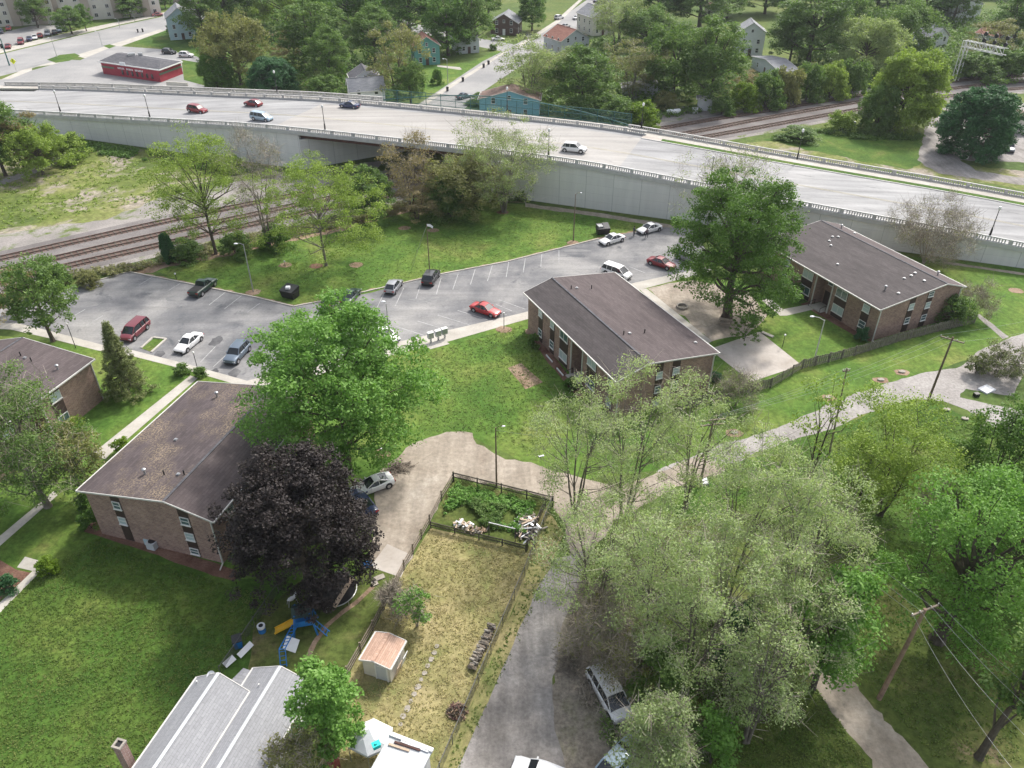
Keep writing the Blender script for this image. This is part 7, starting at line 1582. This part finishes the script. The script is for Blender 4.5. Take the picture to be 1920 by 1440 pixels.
# wood stack, piles
def pile(name, c, rx_, ry_, n_, ln, th, mats, label, cat, rz=0, h=.5, seed=1, z=0, flat=False):
    r_ = random.Random(seed); m = MB()
    for i in range(n_):
        a = r_.uniform(0, 6.28); d = r_.random()**.6; x, y = rx_*d*math.cos(a), ry_*d*math.sin(a); zz = h*(1-d)*r_.random()+th/2; an = r_.uniform(0, 3.14) if not flat else rz+r_.uniform(-.25, .25)
        L_ = ln*r_.uniform(.5, 1.3); v = Vector((math.cos(an), math.sin(an), r_.uniform(-.25, .35)*(0 if flat else 1)))*L_/2; p = Vector((x, y, zz+.05)); m.beam(p-v, p+v, th*r_.uniform(.6, 1.4), th*r_.uniform(.4, 1), m=r_.randrange(len(mats)))
    o = m.build(name, [M[x] for x in mats], loc=P(*c)); o.rotation_euler = (0, 0, 0); tag(o, label, cat); return o
pile('junk_pile', (988, 988), 1.3, 1.9, 60, 1.5, .14, ['wood', 'white_plastic', 'wood_pale', 'steel', 'stone', 'dark'], 'jumbled pile of boards and scrap in the right end of the garden plot', 'scrap pile', h=.9, seed=2)
pile('junk_pile', (868, 985), .9, .55, 26, .6, .18, ['white_plastic', 'stone', 'wood_pale'], 'pale heap of rubbish and plastic at the left end of the garden plot', 'scrap pile', h=.5, seed=3)
pile('junk_pile', (893, 996), 1.3, .35, 34, .5, .12, ['wood_pale', 'soil', 'stone'], 'sandy heap along the front fence of the garden plot', 'scrap pile', h=.3, seed=4)
pile('brush_pile', (748, 878), 1.5, 1.0, 130, 1.5, .035, ['twig', 'bark', 'wood'], 'grey brushwood pile at the top edge of the dirt drive', 'brush pile', h=.9, seed=5)
q0, q1 = P(928, 1180), P(888, 1262); 
for k, (f_, lab) in enumerate(((.22, 'upper stretch of the firewood stack against the chain link fence'), (.72, 'lower stretch of the firewood stack against the chain link fence'))):
    c = q0.lerp(q1, f_)+Vector((-.25, 0, 0)); r_ = random.Random(k); m = MB(); t = (q1-q0).normalized(); nn = Vector((-t.y, t.x, 0))
    for i in range(90):
        p = t*r_.uniform(-1.1, 1.1)+nn*r_.uniform(-.25, .25)+Vector((0, 0, r_.uniform(.08, .7))); m.tube([p-nn*.2, p+nn*.2+t*r_.uniform(-.06, .06)], r_.uniform(.05, .1), 6, m=r_.randrange(3))
    tag(m.build('firewood_stack', [M['wood'], M['stone'], M['bark_grey']], loc=c), lab, 'firewood', 'firewood against the fence')
pile('compost_heap', (858, 1335), .75, .75, 110, .5, .07, ['rust', 'bark', 'soil'], 'round rusty brown compost heap by the chain link fence', 'compost heap', h=1.0, seed=8)
pile('branch_pile', (1070, 1240), 1.3, 1.6, 130, 1.6, .03, ['twig', 'bark_grey'], 'grey fallen branches on the edge of the gravel alley', 'brush pile', h=.5, seed=9)
root = empty('garden_trellis', P(915, 985), 0, 'rectangular pole frame standing in the garden plot', 'trellis')
a, b = P(917, 1003)-root.location, P(966, 1015)-root.location
for p in (a, b): m = MB(); m.beam(p, p+Vector((0, 0, 1.7)), .09, .09); m.build('post', M['wood_dark'], root)
m = MB(); m.beam(a+Vector((0, 0, 1.7)), b+Vector((0, 0, 1.7)), .1, .08); m.build('top_bar', M['steel'], root)
# picnic table, fire ring, timber edging, patio edging
root = empty('picnic_table', P(1360, 608), -.4, 'weathered wooden picnic table under the tall deep green tree', 'picnic table')
m = MB(); [m.box((0, y, .75), (1.9, .13, .05)) for y in (-.3, -.15, 0, .15, .3)]; m.build('table_top', M['wood'], root)
for y in (-.75, .75): m = MB(); m.box((0, y, .45), (1.9, .28, .05)); m.build('bench_seat', M['wood'], root)
for x in (-.7, .7): m = MB(); m.beam((x, -.3, .72), (x, -.75, 0), .1, .06); m.beam((x, .3, .72), (x, .75, 0), .1, .06); m.beam((x, -.8, .42), (x, .8, .42), .06, .1); m.build('leg', M['wood'], root)
root = empty('fire_ring', P(1279, 576), 0, 'stone fire ring on the bare ground left of the tall deep green tree', 'fire ring')
for k in range(11): m = MB(); a = k*.571; m.box((math.cos(a)*.75, math.sin(a)*.75, .14), (.42, .24, .28), a+1.57); m.build('stone', M['stone'], root)
slabthing('timber_edge', 'white timber edging left of the entry of the middle flats', 'edging', (1030, 672), (.15, 1.9, .14), .4, 'white', z=.1); slabthing('timber_edge', 'white timber edging right of the first one in front of the middle flats', 'edging', (1050, 697), (.15, 1.9, .14), .4, 'white', z=.1)
slabthing('concrete_step', 'pale concrete strip at the corner of the patio slab', 'step', (1439, 627), (.5, 1.8, .15), .75, 'concrete', z=.1)
for k, (x, y, lab) in enumerate([(1652, 713, 'pale slab in a bare patch on the grass strip, left one'), (1691, 698, 'pale slab in a bare patch on the grass strip, right one'), (1553, 746, 'pale slab on the grass beside the sparse thin tree'), (1775, 769, 'pale stone on the lawn inside the lane bend, first from the pole'), (1809, 786, 'pale stone on the lawn inside the lane bend, second from the pole'), (1843, 801, 'pale stone on the lawn inside the lane bend, third from the pole'), (1377, 812, 'pale slab in a bare patch beside the willow pole')]):
    if y < 750 or x == 1377: sheet('bare_patch', [(P(x, y)+Vector((1.1*math.cos(a)*RNG.uniform(.8, 1.1), .8*math.sin(a)*RNG.uniform(.8, 1.1), 0))) for a in [i*.628 for i in range(10)]], M['soil'], .028, .05, .5)
    m = MB(); m.prism([(.5*math.cos(i*1.047)*RNG.uniform(.85, 1.1), .32*math.sin(i*1.047)*RNG.uniform(.85, 1.1)) for i in range(6)], 0, .16); tag(m.build('ground_slab', M['stone'], loc=P(x, y)+Vector((0, 0, .03))), lab, 'slab', 'pale slabs on the grass')
for (x, y) in ((535, 497), (592, 499), (475, 548), (812, 432), (758, 428), (668, 497), (716, 850), (943, 398), (1905, 545), (1000, 622), (945, 618), (1075, 455)):
    sheet('bare_patch', [(P(x, y)+Vector((1.2*math.cos(a)*RNG.uniform(.8, 1.1), 1.0*math.sin(a)*RNG.uniform(.8, 1.1), 0))) for a in [i*.628 for i in range(10)]], M['mulch'] if x in (592, 943) else M['soil'], .029, .08, .5)
lamp_small((535, 500), (535, 491), 'dark stub in a bare ring left of the lawn tree')
lamp_small((716, 852), (716, 843), 'small white capped pipe in a bare ring by the dirt drive', mat='white')
# AC units and dishes
for (x, y, z, lab) in ((289, 1026, 0, 'grey air conditioning unit in the mulch along the near flats gable'),):
    root = empty('air_conditioner', P(x, y), -R(16), lab, 'air conditioner'); m = MB(); m.box((0, 0, .45), (.9, .9, .8)); m.build('body', M['siding_pale'], root); m = MB(); m.tube([(0, 0, .85), (0, 0, .9)], .36, 14); m.build('fan_grille', M['black'], root); m = MB(); m.box((-.8, .3, .4), (.5, .6, .75)); m.build('side_unit', M['siding_paleblue'], root)
root = empty('satellite_dish', P(180, 738), 0, 'pale grey dish at the foot of the downspout of the far left flats', 'satellite dish'); m = MB(); m.ball((0, 0, .7), .5, 12, sq=(1, .8, .22)); m.build('dish', M['siding_pale'], root, smooth=True); m = MB(); m.tube([(0, 0, 0), (0, 0, .6)], .04, 6); m.build('post', M['steel'], root)
# ------------------------------------------------------------------ trackside: signal gantry, fuel tank, relay boxes
p0 = P(1790, 152); hT = hgt((1790, 152), (1797, 76)); 
d_ = P(1880, 96, hT-1.5)-P(1800, 79, hT-1.5); Lg_ = min(24, d_.length*.9); az_g = math.atan2(d_.y, d_.x)
root = empty('signal_gantry', p0, az_g, 'silver lattice signal gantry reaching over the railway tracks at the top right', 'signal gantry')
zt = hT; zb_ = hT-1.7
for nm, zz in (('top_chord', zt), ('bottom_chord', zb_)):
    for y in (-.7, .7): m = MB(); m.beam((-.5, y, zz), (Lg_, y, zz), .16, .16); m.build(nm, M['white'], root)
m = MB(); k = 0
while k < int(Lg_/1.6):
    x0_, x1_ = k*1.6, (k+1)*1.6
    for y in (-.7, .7): m.beam((x0_, y, zb_ if k % 2 else zt), (x1_, y, zt if k % 2 else zb_), .09, .09)
    m.beam((x0_, -.7, zt), (x0_, .7, zt), .09, .09); m.beam((x0_, -.7, zb_), (x0_, .7, zb_), .09, .09); m.beam((x0_, -.7, zb_), (x0_, -.7, zt), .08, .08); k += 1
tag(m.build('lattice', M['white'], root))
for x in (-.6, .6):
    for y in (-.7, .7): m = MB(); m.beam((x, y, 0), (x, y, zt), .16, .16, up=Vector((0, 1, 0))); m.build('leg', M['white'], root)
m = MB()
for k in range(int(zt/1.3)):
    for y in (-.7, .7): m.beam((-.6 if k % 2 else .6, y, k*1.3), (.6 if k % 2 else -.6, y, (k+1)*1.3), .07, .07)
m.build('leg_bracing', M['white'], root)
for x in (Lg_*.42, Lg_*.68, Lg_*.95):
    m = MB(); m.tube([(x, 0, zb_), (x, 0, zt+3.2)], .07, 6); h_ = m.build('signal_mast', M['white'], root)
    for z in (zt+.9, zt+2.6): m = MB(); m.tube([(x, -.25, z), (x, .15, z)], .55, 14); m.build('signal_head', M['black'], h_)
root = empty('fuel_tank', P(1262, 216), .25, 'white horizontal fuel tank on the gravel beside the tracks', 'tank')
m = MB(); m.tube([(-1.9, 0, .95), (-1.6, 0, .95), (1.6, 0, .95), (1.9, 0, .95)], [.4, .62, .62, .4], 14); m.build('body', M['white_plastic'], root, smooth=True)
for x in (-1.1, 1.1): m = MB(); m.box((x, 0, .2), (.2, .9, .4)); m.build('leg', M['steel'], root)
slabthing('relay_box', 'white relay box on the gravel left of the grey equipment hut', 'relay box', (1303, 207), (1.2, 1.0, 1.3), .2, 'white_plastic', z=.65)
slabthing('relay_box', 'white lidded relay box at the edge of the grass by the tracks', 'relay box', (1598, 232), (1.4, 1.0, 1.0), .2, 'white_plastic', z=.5)
slabthing('pale_wall', 'low pale wall stub behind the right end of the red shop', 'wall', (332, 158), (7, .3, 1.2), -.25, 'siding_cream', z=.6)
slabthing('bollard_base', 'white wooden stand under the round dark green tree', 'stand', (1815, 292), (.3, .3, 1.4), 0, 'white', z=.7)
# timber load on the grey pickup
m = MB()
for k in range(7): m.beam((-.6+k*.2, -1.6, .02*k % .07), (-.6+k*.2, 2.2, .03+.02*(k % 3)), .14, .12)
lo = m.build('timber_load', M['pole_rust']); tp = P(1887, 276); lo.location = tp+Vector((0, 0, 1.35)); az_ = math.atan2((P(1896, 296)-P(1884, 268)).x, (P(1896, 296)-P(1884, 268)).y); lo.rotation_euler = (0, 0, math.pi-az_); tag(lo, 'reddish timber stacked on the grey pickup right of the round dark green tree', 'timber')
# ------------------------------------------------------------------ low plants nobody could count
def scatter(name, poly, n_, rc, size, leaf, per, zr_=(.05, .4), seed=1, label=None, cat='ground cover', tw_=0):
    thr = -.9 if name == 'grass_tufts' else -.15
    rg = np.random.default_rng(seed); r_ = random.Random(seed); pts = [(p.x, p.y) for p in poly]
    xs = [p[0] for p in pts]; ys = [p[1] for p in pts]; C = []
    def inside(x, y):
        c = False; j = len(pts)-1
        for i in range(len(pts)):
            if (pts[i][1] > y) != (pts[j][1] > y) and x < (pts[j][0]-pts[i][0])*(y-pts[i][1])/(pts[j][1]-pts[i][1])+pts[i][0]: c = not c
            j = i
        return c
    t = 0
    while len(C) < n_ and t < n_*30:
        t += 1; x, y = r_.uniform(min(xs), max(xs)), r_.uniform(min(ys), max(ys))
        if inside(x, y) and noise.noise(Vector((x*.25, y*.25, seed))) > thr: C.append((x, y, r_.uniform(*zr_)))
    C = np.array(C); V_ = [leaves(rg, C, per, rc, size, flat=.8)]
    if tw_: V_.append(twigs(rg, C, tw_, rc, rc*1.2, .03))
    me = quads_mesh(name, np.concatenate(V_), LF[leaf])
    if tw_:
        me.materials.append(LF['twigs']); idx = np.zeros(len(me.polygons), dtype=np.int32); idx[len(V_[0]):] = 1; me.polygons.foreach_set('material_index', idx)
    o = bpy.data.objects.new(name, me); COL.objects.link(o); tag(o, label, cat, kind='stuff'); return o
scatter('garden_weeds', px((850, 908), (1005, 945), (985, 1005), (930, 990), (830, 965)), 420, .3, .22, 'maple', 26, (.05, .55), 1, 'lush green weeds filling the fenced garden plot')
scatter('garden_weeds', px((880, 940), (950, 955), (930, 995), (870, 975)), 130, .3, .2, 'mid', 26, (.1, .7), 2, 'taller dark green weeds in the middle of the garden plot')
scatter('undergrowth', px((1100, 1090), (1200, 1080), (1480, 1150), (1480, 1300), (1300, 1440), (1180, 1470), (1130, 1380), (1110, 1250)), 1500, .5, .22, 'mid', 22, (.05, .6), 3, 'leafy undergrowth on the thicket floor', tw_=10)
scatter('undergrowth', px((1085, 1100), (1180, 1110), (1190, 1300), (1100, 1330), (1060, 1220)), 700, .5, .2, 'twigs', 8, (.05, .5), 4, 'brown leafless brush along the gravel alley', tw_=16)
scatter('verge_weeds', px((100, 268), (150, 264), (310, 292), (480, 320), (440, 330), (300, 305), (140, 285)), 900, .6, .4, 'deep', 20, (.05, .6), 5, 'dark weeds along the foot of the overpass wall')
scatter('trackside_weeds', px((100, 520), (230, 500), (300, 480), (480, 440), (640, 410), (760, 385), (920, 372), (700, 412), (480, 462), (310, 495), (130, 540)), 900, .5, .34, 'olive', 18, (.05, .7), 6, 'weedy strip between the tracks and the park lawn', tw_=10)
scatter('trackside_weeds', px((820, 330), (990, 350), (985, 378), (900, 375), (760, 390)), 500, .8, .4, 'mid', 24, (.1, 1.6), 7, 'thick growth at the foot of the retaining wall by the bridge opening', tw_=8)
scatter('field_weeds', px((0, 330), (150, 290), (300, 300), (420, 330), (320, 370), (120, 410), (0, 430)), 900, .35, .25, 'yellow', 14, (.02, .2), 8, 'low yellow green weeds on the vacant land')
scatter('trackside_weeds', px((1190, 232), (1400, 196), (1620, 168), (1790, 148), (1920, 136), (1920, 120), (1780, 130), (1620, 150), (1390, 180)), 1500, 1.0, .55, 'mid', 22, (.1, 1.2), 9, 'ground growth at the foot of the trackside hedge')
scatter('trackside_weeds', px((1440, 262), (1500, 246), (1650, 246), (1740, 256), (1700, 268), (1560, 258)), 500, .8, .45, 'mid', 20, (.05, .6), 10, 'green weeds between the tracks and the field grass')
scatter('wood_floor', px((350, 60), (480, -10), (760, -30), (900, 60), (880, 110), (780, 110), (770, 200), (600, 195), (400, 165)), 1700, 1.9, .8, 'deep', 24, (.3, 3.2), 11, 'dark undergrowth filling the wooded block beyond the overpass')
scatter('wood_floor', px((975, 215), (1000, 150), (1100, 90), (1300, 60), (1400, 110), (1400, 170), (1290, 195), (1180, 228)), 1300, 1.9, .8, 'mid', 24, (.3, 3.0), 12, 'undergrowth between the houses beyond the mesh fence')
scatter('wood_floor', px((1480, 120), (1560, 40), (1900, 30), (1920, 120), (1780, 130), (1620, 148)), 1300, 1.9, .8, 'mid', 24, (.3, 3.0), 13, 'undergrowth below the billowing trees beyond the tracks')

scatter('grass_tufts', px((60, 1090), (180, 1010), (430, 1100), (520, 1120), (440, 1230), (380, 1300), (240, 1440), (0, 1440), (0, 1150)), 9000, .22, .13, 'blade', 7, (.0, .05), 20, 'uneven tufts over the lower left lawn')
scatter('grass_tufts', px((808, 994), (984, 1034), (1000, 1000), (970, 1110), (900, 1280), (830, 1430), (620, 1430), (650, 1290), (760, 1070)), 5000, .2, .12, 'straw', 7, (.0, .05), 21, 'dry tufts over the yard')
scatter('grass_tufts', px((1330, 920), (1470, 840), (1740, 760), (1860, 810), (1910, 1000), (1910, 1430), (1760, 1430), (1560, 1210), (1450, 1100)), 9000, .25, .15, 'blade', 7, (.0, .07), 22, 'uneven tufts over the lower right lawn')
scatter('grass_tufts', px((1200, 1440), (1330, 1380), (1480, 1200), (1530, 1290), (1630, 1440)), 2600, .25, .15, 'blade', 6, (.0, .07), 23, 'uneven tufts between the thicket and the lower lane')
scatter('grass_tufts', px((300, 508), (480, 470), (700, 412), (980, 388), (1200, 425), (950, 486), (750, 526), (560, 568)), 6000, .25, .14, 'blade', 6, (.0, .04), 24, 'uneven tufts over the park lawn')
scatter('grass_tufts', px((800, 660), (980, 610), (1060, 740), (1000, 850), (900, 810), (790, 815), (760, 760)), 4000, .22, .13, 'blade', 6, (.0, .04), 25, 'uneven tufts over the middle lawn')
scatter('grass_tufts', px((1040, 950), (1058, 1005), (1030, 1072), (975, 1195), (862, 1440), (835, 1440), (905, 1285), (978, 1110), (1022, 960)), 500, .15, .12, 'blade', 8, (.0, .05), 26, 'longer tufts along the edge of the gravel alley')

c0 = P(1145, 1312); rg_ = np.random.default_rng(5); tw0 = rg_.normal(size=(26, 3))*np.array([1.3, 1.6, .12])+np.array([c0.x, c0.y, 1.85])
me = quads_mesh('fallen_twigs', twigs(rg_, tw0, 5, .5, 1.0, .03), LF['twigs']); o = bpy.data.objects.new('fallen_twigs', me); COL.objects.link(o); tag(o, 'fallen twigs strewn over the junked white van', 'twigs', kind='stuff')
# ------------------------------------------------------------------ thin haze
m = MB(); m.prism([(-420, -60), (420, -60), (420, 900), (-420, 900)], -1.0, 62.0)
hm = bpy.data.materials.new('thin haze'); hm.use_nodes = True; n = hm.node_tree; n.nodes.remove(n.nodes['Principled BSDF'])
pv = n.nodes.new('ShaderNodeVolumePrincipled'); pv.inputs['Color'].default_value = (.86, .92, 1.0, 1); pv.inputs['Density'].default_value = .00010; pv.inputs['Anisotropy'].default_value = .2
n.links.new(pv.outputs[0], n.nodes['Material Output'].inputs['Volume'])
hz = m.build('haze', hm); tag(hz, 'thin pale air between the camera and the distant trees', 'haze', kind='stuff')
